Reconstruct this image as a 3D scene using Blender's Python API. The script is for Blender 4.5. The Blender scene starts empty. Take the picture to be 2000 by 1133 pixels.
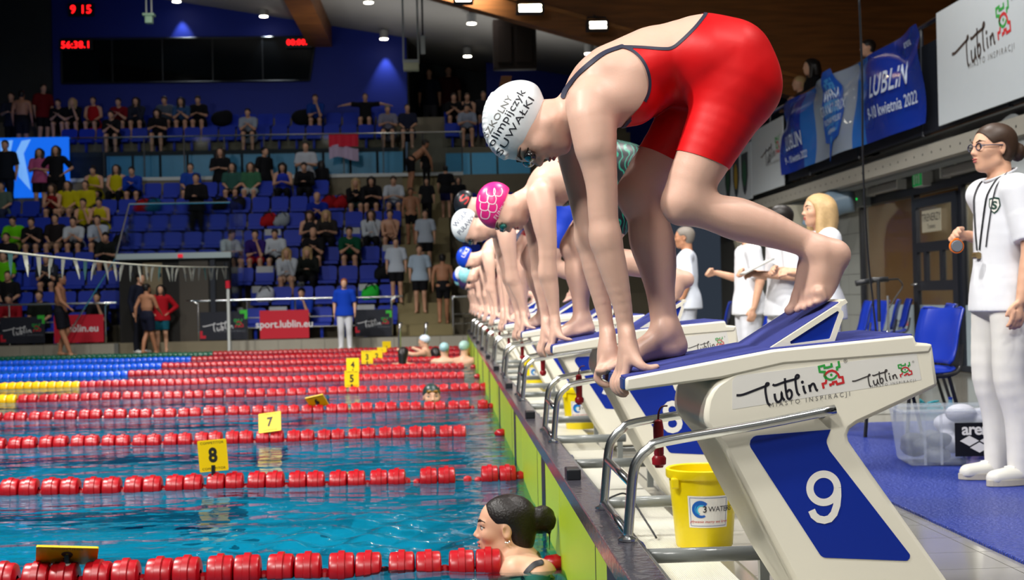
import bpy, bmesh, math, random
import numpy as np
from mathutils import Vector, Matrix
from mathutils.bvhtree import BVHTree
random.seed(7); np.random.seed(7)
SC = bpy.context.scene
COL = SC.collection
# ------------------------------------------------------------------ camera
# x: away from the pool over the start-end deck, y: across the lanes, z: up; water is z = 0, touch pads hang at x = 0
FPX = 2700.0
CAM = np.array([-.413, 0., 1.0])
_Y = np.array([-128., -18.5, 2700.]); _Y /= np.linalg.norm(_Y)
_X = np.array([1., .022, 0.]); _X -= _Y * (_X @ _Y); _X /= np.linalg.norm(_X)
_Z = np.cross(_X, _Y)
if _Z[1] < 0: _Z = -_Z
RM = np.array([_X, _Y, _Z])
def at(px, py, x=None, y=None, z=None):
    d = RM @ np.array([px - 1000., -(py - 566.5), FPX])
    if y is not None: t = (y - CAM[1]) / d[1]
    elif x is not None: t = (x - CAM[0]) / d[0]
    else: t = (z - CAM[2]) / d[2]
    return CAM + t * d
cd = bpy.data.cameras.new('camera'); cam = bpy.data.objects.new('camera', cd); COL.objects.link(cam)
cd.sensor_width = 36.; cd.lens = 36. * FPX / 2000.; cd.clip_start = .05; cd.clip_end = 200
m = Matrix.Identity(4)
for i in range(3):
    m[i][0] = RM[i, 0]; m[i][1] = RM[i, 1]; m[i][2] = -RM[i, 2]; m[i][3] = CAM[i]
cam.matrix_world = m
cd.dof.use_dof = True; cd.dof.focus_distance = 3.85; cd.dof.aperture_fstop = 6.5
SC.camera = cam
SC.view_settings.view_transform = 'Standard'; SC.view_settings.look = 'None'; SC.view_settings.gamma = 1
SC.view_settings.use_curve_mapping = False
SC.view_settings.exposure = 0.0
SC.cycles.max_bounces = 8; SC.cycles.transparent_max_bounces = 16
SC.cycles.caustics_reflective = False; SC.cycles.caustics_refractive = False
SC.cycles.sample_clamp_indirect = 4.0
# ------------------------------------------------------------------ light
W = bpy.data.worlds.new('hall_air'); SC.world = W; W.use_nodes = True
W.node_tree.nodes['Background'].inputs[0].default_value = (.55, .72, 1.0, 1); W.node_tree.nodes['Background'].inputs[1].default_value = .05
def flood(x, y, z, power, tx, ty, tz, spot=110, blend=.6, color=(1, .97, .92), r=.25):
    l = bpy.data.lights.new('hall_or_fill_light', 'SPOT'); l.energy = power; l.spot_size = math.radians(spot); l.spot_blend = blend
    l.shadow_soft_size = r; l.color = color
    o = bpy.data.objects.new('hall_or_fill_light', l); COL.objects.link(o); o.location = (x, y, z)
    o.rotation_euler = (Vector((tx, ty, tz)) - Vector((x, y, z))).to_track_quat('-Z', 'Y').to_euler()
    return o
# rows of ceiling floods over the pool
flood(-3.2, -1.6, 6.6, 1500, 0.2, 4.2, .8, 95, r=.5)
flood(1.6, 1.2, 6.8, 750, .6, 4.6, .5, 100, r=.5)
flood(-5.5, 2.0, 7.0, 2400, -2.5, 7, 0, 110)
flood(-5.0, 8.0, 7.0, 2600, -3, 10, 0, 110)
flood(1.5, 8.0, 6.8, 1000, .6, 9.5, .6, 105)
flood(1.5, 14.0, 6.8, 1200, .6, 14.5, .6, 105)
flood(-5.0, 15.0, 7.0, 2600, -3, 17, 0, 110)
flood(-6.0, 21.0, 7.2, 2600, -4, 22, 0, 110)
flood(1.2, 20.5, 6.8, 1200, .6, 21, .6, 105)
flood(3.6, 4.5, 6.8, 900, 2.6, 8, .6, 100)
flood(3.6, 12., 6.8, 900, 2.8, 15, .6, 100)
flood(-1.2, -2.4, 6.8, 900, -1.0, -4.8, 1.2, 120, r=.6)  # added fill: lights the wall behind the camera for soft bounce
for _x, _p in ((-7.5, 160), (-2.2, 260), (1.4, 200)): flood(_x, 35.3, 5.2, _p, _x + .3, 35.6, 9, 125, 1., r=.03)  # added unseen uplights that brighten the grey ceiling
# added fill spots that brighten the stand, dimmer than the pool floods
for _x in (-9., -4.5, 0.): flood(_x, 23.4, 6.9, 540, _x, 31.5, 1.5, 100, 1.)
for _x in (-9., -4.5, .5): flood(_x, 33.0, 8.2, 70, _x, 37.5, 3.5, 120, 1., (.9, .94, 1.))

# ------------------------------------------------------------------ helpers
def s2l(c): return tuple(((v / 255.) / 12.92 if v <= 10 else ((v / 255. + .055) / 1.055) ** 2.4) for v in c)
MATS = {}
def mat(name, rgb, rough=.5, metal=0., spec=.5, coat=0., noise=0., nscale=8., bump=0., bscale=60., trans=0., emit=None, estr=0., sss=0., alpha=1., ior=1.45):
    if name in MATS: return MATS[name]
    M = bpy.data.materials.new(name); M.use_nodes = True; n = M.node_tree.nodes; l = M.node_tree.links
    b = n['Principled BSDF']; c = (*s2l(rgb), 1)
    b.inputs['Base Color'].default_value = c; b.inputs['Roughness'].default_value = rough; b.inputs['Metallic'].default_value = metal
    b.inputs['Specular IOR Level'].default_value = spec; b.inputs['Coat Weight'].default_value = coat; b.inputs['IOR'].default_value = ior
    if trans: b.inputs['Transmission Weight'].default_value = trans
    if alpha < 1: b.inputs['Alpha'].default_value = alpha
    if sss:
        b.inputs['Subsurface Weight'].default_value = sss; b.inputs['Subsurface Radius'].default_value = (.02, .007, .004); b.inputs['Subsurface Scale'].default_value = .5
    if emit:
        b.inputs['Emission Color'].default_value = (*s2l(emit), 1); b.inputs['Emission Strength'].default_value = estr
    if noise or bump:
        tc = n.new('ShaderNodeTexCoord')
    if noise:
        nt = n.new('ShaderNodeTexNoise'); nt.inputs['Scale'].default_value = nscale; nt.inputs['Detail'].default_value = 4
        l.new(tc.outputs['Object'], nt.inputs['Vector'])
        mx = n.new('ShaderNodeMix'); mx.data_type = 'RGBA'
        mx.inputs['A'].default_value = (*[v * (1 - noise) for v in c[:3]], 1); mx.inputs['B'].default_value = (*[min(1, v * (1 + noise)) for v in c[:3]], 1)
        l.new(nt.outputs['Fac'], mx.inputs['Factor']); l.new(mx.outputs['Result'], b.inputs['Base Color'])
    if bump:
        nb = n.new('ShaderNodeTexNoise'); nb.inputs['Scale'].default_value = bscale; nb.inputs['Detail'].default_value = 3
        l.new(tc.outputs['Object'], nb.inputs['Vector'])
        bp = n.new('ShaderNodeBump'); bp.inputs['Strength'].default_value = bump; bp.inputs['Distance'].default_value = .01
        l.new(nb.outputs['Fac'], bp.inputs['Height']); l.new(bp.outputs['Normal'], b.inputs['Normal'])
    MATS[name] = M
    return M
def mesh(name, v, f, smooth=False):
    me = bpy.data.meshes.new(name)
    me.from_pydata([tuple(map(float, p)) for p in v], [], f); me.validate(clean_customdata=False)
    if smooth: me.polygons.foreach_set('use_smooth', [True] * len(me.polygons))
    return me
def npmesh(name, v, quads, smooth=True):
    me = bpy.data.meshes.new(name); v = np.asarray(v, np.float32); q = np.asarray(quads, np.int32); k = q.shape[1]
    me.vertices.add(len(v)); me.vertices.foreach_set('co', v.ravel())
    me.loops.add(q.size); me.loops.foreach_set('vertex_index', q.ravel())
    me.polygons.add(len(q)); me.polygons.foreach_set('loop_start', np.arange(0, q.size, k, dtype=np.int32))
    me.polygons.foreach_set('loop_total', np.full(len(q), k, np.int32)) if False else None
    me.update(calc_edges=True)
    if smooth: me.polygons.foreach_set('use_smooth', np.ones(len(q), bool))
    return me
def obj(name, me, m=None, parent=None, loc=None):
    o = bpy.data.objects.new(name, me); COL.objects.link(o)
    if m is not None and me is not None:
        if not me.materials: me.materials.append(m)
        else:
            o.material_slots[0].link = 'OBJECT'; o.material_slots[0].material = m
    if parent is not None: o.parent = parent
    if loc is not None: o.location = loc
    return o
def tag(o, label, cat, group=None, kind=None):
    if label: o['label'] = label
    if cat: o['category'] = cat
    if group: o['group'] = group
    if kind: o['kind'] = kind
    return o
def thing(name, label, cat, loc=(0, 0, 0), group=None, rz=0.):
    o = bpy.data.objects.new(name, None); COL.objects.link(o); o.location = tuple(map(float, loc)); o.rotation_euler[2] = rz
    o.empty_display_size = .05
    return tag(o, label, cat, group)
def copy_tree(o, parent=None):
    c = o.copy(); COL.objects.link(c)
    if parent is not None: c.parent = parent
    for ch in list(o.children): copy_tree(ch, c)
    return c
class MB:
    """collects simple solids into one mesh"""
    def __init__(s): s.v = []; s.f = []
    def add(s, v, f):
        n = len(s.v); s.v += [tuple(map(float, p)) for p in v]; s.f += [tuple(i + n for i in q) for q in f]; return s
    def box(s, a, b):
        x0, y0, z0 = a; x1, y1, z1 = b
        return s.add([(x0, y0, z0), (x1, y0, z0), (x1, y1, z0), (x0, y1, z0), (x0, y0, z1), (x1, y0, z1), (x1, y1, z1), (x0, y1, z1)],
                     [(0, 3, 2, 1), (4, 5, 6, 7), (0, 1, 5, 4), (1, 2, 6, 5), (2, 3, 7, 6), (3, 0, 4, 7)])
    def cbox(s, c, d): return s.box([c[i] - d[i] / 2 for i in range(3)], [c[i] + d[i] / 2 for i in range(3)])
    def tube(s, path, r, n=10, cap=True):
        P = [Vector(tuple(map(float, p))) for p in path]; rr = r if isinstance(r, (list, tuple)) else [r] * len(P)
        T = [(P[min(i + 1, len(P) - 1)] - P[max(i - 1, 0)]).normalized() for i in range(len(P))]
        up = Vector((0, 0, 1)) if abs(T[0].z) < .9 else Vector((1, 0, 0))
        u = T[0].cross(up).normalized(); base = len(s.v)
        for i, p in enumerate(P):
            u = (u - T[i] * u.dot(T[i])).normalized(); w = T[i].cross(u)
            for k in range(n):
                a = 2 * math.pi * k / n; s.v.append(tuple(p + (u * math.cos(a) + w * math.sin(a)) * rr[i]))
        for i in range(len(P) - 1):
            for k in range(n):
                a = base + i * n + k; b = base + i * n + (k + 1) % n; s.f.append((a, b, b + n, a + n))
        if cap:
            s.f.append(tuple(base + k for k in range(n - 1, -1, -1))); s.f.append(tuple(base + (len(P) - 1) * n + k for k in range(n)))
        return s
    def cyl(s, a, b, r, n=12, r2=None): return s.tube([a, b], [r, r if r2 is None else r2], n)
    def ball(s, c, r, n=10, m=6, sc=(1, 1, 1)):
        base = len(s.v)
        for i in range(m + 1):
            t = math.pi * i / m
            for k in range(n):
                a = 2 * math.pi * k / n
                s.v.append((c[0] + r * sc[0] * math.sin(t) * math.cos(a), c[1] + r * sc[1] * math.sin(t) * math.sin(a), c[2] + r * sc[2] * math.cos(t)))
        for i in range(m):
            for k in range(n):
                a = base + i * n + k; b = base + i * n + (k + 1) % n; s.f.append((a, a + n, b + n, b))
        return s
    def lathe(s, prof, c=(0, 0, 0), n=24, axis='z'):
        base = len(s.v)
        for (r, h) in prof:
            for k in range(n):
                a = 2 * math.pi * k / n; x, y = r * math.cos(a), r * math.sin(a)
                p = (x, y, h) if axis == 'z' else ((h, x, y) if axis == 'x' else (x, h, y))
                s.v.append(tuple(c[i] + p[i] for i in range(3)))
        for i in range(len(prof) - 1):
            for k in range(n):
                a = base + i * n + k; b = base + i * n + (k + 1) % n; s.f.append((a, b, b + n, a + n))
        return s
    def prism(s, pts, fn, d0, d1):
        """pts 2D polygon; fn(u, v, d) -> xyz ; extruded from d0 to d1"""
        n = len(pts); base = len(s.v)
        s.v += [tuple(map(float, fn(u, v, d0))) for u, v in pts] + [tuple(map(float, fn(u, v, d1))) for u, v in pts]
        s.f.append(tuple(base + i for i in range(n))); s.f.append(tuple(base + n + i for i in range(n - 1, -1, -1)))
        for i in range(n):
            j = (i + 1) % n; s.f.append((base + i, base + n + i, base + n + j, base + j))
        return s
    def build(s, name, m, parent=None, smooth=False, bevel=0., auto=False, loc=None):
        me = mesh(name, s.v, s.f, smooth)
        bm = bmesh.new(); bm.from_mesh(me); bmesh.ops.recalc_face_normals(bm, faces=bm.faces); bm.to_mesh(me); bm.free()
        o = obj(name, me, m, parent, loc)
        if bevel:
            b = o.modifiers.new('bevel', 'BEVEL'); b.width = bevel; b.segments = 2; b.limit_method = 'ANGLE'; b.angle_limit = .6
        if auto:
            me.polygons.foreach_set('use_smooth', [True] * len(me.polygons))
            try: me.set_sharp_from_angle(angle=.7)
            except Exception: pass
        return o
XZ = lambda u, v, d: (u, d, v)      # prism in the x-z plane, extruded along y
YZ = lambda u, v, d: (d, u, v)
XY = lambda u, v, d: (u, v, d)
def round_poly(pts, rad, seg=5):
    out = []; n = len(pts)
    rr = rad if isinstance(rad, (list, tuple)) else [rad] * n
    for i in range(n):
        p = np.array(pts[i], float); a = np.array(pts[i - 1], float) - p; b = np.array(pts[(i + 1) % n], float) - p
        la, lb = np.linalg.norm(a), np.linalg.norm(b); a /= la; b /= lb; c = np.clip(a @ b, -1, 1); th = math.acos(c)
        r = rr[i]
        if r <= 0 or abs(math.pi - th) < .05: out.append(tuple(p)); continue
        d = min(r / math.tan(th / 2), la * .48, lb * .48); r = d * math.tan(th / 2)
        p0 = p + a * d; p1 = p + b * d; ctr = p + (a + b) / np.linalg.norm(a + b) * (r / math.sin(th / 2))
        a0 = p0 - ctr; a1 = p1 - ctr
        for k in range(seg + 1):
            t = k / seg; w = a0 * (1 - t) + a1 * t; w = w / max(np.linalg.norm(w), 1e-9) * r; out.append(tuple(ctr + w))
    return out
def bez(path, seg=6):
    """smooth a polyline (Catmull-Rom)"""
    P = [np.array(p, float) for p in path]; out = []
    for i in range(len(P) - 1):
        a = P[max(i - 1, 0)]; b = P[i]; c = P[i + 1]; d = P[min(i + 2, len(P) - 1)]
        for k in range(seg):
            t = k / seg
            out.append(.5 * (2 * b + (c - a) * t + (2 * a - 5 * b + 4 * c - d) * t * t + (3 * b - a - 3 * c + d) * t ** 3))
    out.append(P[-1]); return out
# ---- flat print: lettering and line marks as thin 3D meshes
def text2d(s, size=1., spacing=1., bold=0., align='CENTER', res=3, sx=1., shear=0.):
    cu = bpy.data.curves.new('t', 'FONT'); cu.body = s; cu.size = size; cu.space_character = spacing; cu.offset = bold
    cu.align_x = align; cu.align_y = 'CENTER'; cu.resolution_u = res; cu.shear = shear
    o = bpy.data.objects.new('t', cu); COL.objects.link(o); bpy.context.view_layer.update()
    me = o.to_mesh(); v = [(p.co.x * sx, p.co.y) for p in me.vertices]; f = [tuple(p.vertices) for p in me.polygons]
    o.to_mesh_clear(); bpy.data.objects.remove(o); bpy.data.curves.remove(cu)
    return v, f
def stroke2d(path, w, closed=False):
    P = [np.array(p, float) for p in path]
    if closed: P = P + [P[0], P[1]]
    L = []; R = []
    for i in range(len(P)):
        a = P[i] - P[max(i - 1, 0)]; b = P[min(i + 1, len(P) - 1)] - P[i]
        if np.linalg.norm(a) > 0: a = a / np.linalg.norm(a)
        if np.linalg.norm(b) > 0: b = b / np.linalg.norm(b)
        t = a + b; t = t / max(np.linalg.norm(t), 1e-9); nn = np.array([-t[1], t[0]])
        c = max(.5, abs(nn @ np.array([-b[1], b[0]])) if np.linalg.norm(b) > 0 else 1.)
        L.append(P[i] + nn * w / 2 / c); R.append(P[i] - nn * w / 2 / c)
    n = len(P); return [tuple(p) for p in L + R], [(i, i + 1, n + i + 1, n + i) for i in range(n - 1)]
def disc2d(c, r, n=14, r2=None):
    return [(c[0] + r * math.cos(2 * math.pi * k / n), c[1] + (r2 or r) * math.sin(2 * math.pi * k / n)) for k in range(n)], [tuple(range(n))]
def put2d(name, shapes, fn, m, parent=None, thick=.0006):
    """shapes: list of (v2, f) mapped by fn(u, v) -> (point, normal); gives a thin raised print"""
    V = []; Fc = []
    for v, f in shapes:
        n = len(V)
        for p in v:
            q, nn = fn(p[0], p[1]); V.append(tuple(np.asarray(q) + np.asarray(nn) * thick))
        Fc += [tuple(i + n for i in t) for t in f]
    me = mesh(name, V, Fc)
    return obj(name, me, m, parent)
def plane_map(o, ux, uy, nn):
    o, ux, uy, nn = (np.asarray(k, float) for k in (o, ux, uy, nn))
    return lambda u, v: (o + ux * u + uy * v, nn)
def xf(shapes, s=1., dx=0., dy=0., rot=0.):
    c, si = math.cos(rot), math.sin(rot)
    return [([((x * c - y * si) * s + dx, (x * si + y * c) * s + dy) for x, y in v], f) for v, f in shapes]
def city_logo():
    """the script city logo: returns dict of shape lists, width about 1 unit, baseline-centred"""
    S = lambda pts: [((x - 600) / 860., -(y - 850) / 860.) for x, y in pts]
    w = .021; dark = []
    for p in ([(178, 850), (230, 852), (330, 830), (400, 814), (432, 806), (436, 794), (422, 792), (412, 812), (408, 850), (412, 900), (420, 945), (436, 966)],
              [(478, 880), (480, 915), (492, 944), (512, 946), (530, 925), (533, 880), (537, 915), (553, 944)],
              [(468, 806), (490, 816), (560, 802), (640, 792), (672, 784), (678, 768), (664, 762), (652, 780), (650, 830), (657, 895), (674, 922)],
              [(568, 772), (568, 850), (577, 925), (597, 936), (613, 912), (610, 880), (594, 868), (574, 884)],
              [(708, 850), (713, 890), (724, 914)], [(754, 850), (762, 906)], [(757, 876), (776, 850), (793, 850), (803, 880), (810, 898), (822, 904)]):
        dark.append(stroke2d([tuple(q) for q in bez(S(p), 4)], w))
    dark.append(disc2d(S([(703, 822)])[0], .014))
    G = []; R = []
    for p in ([(893, 826), (880, 800), (886, 768), (846, 762), (842, 722), (884, 718), (886, 738), (906, 736)], [(905, 738), (944, 733), (941, 708)], [(985, 772), (983, 748), (1004, 744), (1000, 700)]):
        G.append(stroke2d(S(p), .02))
    G.append(stroke2d(S([(885, 797), (897, 818), (917, 832), (938, 835), (960, 827), (980, 806)]), .018)); G.append(disc2d(S([(935, 798)])[0], .012))
    R.append(stroke2d(S([(880, 803), (895, 780), (918, 768), (945, 766), (970, 778), (990, 803), (996, 826), (1022, 828), (1027, 872), (976, 878), (970, 856), (944, 858), (946, 870), (922, 872), (924, 886)]), .02))
    R.append(stroke2d(S([(893, 830), (888, 855), (862, 858), (868, 896)]), .02))
    tag_ = xf([text2d('MIASTO INSPIRACJI', .058, 1.55, 0, 'LEFT')], 1., -.2, -.135, .0)
    reg = xf([text2d('\u00ae', .05)], 1., .53, .165)
    return dict(dark=dark, green=G, red=R, small=tag_ + reg)
LOGO = city_logo()
def put_logo(fn, scale, parent, dark, small, thick=.0006, green=None, red=None, name='logo'):
    g = green or mat('logo_green', (52, 160, 70), .5); r = red or mat('logo_red', (200, 45, 50), .5)
    for key, m_, nm in (('dark', dark, name + '_lettering'), ('small', small, name + '_motto'), ('green', g, name + '_green_emblem'), ('red', r, name + '_red_emblem')):
        put2d(nm, xf(LOGO[key], scale), fn, m_, parent, thick)
# ---- signed-distance bodies meshed by surface nets
class SDF:
    def __init__(s): s.p = []
    def cap(s, a, b, ra, rb, k=.02, n=None, sc=1., flat=False, sub=False, tag=''):
        s.p.append(('c', np.array(a, float), np.array(b, float), ra, rb, k, None if n is None else np.array(n, float) / np.linalg.norm(n), sc, flat, sub, tag)); return s
    def ell(s, c, ax, r, k=.02, sub=False, tag=''):
        s.p.append(('e', np.array(c, float), np.array(ax, float), np.array(r, float), None, k, None, 1., False, sub, tag)); return s
    def chain(s, pts, k=.02, n=None, sc=1., tag=''):
        A = np.array([[*p, r] for p, r in pts], float)
        if len(A) > 2: A = np.array(bez(A, 3))
        L = [('c', A[i, :3], A[i + 1, :3], A[i, 3], A[i + 1, 3], k, None if n is None else np.array(n, float) / np.linalg.norm(n), sc, False, False, tag) for i in range(len(A) - 1)]
        s.p.append(('h', L, None, None, None, k, None, 1., False, False, tag)); return s
    @staticmethod
    def _d(q, X, Y, Z):
        if q[0] == 'h':
            D = SDF._d(q[1][0], X, Y, Z)
            for e in q[1][1:]:
                d = SDF._d(e, X, Y, Z); w = np.maximum(.006 - np.abs(D - d), 0) / .006; D = np.minimum(D, d) - w * w * .0008
            return D
        if q[0] == 'c':
            _, a, b, ra, rb, k, n, sc, flat = q[:9]
            px, py, pz = X - a[0], Y - a[1], Z - a[2]; ab = b - a
            if n is not None and sc != 1.:
                g = (px * n[0] + py * n[1] + pz * n[2]) * (1 / sc - 1); px, py, pz = px + g * n[0], py + g * n[1], pz + g * n[2]
                ab = ab + n * (ab @ n) * (1 / sc - 1)
            L = float(ab @ ab)
            if L < 1e-12:
                return np.sqrt(px * px + py * py + pz * pz) - ra
            t0 = (px * ab[0] + py * ab[1] + pz * ab[2]) / L; t = np.clip(t0, 0, 1)
            d = np.sqrt((px - t * ab[0]) ** 2 + (py - t * ab[1]) ** 2 + (pz - t * ab[2]) ** 2) - (ra + (rb - ra) * t)
            if flat: d = np.maximum(d, np.maximum(-t0, t0 - 1) * math.sqrt(L))
            return d
        _, c, ax, r = q[:4]; px, py, pz = X - c[0], Y - c[1], Z - c[2]; s2 = 0; g2 = 0
        for i in range(3):
            e = (px * ax[i][0] + py * ax[i][1] + pz * ax[i][2]) / r[i]; s2 = s2 + e * e; g2 = g2 + (e / r[i]) ** 2
        k0 = np.sqrt(s2); return k0 * (k0 - 1) / np.sqrt(g2 + 1e-9)
    @staticmethod
    def _bb(q):
        if q[0] == 'h':
            b = [SDF._bb(e) for e in q[1]]; return np.min([i[0] for i in b], 0), np.max([i[1] for i in b], 0)
        if q[0] == 'c':
            a, b, ra, rb, n, sc = q[1], q[2], q[3], q[4], q[6], q[7]; R = max(ra, rb) * max(1., sc)
            return np.minimum(a, b) - R, np.maximum(a, b) + R
        c, R = q[1], q[3].max(); return c - R, c + R
    def dist(s, P, only=None, cap=.3):
        P = np.asarray(P, float); D = np.full(len(P), cap)
        for q in s.p:
            if only is not None and not only(q[10]): continue
            D = np.minimum(D, SDF._d(q, P[:, 0], P[:, 1], P[:, 2])) if not q[9] else D
        return D
    def net(s, h, cut=None):
        B = [SDF._bb(q) for q in s.p if not q[9]]; lo = np.min([b[0] for b in B], 0) - 3 * h; hi = np.max([b[1] for b in B], 0) + 3 * h
        N = np.ceil((hi - lo) / h).astype(int) + 1; ax = [(lo[i] + h * np.arange(N[i])).astype(np.float32) for i in range(3)]
        G = np.full(tuple(N), .06, np.float32)
        for q in s.p:
            k = q[5]; b0, b1 = SDF._bb(q); i0 = np.maximum(np.floor((b0 - k - 2 * h - lo) / h).astype(int), 0); i1 = np.minimum(np.ceil((b1 + k + 2 * h - lo) / h).astype(int) + 1, N)
            if (i1 <= i0).any(): continue
            sl = tuple(slice(i0[i], i1[i]) for i in range(3))
            d = SDF._d(q, ax[0][sl[0]][:, None, None], ax[1][sl[1]][None, :, None], ax[2][sl[2]][None, None, :]).astype(np.float32)
            g = G[sl]
            if q[9]:
                d = -d; hh = np.maximum(k - np.abs(g - d), 0) / k; G[sl] = np.maximum(g, d) + hh * hh * k * .25
            else:
                hh = np.maximum(k - np.abs(g - d), 0) / k; G[sl] = np.minimum(g, d) - hh * hh * k * .25
        if cut is not None:
            for (o_, n_) in cut:
                pl = (ax[0][:, None, None] - o_[0]) * n_[0] + (ax[1][None, :, None] - o_[1]) * n_[1] + (ax[2][None, None, :] - o_[2]) * n_[2]
                G = np.maximum(G, pl.astype(np.float32))
        return surface_nets(G, lo, h)
def surface_nets(G, lo, h):
    I = G < 0; c = I[:-1, :-1, :-1]
    cnt = np.zeros(c.shape, np.int8)
    for dx in (0, 1):
        for dy in (0, 1):
            for dz in (0, 1):
                cnt += I[dx:I.shape[0] - 1 + dx, dy:I.shape[1] - 1 + dy, dz:I.shape[2] - 1 + dz]
    act = (cnt > 0) & (cnt < 8); idx = np.argwhere(act); vid = np.full(act.shape, -1, np.int32); vid[act] = np.arange(len(idx))
    x, y, z = idx.T; val = {}
    for dx in (0, 1):
        for dy in (0, 1):
            for dz in (0, 1): val[dx, dy, dz] = G[x + dx, y + dy, z + dz]
    acc = np.zeros((len(idx), 3)); num = np.zeros(len(idx))
    for a in range(3):
        o1, o2 = [i for i in range(3) if i != a]
        for u in (0, 1):
            for w in (0, 1):
                p0 = [0, 0, 0]; p0[o1] = u; p0[o2] = w; p1 = list(p0); p1[a] = 1
                va, vb = val[tuple(p0)], val[tuple(p1)]; cr = (va < 0) != (vb < 0)
                t = np.where(cr, va / np.where(np.abs(va - vb) < 1e-12, 1, va - vb), 0)
                pos = np.zeros((len(idx), 3)); pos[:] = p0; pos[:, a] = t
                acc += pos * cr[:, None]; num += cr
    V = lo + (idx + acc / np.maximum(num, 1)[:, None]) * h
    Q = []
    for a in range(3):
        b, c_ = (a + 1) % 3, (a + 2) % 3
        s0 = [slice(None)] * 3; s1 = [slice(None)] * 3; s0[a] = slice(0, -1); s1[a] = slice(1, None)
        e0, e1 = I[tuple(s0)], I[tuple(s1)]; E = np.argwhere(e0 != e1)
        E = E[(E[:, b] > 0) & (E[:, c_] > 0) & (E[:, b] < I.shape[b] - 1) & (E[:, c_] < I.shape[c_] - 1)]
        if not len(E): continue
        ins = I[E[:, 0], E[:, 1], E[:, 2]]
        def g(db, dc):
            k = E.copy(); k[:, b] += db; k[:, c_] += dc; return vid[k[:, 0], k[:, 1], k[:, 2]]
        q = np.stack([g(-1, -1), g(0, -1), g(0, 0), g(-1, 0)], 1); q[~ins] = q[~ins][:, ::-1]
        Q.append(q)
    return V, np.concatenate(Q)
def vnormals(V, Q):
    n = np.cross(V[Q[:, 2]] - V[Q[:, 0]], V[Q[:, 3]] - V[Q[:, 1]]); N = np.zeros_like(V)
    for i in range(4): np.add.at(N, Q[:, i], n)
    return N / np.maximum(np.linalg.norm(N, axis=1), 1e-12)[:, None]
def relax(V, Q, it=2, w=.5):
    for _ in range(it):
        S = np.zeros_like(V); c = np.zeros(len(V))
        for i in range(4):
            np.add.at(S, Q[:, i], V[Q[:, (i + 1) % 4]] + V[Q[:, i - 1]]); np.add.at(c, Q[:, i], 2)
        V = V * (1 - w) + w * S / np.maximum(c, 1)[:, None]
    return V
def clip(V, Q, F, off=0., N=None):
    """the part of a quad mesh where the per-vertex field F > 0, cut cleanly along the zero line and pushed out by off"""
    if N is None: N = vnormals(V, Q)
    T = np.concatenate([Q[:, [0, 1, 2]], Q[:, [0, 2, 3]]]); pos = F > 0; k = pos[T].sum(1)
    P = V + N * off; outV = list(P); out = [tuple(t) for t in T[k == 3]]; cache = {}
    def mid(i, j):
        key = (i, j) if i < j else (j, i)
        if key not in cache:
            t = F[i] / (F[i] - F[j]); cache[key] = len(outV); outV.append(P[i] + (P[j] - P[i]) * t)
        return cache[key]
    for t in T[(k == 1) | (k == 2)]:
        poly = []
        for i in range(3):
            a, b = int(t[i]), int(t[(i + 1) % 3])
            if pos[a]: poly.append(a)
            if pos[a] != pos[b]: poly.append(mid(a, b))
        out.append(tuple(poly))
    used = sorted({i for f in out for i in f}); mp = {u: i for i, u in enumerate(used)}
    return [outV[u] for u in used], [tuple(mp[i] for i in f) for f in out]
def poly_sd(P, poly):
    """signed distance to a 2D polygon, positive inside"""
    P = np.asarray(P, float); A = np.asarray(poly, float); B = np.roll(A, -1, 0); D = np.full(len(P), 1e9); ins = np.zeros(len(P), bool)
    for a, b in zip(A, B):
        e = b - a; t = np.clip(((P - a) @ e) / (e @ e), 0, 1); D = np.minimum(D, np.linalg.norm(P - a - t[:, None] * e, axis=1))
        c = ((a[1] > P[:, 1]) != (b[1] > P[:, 1])); xx = a[0] + (P[:, 1] - a[1]) / np.where(b[1] == a[1], 1e-9, b[1] - a[1]) * e[0]
        ins ^= c & (P[:, 0] < xx)
    return np.where(ins, D, -D)
def nrm(v): v = np.asarray(v, float); return v / np.linalg.norm(v)
SKIN = mat('skin_fair', (222, 180, 160), .42, spec=.4, noise=.05, nscale=14, bump=.04, bscale=160, sss=.12)
SKIN2 = mat('skin_light', (214, 166, 138), .45, spec=.4, noise=.06, nscale=14, sss=.1)
SKIN3 = mat('skin_tan', (176, 124, 94), .5, spec=.35, noise=.06, nscale=14)
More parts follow.
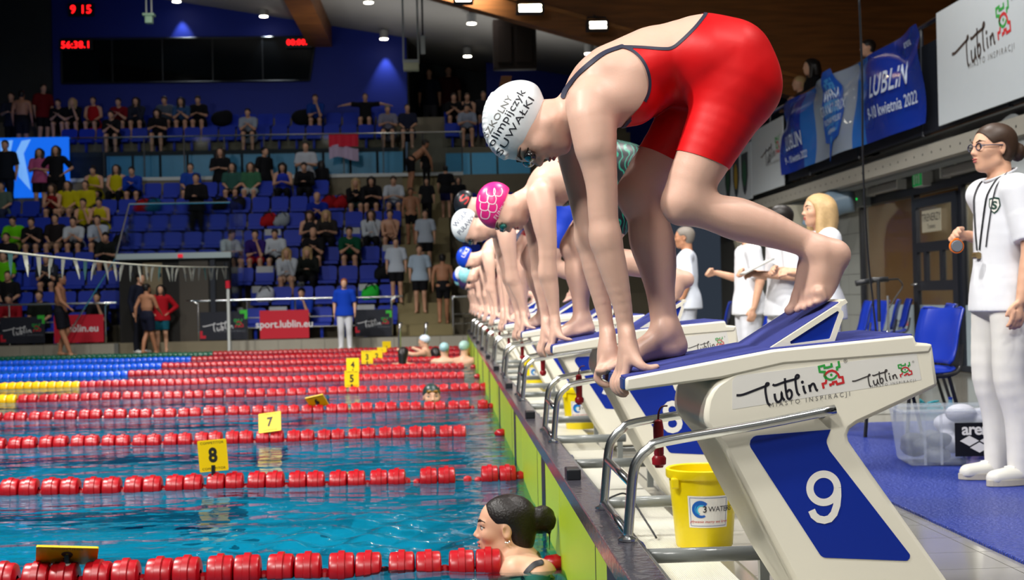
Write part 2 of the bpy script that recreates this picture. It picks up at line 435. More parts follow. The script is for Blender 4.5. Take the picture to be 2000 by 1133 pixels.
def head(S, c, u, f, h=.225, k=.012, ears=True, tagname='head'):
    """adds a head with a face to an SDF; c = centre, u = up, f = forward; returns a dict of face points"""
    u = nrm(u); f = nrm(np.asarray(f, float) - u * (np.asarray(f, float) @ u)); s = np.cross(f, u); c = np.asarray(c, float)
    p = lambda a, b, d=0.: c + h * (f * a + u * b + s * d)
    A = [f, s, u]
    S.ell(p(-.07, .15), A, np.array([.43, .335, .345]) * h, k, tag=tagname)
    S.ell(p(.10, -.08), A, np.array([.30, .27, .40]) * h, .03, tag=tagname)
    S.ell(p(.13, -.32), A, np.array([.23, .20, .16]) * h, .02, tag=tagname)
    S.ell(p(.27, -.415), A, np.array([.085, .09, .075]) * h, .02, tag=tagname)
    for d in (-1, 1):
        S.cap(p(.0, -.26, .22 * d), p(.24, -.40, .08 * d), .07 * h, .06 * h, .02, tag=tagname)
        S.ell(p(.24, -.09, .18 * d), A, np.array([.11, .09, .10]) * h, .02, tag=tagname)
        S.cap(p(.36, .085, .05 * d), p(.30, .10, .20 * d), .045 * h, .035 * h, .012, tag=tagname)
    for d in (-1, 1): S.ell(p(.42, .02, .16 * d), A, np.array([.065, .085, .05]) * h, .010, sub=True, tag=tagname)
    S.cap(p(.37, .06), p(.44, -.095), .028 * h, .042 * h, .012, tag=tagname)
    S.ell(p(.448, -.105), A, np.array([.045, .042, .042]) * h, .008, tag=tagname)
    for d in (-1, 1): S.ell(p(.405, -.13, .058 * d), A, np.array([.045, .036, .032]) * h, .006, tag=tagname)
    S.ell(p(.385, -.225), A, np.array([.045, .10, .03]) * h, .008, tag=tagname)
    S.ell(p(.375, -.285), A, np.array([.045, .085, .032]) * h, .008, tag=tagname)
    S.ell(p(.43, -.253), A, np.array([.04, .10, .010]) * h, .004, sub=True, tag=tagname)
    if ears:
        for d in (-1, 1):
            S.ell(p(-.05, -.03, .325 * d), [nrm(f * .9 + s * .35 * d), nrm(s * .9 * d - f * .35), u], np.array([.085, .04, .135]) * h, .006, tag=tagname)
            S.ell(p(-.04, -.02, .36 * d), A, np.array([.045, .03, .08]) * h, .004, sub=True, tag=tagname)
    return dict(p=p, u=u, f=f, s=s, h=h, c=c, A=A)
EYE_W = mat('eye_white', (196, 190, 184), .35); IRIS = mat('iris_brown', (52, 36, 26), .15); LIP = mat('lip_rose', (178, 92, 88), .4); BROW = mat('brow_hair', (62, 44, 34), .8)
def face_parts(H, parent, brow=None, lips=True, brows=True):
    p, h, A = H['p'], H['h'], H['A']
    for d in (-1, 1):
        b = MB().ball((0, 0, 0), .052 * h, 12, 8); o = b.build('eye', EYE_W, parent, True); o.location = tuple(p(.312, .02, .155 * d))
        fw = nrm(H['f'] + H['s'] * .08 * d); q = p(.312, .02, .155 * d)
        i = MB().cyl(q + fw * .046 * h, q + fw * .0535 * h, .024 * h, 12, .02 * h).build('iris', IRIS, parent)
        L = SDF(); L.cap(p(.335, .048, .10 * d), p(.352, .054, .155 * d), .012 * h, .013 * h, .004); L.cap(p(.352, .054, .155 * d), p(.30, .036, .225 * d), .013 * h, .011 * h, .004)
        V, Q = L.net(.0016 if h > .2 else .002); obj('eyelid', npmesh('eyelid', V, Q), BROW if brow is None else brow, parent)
        if brows:
            B = SDF(); B.cap(p(.395, .115, .07 * d), p(.37, .15, .15 * d), .016 * h, .014 * h, .005); B.cap(p(.37, .15, .15 * d), p(.29, .125, .24 * d), .014 * h, .008 * h, .005)
            V, Q = B.net(.002); obj('eyebrow', npmesh('eyebrow', V, Q), brow or BROW, parent)
    if lips:
        B = SDF(); B.ell(p(.405, -.228), A, np.array([.035, .085, .02]) * h, .004); B.ell(p(.395, -.28), A, np.array([.038, .07, .024]) * h, .004)
        V, Q = B.net(.002); obj('lips', npmesh('lips', V, Q), LIP, parent)
LANE = lambda n: 3.88 + 2.5 * (9 - n)
CREAM = mat('block_cream', (236, 231, 214), .34, spec=.4, coat=.0, noise=.02, nscale=5)
BLUEP = mat('block_blue_panel', (12, 44, 150), .3, spec=.5)
GRIT = mat('grip_blue', (62, 70, 150), .85, noise=.35, nscale=420, bump=.5, bscale=500)
CHROME = mat('chrome', (226, 228, 228), .2, 1., bump=.02, bscale=30)
WETPLASTIC = mat('grey_tube', (120, 124, 122), .25, spec=.6, bump=.05, bscale=60)
INK = mat('ink_dark', (28, 28, 38), .5); GREYINK = mat('ink_grey', (120, 118, 115), .6); STICK = mat('sticker_white', (228, 226, 220), .3)
REDP = mat('grip_red', (150, 22, 34), .35); BLUEROPE = mat('cord_blue', (14, 36, 104), .6)
DARKP = mat('black_rubber', (26, 28, 32), .4)
SUIT_RED = mat('suit_red', (214, 14, 20), .48, spec=.35, noise=.04, nscale=30, bump=.12, bscale=14)
NAVY = mat('suit_navy', (44, 46, 66), .6); CAPW = mat('cap_white', (226, 232, 236), .3, spec=.5, bump=.06, bscale=40)
# ------------------------------------------------------------------ the hall
def struct(o): o['kind'] = 'structure'; return o
TILE = mat('tile_grey', (132, 130, 124), .12, spec=.6, noise=.12, nscale=3); GROUT = mat('grout', (82, 80, 76), .6)
DECK = mat('deck_tile', (118, 115, 106), .1, spec=.6, noise=.15, nscale=2.5, bump=.05, bscale=5)
WALLT = mat('wall_tile', (140, 143, 140), .35, noise=.05, nscale=4); WALLG = mat('wall_grout', (98, 100, 98), .7)
CONC = mat('stand_concrete', (120, 112, 92), .7, noise=.15, nscale=4); STEP = mat('stair_concrete', (134, 122, 84), .6, noise=.12, nscale=4)
FARWALL = mat('low_wall_tile', (150, 146, 134), .4, noise=.05)
BLUEW = mat('wall_blue', (8, 38, 150), .6, noise=.06, nscale=1.5); DARKW = mat('wall_charcoal', (44, 48, 52), .7, noise=.15, nscale=3)
CEILG = mat('ceiling_grey', (150, 148, 144), .7, noise=.05, nscale=2)
def woodmat(name, rgb, k):
    M = mat(name, rgb, .45, spec=.4); n = M.node_tree.nodes; l = M.node_tree.links; b = n['Principled BSDF']
    tc = n.new('ShaderNodeTexCoord'); mp = n.new('ShaderNodeMapping'); mp.inputs['Scale'].default_value = (.35, 1, 4.5)
    nt = n.new('ShaderNodeTexNoise'); nt.inputs['Scale'].default_value = 3; nt.inputs['Detail'].default_value = 6
    cr = n.new('ShaderNodeValToRGB'); c = s2l(rgb); cr.color_ramp.elements[0].position = .3; cr.color_ramp.elements[1].position = .7
    cr.color_ramp.elements[0].color = (*[v * (1 - k) for v in c], 1); cr.color_ramp.elements[1].color = (*[min(1, v * (1 + k)) for v in c], 1)
    l.new(tc.outputs['Object'], mp.inputs['Vector']); l.new(mp.outputs[0], nt.inputs['Vector']); l.new(nt.outputs['Fac'], cr.inputs[0]); l.new(cr.outputs[0], b.inputs['Base Color'])
    return M
WOOD = woodmat('glulam', (128, 78, 34), .3); WOODL = woodmat('glulam_edge', (150, 96, 44), .25)
# pool basin
POOLB = mat('basin_tile', (64, 208, 250), .5, noise=.06, nscale=1.2); LINE = mat('lane_tile', (8, 26, 74), .5)
MB().box((-30, 0, -2.1), (0.02, 27.63, -2.0)).build('floor', POOLB)['kind'] = 'structure'
struct(MB().box((-30, 27.63, -2.1), (.02, 27.9, .02)).build('wall_pool_side', POOLB)); struct(MB().box((-30.2, 0, -2.1), (-30, 27.63, .02)).build('wall_pool_end', POOLB))
struct(MB().box((.004, 0, -2.1), (.09, 27.63, .30)).build('wall_headwall', mat('headwall', (70, 84, 86), .3, noise=.2)))
ln = 0
for n in range(10):
    ln += 1; struct(MB().box((-28, LANE(n) - .2, -2.0), (-2, LANE(n) + .2, -1.995)).box((-2, LANE(n) - .5, -2.0), (-1.75, LANE(n) + .5, -1.995)).build('trim_%d' % ln, LINE))
# water surface
wm = bpy.data.materials.new('pool_water'); wm.use_nodes = True; n_ = wm.node_tree.nodes; l_ = wm.node_tree.links; n_.remove(n_['Principled BSDF'])
tr = n_.new('ShaderNodeBsdfTransparent'); tr.inputs[0].default_value = (.32, .93, 1, 1); rf = n_.new('ShaderNodeBsdfRefraction'); rf.inputs['Color'].default_value = (.32, .93, 1, 1); rf.inputs['IOR'].default_value = 1.33; rf.inputs['Roughness'].default_value = 0
gl = n_.new('ShaderNodeBsdfGlossy'); gl.inputs['Roughness'].default_value = .03; fr = n_.new('ShaderNodeFresnel'); fr.inputs['IOR'].default_value = 1.19
m1 = n_.new('ShaderNodeMixShader'); m1.inputs[0].default_value = .66; m2 = n_.new('ShaderNodeMixShader')
tc = n_.new('ShaderNodeTexCoord'); mp = n_.new('ShaderNodeMapping'); mp.inputs['Scale'].default_value = (1.3, 2.4, 1)
nz = n_.new('ShaderNodeTexNoise'); nz.inputs['Scale'].default_value = 1.6; nz.inputs['Detail'].default_value = 2.6; nz.inputs['Roughness'].default_value = .5
bp = n_.new('ShaderNodeBump'); bp.inputs['Strength'].default_value = .26; bp.inputs['Distance'].default_value = .10
l_.new(tc.outputs['Object'], mp.inputs[0]); l_.new(mp.outputs[0], nz.inputs[0]); l_.new(nz.outputs['Fac'], bp.inputs['Height'])
for k in (rf, gl, fr): l_.new(bp.outputs[0], k.inputs['Normal'])
l_.new(tr.outputs[0], m1.inputs[1]); l_.new(rf.outputs[0], m1.inputs[2]); l_.new(fr.outputs[0], m2.inputs[0]); l_.new(m1.outputs[0], m2.inputs[1]); l_.new(gl.outputs[0], m2.inputs[2])
l_.new(m2.outputs[0], n_['Material Output'].inputs['Surface'])
def water_mesh():
    def h(x, y):
        z = .004 * np.sin(3.1 * x + 1.7 * y) + .003 * np.sin(-2.2 * x + 4.9 * y + 1) + .002 * np.sin(7 * x + 6 * y)
        r = np.hypot(x + .05, y - 5.55); z = z + .012 * np.exp(-((r - .5) / .7) ** 2) * np.sin(13 * r + 2 * np.sin(3 * x)) * (r < 2.5)
        r = np.hypot(x + .75, y - 5.9); return z + .013 * np.exp(-(r / .7) ** 2) * np.sin(17 * x + 9 * y) * np.sin(21 * y - 6 * x) + .004 * np.exp(-(r / .7) ** 2) * np.sin(41 * x - 19 * y) * np.sin(37 * y)
    xs = np.r_[np.linspace(-29.99, -8, 60, endpoint=False), np.linspace(-8, -2.4, 80, endpoint=False), np.linspace(-2.4, 0.003, 110)]; ys = np.r_[np.linspace(0, 4.4, 12, endpoint=False), np.linspace(4.4, 7.4, 150, endpoint=False), np.linspace(7.4, 27.625, 110)]
    X, Y = np.meshgrid(xs, ys, indexing='ij'); V = np.stack([X, Y, h(X, Y)], -1).reshape(-1, 3); a = np.arange(len(xs) * len(ys)).reshape(len(xs), len(ys))
    return npmesh('pool_water', V, np.stack([a[:-1, :-1], a[1:, :-1], a[1:, 1:], a[:-1, 1:]], -1).reshape(-1, 4))
tag(obj('pool_water', water_mesh(), wm), 'rippled turquoise pool water across the lanes', 'water', kind='stuff')
# start-end deck, its tiles near the first block, the far deck
dk = struct(MB().box((.09, -3, -.2), (9, 30.2, .024)).build('floor', DECK))
k = 0
for i in range(10):
    for j in range(16):
        x0, y0 = .62 + i * .3, 2.9 + j * .3
        if x0 > 1.55 and not (x0 > 3.0 and False): continue
        me_ = bpy.data.meshes.get('deck_tile_mesh')
        if me_ is None:
            me_ = mesh('deck_tile_mesh', *(lambda b: (b.v, b.f))(MB().box((.002, .002, 0), (.298, .298, .006)))); me_.materials.append(TILE)
        obj('tile', me_, None, dk, (x0, y0, .024))
for j in range(34):        # wet tiles farther along, seen between the blocks and the mat
    for i in range(2):
        obj('tile', bpy.data.meshes['deck_tile_mesh'], None, dk, (.92 + i * .3, 7.7 + j * .3, .024))
far = struct(MB().box((-30, 27.63, -.2), (.09, 29, .02)).build('floor', mat('far_deck', (128, 118, 96), .25, noise=.1)))
struct(MB().box((-30, -4, -.2), (.09, .0, .02)).build('floor', DECK))
GRATE = mat('grating_white', (214, 212, 198), .3, spec=.6); gn = GRATE.node_tree.nodes; wv = gn.new('ShaderNodeTexWave'); wv.bands_direction = 'X'; wv.inputs['Scale'].default_value = 48; tcg = gn.new('ShaderNodeTexCoord'); gb = gn.new('ShaderNodeBump'); gb.inputs['Strength'].default_value = .5; gb.inputs['Distance'].default_value = .006
GRATE.node_tree.links.new(tcg.outputs['Object'], wv.inputs[0]); GRATE.node_tree.links.new(wv.outputs['Fac'], gb.inputs['Height']); GRATE.node_tree.links.new(gb.outputs[0], gn['Principled BSDF'].inputs['Normal'])
struct(MB().box((.20, 1.5, .02), (.55, 27.6, .036)).build('trim_11', GRATE)); struct(MB().box((.13, 1.5, .02), (.20, 27.6, .034)).build('trim_12', mat('edge_strip', (150, 138, 88), .5)))
# parapet carrying the touch pads
LEDGE = mat('wet_ledge', (84, 82, 92), .16, .35, spec=.7, noise=.4, nscale=16, bump=.25, bscale=40)
lg = struct(MB().box((-.013, 1.5, .300), (.075, 27.63, .357)).build('trim_13', LEDGE, bevel=.004)); struct(MB().box((.075, 1.5, .0), (.10, 27.63, .33)).build('trim_14', mat('ledge_back', (96, 98, 96), .4)))
# ---- right wall, glazing, door
xw = 5.6
TL_ = struct(MB().box((xw, -3, 0), (xw + .12, 1, 2.9)).box((xw, 19.75, 0), (xw + .12, 30, 2.9)).box((xw, 1, 2.2), (xw + .12, 19.75, 2.9)).build('wall_right', WALLG))
tm = mesh('wall_tile_mesh', *(lambda b: (b.v, b.f))(MB().box((-.006, .004, .004), (0, .596, .296)))); tm.materials.append(WALLT)
for i in range(12):
    for j in range(8): obj('tile', tm, None, TL_, (xw, 19.78 + i * .6, .04 + j * .3))
FRAME = mat('frame_charcoal', (30, 34, 44), .4); GLASS = mat('glass_clear', (200, 212, 214), .03, trans=1., ior=1.1, alpha=.35); FROST = mat('glass_frosted', (150, 164, 172), .45, spec=.3, noise=.04)
FILMI = mat('film_ink', (60, 66, 72), .6)
wn = thing('window_1', None, None); wn['kind'] = 'structure'
fb = MB().box((xw - .03, 1, 2.2), (xw + .05, 19.75, 2.30)).box((xw - .03, 1, 0.03), (xw + .05, 19.75, .10)); fb.build('frame', FRAME, wn)
for y in (19.68, 17.42, 15.8, 13.2, 10.6, 8, 5.4, 2.8): MB().box((xw - .03, y - .045, .1), (xw + .05, y + .045, 2.2)).build('mullion', FRAME, wn)
edges = [(17.465, 19.635), (13.245, 15.755), (10.645, 13.155), (8.045, 10.555), (5.445, 7.955), (2.845, 5.355)]
for a, b in edges:
    MB().box((xw, a, .8), (xw + .01, b, 2.2)).build('pane', GLASS, wn); MB().box((xw - .004, a, .1), (xw + .008, b, .8)).build('frosted_film', FROST, wn)
    for q in (.28, .75):
        yy = a + (b - a) * q; put_logo(plane_map((xw - .006, yy, .55), (0, -1, 0), (0, 0, 1), (-1, 0, 0)), .62, wn, FILMI, FILMI, name='film_logo')
dr = thing('door_1', None, None); dr['kind'] = 'structure'
leaf = MB()
for (a, b, c, d) in ((15.845, 16.0, .1, 2.14), (17.22, 17.375, .1, 2.14), (16.0, 17.22, .1, .22), (16.0, 17.22, 2.02, 2.14), (16.0, 17.22, 1.46, 1.58), (16.0, 17.22, .98, 1.10), (16.32, 16.42, 1.10, 1.46), (16.88, 16.98, 1.1, 1.46)): leaf.box((xw - .06, a, c), (xw - .01, b, d))
leaf.build('leaf', FRAME, dr)
MB().box((xw - .035, 16.0, .8), (xw - .028, 17.22, 2.02)).build('pane', GLASS, dr); MB().box((xw - .036, 16.0, .22), (xw - .027, 17.22, .8)).build('frosted_film', FROST, dr)
put_logo(plane_map((xw - .038, 16.6, .55), (0, -1, 0), (0, 0, 1), (-1, 0, 0)), .6, dr, FILMI, FILMI, name='film_logo')
MB().cyl((xw - .06, 17.3, 1.06), (xw - .11, 17.3, 1.06), .012).tube([(xw - .11, 17.3, 1.06), (xw - .11, 17.12, 1.06)], .011).build('door_handle', CHROME, dr, True)
sg_ = MB().box((xw - .068, 16.32, 1.70), (xw - .062, 16.98, 1.97)).build('paper_notice', mat('paper', (186, 180, 160), .7)); tag(sg_, 'paper notice reading trenerzy taped on the dark glazed door', 'notice')
for t, sz, z_ in (('TRENERZY', .135, 1.875), ('Trainers', .085, 1.765)): put2d('lettering', [text2d(t, sz, 1, 0)], plane_map((xw - .0685, 16.65, z_), (0, -1, 0), (0, 0, 1), (-1, 0, 0)), INK, sg_)
# room behind the glass
struct(MB().box((7.6, 0, 0), (7.7, 20.6, 2.9)).box((xw + .12, 20.4, 0), (7.7, 20.5, 2.9)).build('wall_room', mat('room_ply', (120, 88, 52), .7, noise=.15, nscale=1)))
struct(MB().box((7.3, 17.9, 0), (7.6, 20.4, 2.9)).build('wall_room', mat('room_cream', (176, 164, 138), .7)))
for i, (y, z0, z1, c) in enumerate(((16.9, .2, 1.3, (150, 160, 160)), (15.2, .3, 1.7, (86, 60, 40)), (14.2, 1.2, 1.5, (60, 56, 50)), (12.4, .2, 1.6, (96, 70, 44)))):
    tag(MB().box((6.9, y - .35, z0 * 0 + .03), (7.3, y + .35, z1)).box((6.88, y - .3, z1 * .5), (6.9, y + .3, z1 * .52)).build('cupboard', mat('cup%d' % i, c, .6), bevel=.01), ('pale cupboard behind the glass of the door', 'dark brown cupboard behind the window right of the door', 'low dark cupboard behind the window, second right of the door', 'tall brown cupboard behind the window, third right of the door')[i], 'cupboard')
pd = struct(MB().box((xw - .002, 18.0, .9), (xw + .0, 18.0, .9)).box((7.28, 18.5, 1.2), (7.29, 18.8, 1.7)).build('trim_15', STICK))
_l = bpy.data.lights.new('room_fill_light', 'AREA'); _l.energy = 170; _l.size = 1.2; _l.size_y = 8; _l.shape = 'RECTANGLE'; _l.color = (1, .93, .82); _o = bpy.data.objects.new('room_fill_light', _l); COL.objects.link(_o); _o.location = (6.6, 15, 2.5)  # added area light that brightens the room behind the glass
# soffit, balcony slab and perforated beam
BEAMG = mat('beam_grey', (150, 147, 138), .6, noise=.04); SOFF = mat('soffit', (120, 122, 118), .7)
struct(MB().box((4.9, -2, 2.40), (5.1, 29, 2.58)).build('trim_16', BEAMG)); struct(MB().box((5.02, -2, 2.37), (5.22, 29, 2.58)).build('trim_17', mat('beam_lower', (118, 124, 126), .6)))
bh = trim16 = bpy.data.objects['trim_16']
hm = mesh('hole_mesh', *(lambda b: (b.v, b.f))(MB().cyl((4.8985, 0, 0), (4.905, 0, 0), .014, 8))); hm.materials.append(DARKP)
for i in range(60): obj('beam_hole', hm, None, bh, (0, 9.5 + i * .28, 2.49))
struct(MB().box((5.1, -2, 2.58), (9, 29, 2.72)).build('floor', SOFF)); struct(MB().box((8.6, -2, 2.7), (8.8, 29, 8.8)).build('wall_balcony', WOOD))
# pillars under the balcony with flared heads
PIL = mat('pillar_cream', (186, 182, 164), .5)
for i, y in enumerate((20.9, 25.2)):
    pr = [(4.95, 0.03), (4.95, 1.75), (4.90, 2.0), (4.72, 2.22), (4.6, 2.32), (5.6, 2.32), (5.3, 2.1), (5.2, 1.8), (5.2, .03)]
    struct(MB().prism(pr, XZ, y - .12, y + .12).build('trim_%d' % (18 + i), PIL, bevel=.01))
struct(MB().box((5.05, 12.9, 0), (5.5, 13.35, 2.62)).build('trim_20', WALLT, bevel=.01)); struct(MB().tube([(5.06, 12.9, 2.55), (5.03, 13.1, 2.5), (5.03, 14.2, 2.5)], .012).build('trim_21', CHROME))
tag(MB().lathe([(.10, 0), (.42, 0), (.46, .05), (.42, .1), (.1, .1), (.1, 0)], (4.98, 13.0, 2.2), 28, 'x').build('round_vent', mat('vent_white', (176, 182, 184), .4), auto=True), 'round white vent disc on the pillar behind the young official', 'vent')
duct = MB().tube(bez([(5.25, 18.9, 2.28), (5.05, 19.0, 2.24), (4.86, 19.1, 2.10), (4.76, 19.15, 1.88)], 4), [.19] * 13, 16); tag(duct.build('ventilation_duct', mat('duct_blue', (128, 152, 172), .35), smooth=True), 'pale blue ventilation duct elbow above the blonde woman', 'duct')
# back hall wall, blue wall, ceiling
struct(MB().box((-11.49, 40, 6.2), (-1.4, 40.3, 10.2)).build('wall_back', BLUEW)); struct(MB().box((-20, 39.8, 0), (-11.49, 40.3, 10.6)).build('wall_left_back', DARKW))
struct(MB().box((-1.4, 44, 5.8), (9, 44.2, 9)).build('wall_corridor', DARKW)); struct(MB().box((.95, 42, 5.2), (9, 42.2, 8.4)).build('wall_back_right', BLUEW)); struct(MB().box((-1.42, 40, 6.2), (-1.38, 44, 9)).build('wall_corridor_side', DARKW))
struct(MB().box((-20.2, 28, 0), (-20, 40, 11)).build('wall_left', DARKW)); struct(MB().box((-30.3, -5, 0), (-30.1, 40, 12)).build('wall_end', mat('wall_pale', (186, 190, 190), .7))); struct(MB().box((-30, -5, 0), (9, -4.8, 11)).build('wall_near', mat('wall_pale', (186, 190, 190), .7))); struct(MB().box((9, -5, 0), (9.2, 44, 11)).build('wall_balcony_end', DARKW))
cz = lambda x: 8.35 - .172 * x
struct(MB().prism([(-30, cz(-30)), (9, cz(9)), (9, cz(9) + .2), (-30, cz(-30) + .2)], XZ, -5, 44.2).build('ceiling', CEILG))
# glulam rafters and purlin
zb = lambda x: 6.09 - .29 * x
struct(MB().prism([(-14, zb(-14)), (9, zb(9)), (9, zb(9) + .36), (-14, zb(-14) + .36)], XZ, 23.96, 24.3).build('trim_22', WOOD)); struct(MB().prism([(-14, zb(-14) + .36), (9, zb(9) + .36), (9, cz(9)), (-14, cz(-14))], XZ, 24.0, 24.26).build('trim_23', WOOD))
struct(MB().prism([(-14, zb(-14) + .33), (9, zb(9) + .33), (9, zb(9) + .40), (-14, zb(-14) + .40)], XZ, 23.92, 23.97).build('trim_24', WOODL))
struct(MB().box((-4.2, 30, 8.35), (-3.55, 40, 9.3)).build('trim_25', WOOD)); 
struct(MB().prism([(.7, 4.9), (1.25, 7.2), (1.55, 7.2), (1.0, 4.9)], XZ, 38.5, 38.8).build('trim_26', WOOD))
tag(MB().box((.85, 33.4, 6.55), (1.9, 33.7, 7.75)).box((.95, 33.36, 6.7), (1.3, 33.4, 7.6)).box((1.4, 33.36, 6.7), (1.8, 33.4, 7.6)).cyl((1.1, 33.55, 7.7), (1.1, 33.55, 8.15), .03, 8).cyl((1.6, 33.55, 7.7), (1.6, 33.55, 8.07), .03, 8).build('loudspeaker', mat('speaker_brown', (52, 36, 24), .6), bevel=.02), 'dark brown loudspeaker cabinet under the grey ceiling', 'loudspeaker')
# window of the control room in the blue wall
w2 = thing('window_2', None, None); w2['kind'] = 'structure'
DG = mat('glass_dark', (10, 12, 14), .04, spec=.8)
wp = [(-11.23, 7.40), (-11.23, 8.66), (-4.0, 8.64), (-4.21, 7.38)]
MB().prism(wp, XZ, 39.93, 39.97).build('pane', DG, w2)
for a, b in zip(wp, wp[1:] + wp[:1]): MB().cyl((a[0], 39.93, a[1]), (b[0], 39.93, b[1]), .03, 6).build('frame', FRAME, w2)
for i in range(1, 5): MB().box((-11.23 + i * 1.42, 39.92, 7.4), (-11.2 + i * 1.42, 39.93, 8.65)).build('mullion', DARKP, w2)
LEDR = mat('led_red', (60, 4, 4), .4, emit=(255, 20, 24), estr=3.2)
def led(txt, px, py, w, h, label, y=39.8, sc=.36):
    p = at(px, py, y=y); b = MB().box((p[0] - w / 2, y, p[2] - h / 2), (p[0] + w / 2, y + .06, p[2] + h / 2)).build('digital_clock', DARKP); tag(b, label, 'clock')
    put2d('digits', [text2d(txt, sc, 1.05, .004)], plane_map((p[0], y - .002, p[2]), (1, 0, 0), (0, 0, 1), (0, -1, 0)), LEDR, b)
led('9 15', 158, 19, .72, .36, 'small red digital clock high on the blue wall showing nine fifteen', sc=.33); led('56:38.1', 148, 88, .95, .3, 'red digital timer at left end of the dark window', sc=.27); led('00:00.1', 584, 83, .75, .3, 'red digital timer at right end of the dark window', sc=.23)
struct(MB().box((-1.4, 40.2, 5.8), (4.5, 44, 6.0)).build('floor', CONC))
# downlights
LAMPW = mat('lamp_glow', (255, 250, 235), .4, emit=(255, 246, 226), estr=14.); CAN = mat('lamp_can', (170, 170, 168), .5)
def ray_ceiling(px, py, drop=.3):
    d = RM @ np.array([px - 1000., -(py - 566.5), FPX]); t = (8.35 - drop - .172 * CAM[0] - CAM[2]) / (d[2] + .172 * d[0]); return CAM + t * d
spots = [(515, 33, 1), (750, 77, 1), (345, 4, 1), (720, 6, 0), (921, 47, 0), (913, 111, 0), (1150, 106, 0)]
lab = ['ceiling downlight above the middle of the dark window', 'ceiling downlight nearest the right end of the blue wall', 'ceiling downlight above the left part of the dark window', 'ceiling downlight at the top edge left of the hanging box', 'upper ceiling downlight right of the hanging box', 'lower ceiling downlight right of the hanging box', 'ceiling downlight above the red swimsuit back']
for (px, py, wall), lb in zip(spots, lab):
    p = ray_ceiling(px, py)
    if wall: p = at(px, py, y=39.2)
    t = thing('ceiling_downlight', lb, 'lamp', p, 'ceiling downlights')
    MB().cyl((0, 0, .02), (0, 0, .26), .12, 16).cyl((0, 0, .26), (0, 0, .26 + (.1 if not wall else cz(p[0]) - p[2] - .26)), .03, 8).build('housing', CAN, t, auto=True); MB().cyl((0, 0, 0), (0, 0, .02), .115, 16).build('lens', LAMPW, t)
    if wall:
        f = flood(p[0], 39.80, p[2] - .04, 110, p[0], 39.80, p[2] - 3, 60, .6, (.8, .9, 1), .03)
# floodlights under the big rafter
FLW = mat('flood_glow', (255, 240, 200), .4, emit=(255, 232, 180), estr=60.); FLW2 = mat('flood_glow_dim', (255, 246, 230), .4, emit=(255, 244, 225), estr=7.)
for (px, py, mm, lb, sz) in ((1035, 21, FLW, 'glaring floodlight under the wooden rafter, glowing yellow', .21), (1167, 54, FLW2, 'black floodlight with two glowing bars on a wooden rafter', .16), (905, 1, FLW, 'glaring floodlight cut by the top edge of the picture', .14)):
    p = at(px, py, y=23.5); t = thing('floodlight', lb, 'floodlight', p, 'floodlights under the rafter')
    MB().box((-sz - .03, -.10, -.05), (sz + .03, .16, .12)).build('housing', DARKP, t, bevel=.02); MB().tube([(-sz, .1, .05), (-sz, .12, .2), (sz, .12, .2), (sz, .1, .05)], .015).cyl((0, .12, .2), (0, .47, .3), .02, 8).build('bracket', DARKP, t)
    for q in (-1, 1): MB().cbox((0, -.105, .025 + q * .035), (sz * 1.8, .01, .05)).build('lamp_bar', mm, t, bevel=.004)
# hanging boxes on rods
HB = mat('box_ivory', (214, 214, 178), .5); HG = mat('box_green', (176, 210, 180), .5); RODM = mat('rod_white', (196, 200, 196), .4)
p = at(803, 128, y=27.); t = thing('hanging_box', 'ivory box hanging from two long white rods', 'hanging box', p)
MB().box((-.15, -.12, -.10), (.15, .12, .04)).build('casing', HB, t, bevel=.01); MB().box((-.16, -.13, .04), (.16, .13, .10)).build('lid', RODM, t, bevel=.01)
for q in (-1, 1): MB().cyl((q * .145, 0, .1), (q * .135, 0, cz(p[0]) - p[2]), .018, 8).build('rod', RODM, t)
p = at(291, 32, y=27.); t = thing('hanging_box', 'small pale green fitting hanging from two rods at upper left', 'hanging box', p)
MB().box((-.11, -.1, .0), (.11, .1, .05)).build('lid', HG, t, bevel=.01); MB().box((-.07, -.08, -.14), (.07, .08, 0)).build('casing', HG, t, bevel=.02)
for q in (-1, 1): MB().cyl((q * .05, 0, .05), (q * .05, 0, cz(p[0]) - p[2]), .016, 8).build('rod', RODM, t)
p = at(826, 88, y=30.); t = thing('hanging_box', 'slim pale sensor on a rod beside the ivory box', 'hanging box', p); MB().box((-.05, -.05, -.2), (.05, .05, .2)).build('casing', RODM, t, bevel=.01); MB().cyl((0, 0, .2), (0, 0, cz(p[0]) - p[2]), .02, 8).build('rod', FRAME, t)
# ------------------------------------------------------------------ spectator stand beyond the far deck
RY = lambda r: 30.2 + .8 * r
RZ = lambda r: .12 + .465 * r
prof = [(29.0, -.1), (29.0, .24), (29.9, .24)]
for r in range(0, 8): prof += [(RY(r) - .35, RZ(r)), (RY(r) + .45, RZ(r))]
prof += [(36.52, RZ(7)), (36.6, 4.3), (37.3, 4.3), (37.3, 5.1), (38.3, 5.1), (38.3, 5.55), (39.1, 5.55), (39.1, 6.2), (40.1, 6.2), (40.1, -.1)]
st_ = struct(MB().prism(prof, YZ, -20, -1.5).prism(prof, YZ, -.3, 4.8).build('floor', CONC))
sp = [(29.0, -.1), (29.0, .24), (29.9, .24)]
zz = .24; yy = 29.9
while yy < 36.9: sp += [(yy, zz + .2325), (yy + .4, zz + .2325)]; yy += .4; zz += .2325
sp += [(37.1, zz), (37.1, -.1)]
struct(MB().prism(sp, YZ, -1.5, -.3).build('floor', STEP))
up = [(37.1, 4.2)]; zz = 4.45; yy = 37.1
for i in range(8): up += [(yy + i * .4, zz + i * .26), (yy + i * .4 + .4, zz + i * .26)]
up += [(40.3, 4.2)]
struct(MB().prism(up, YZ, -1.4, .05).build('floor', mat('stair_upper', (130, 122, 104), .6)))
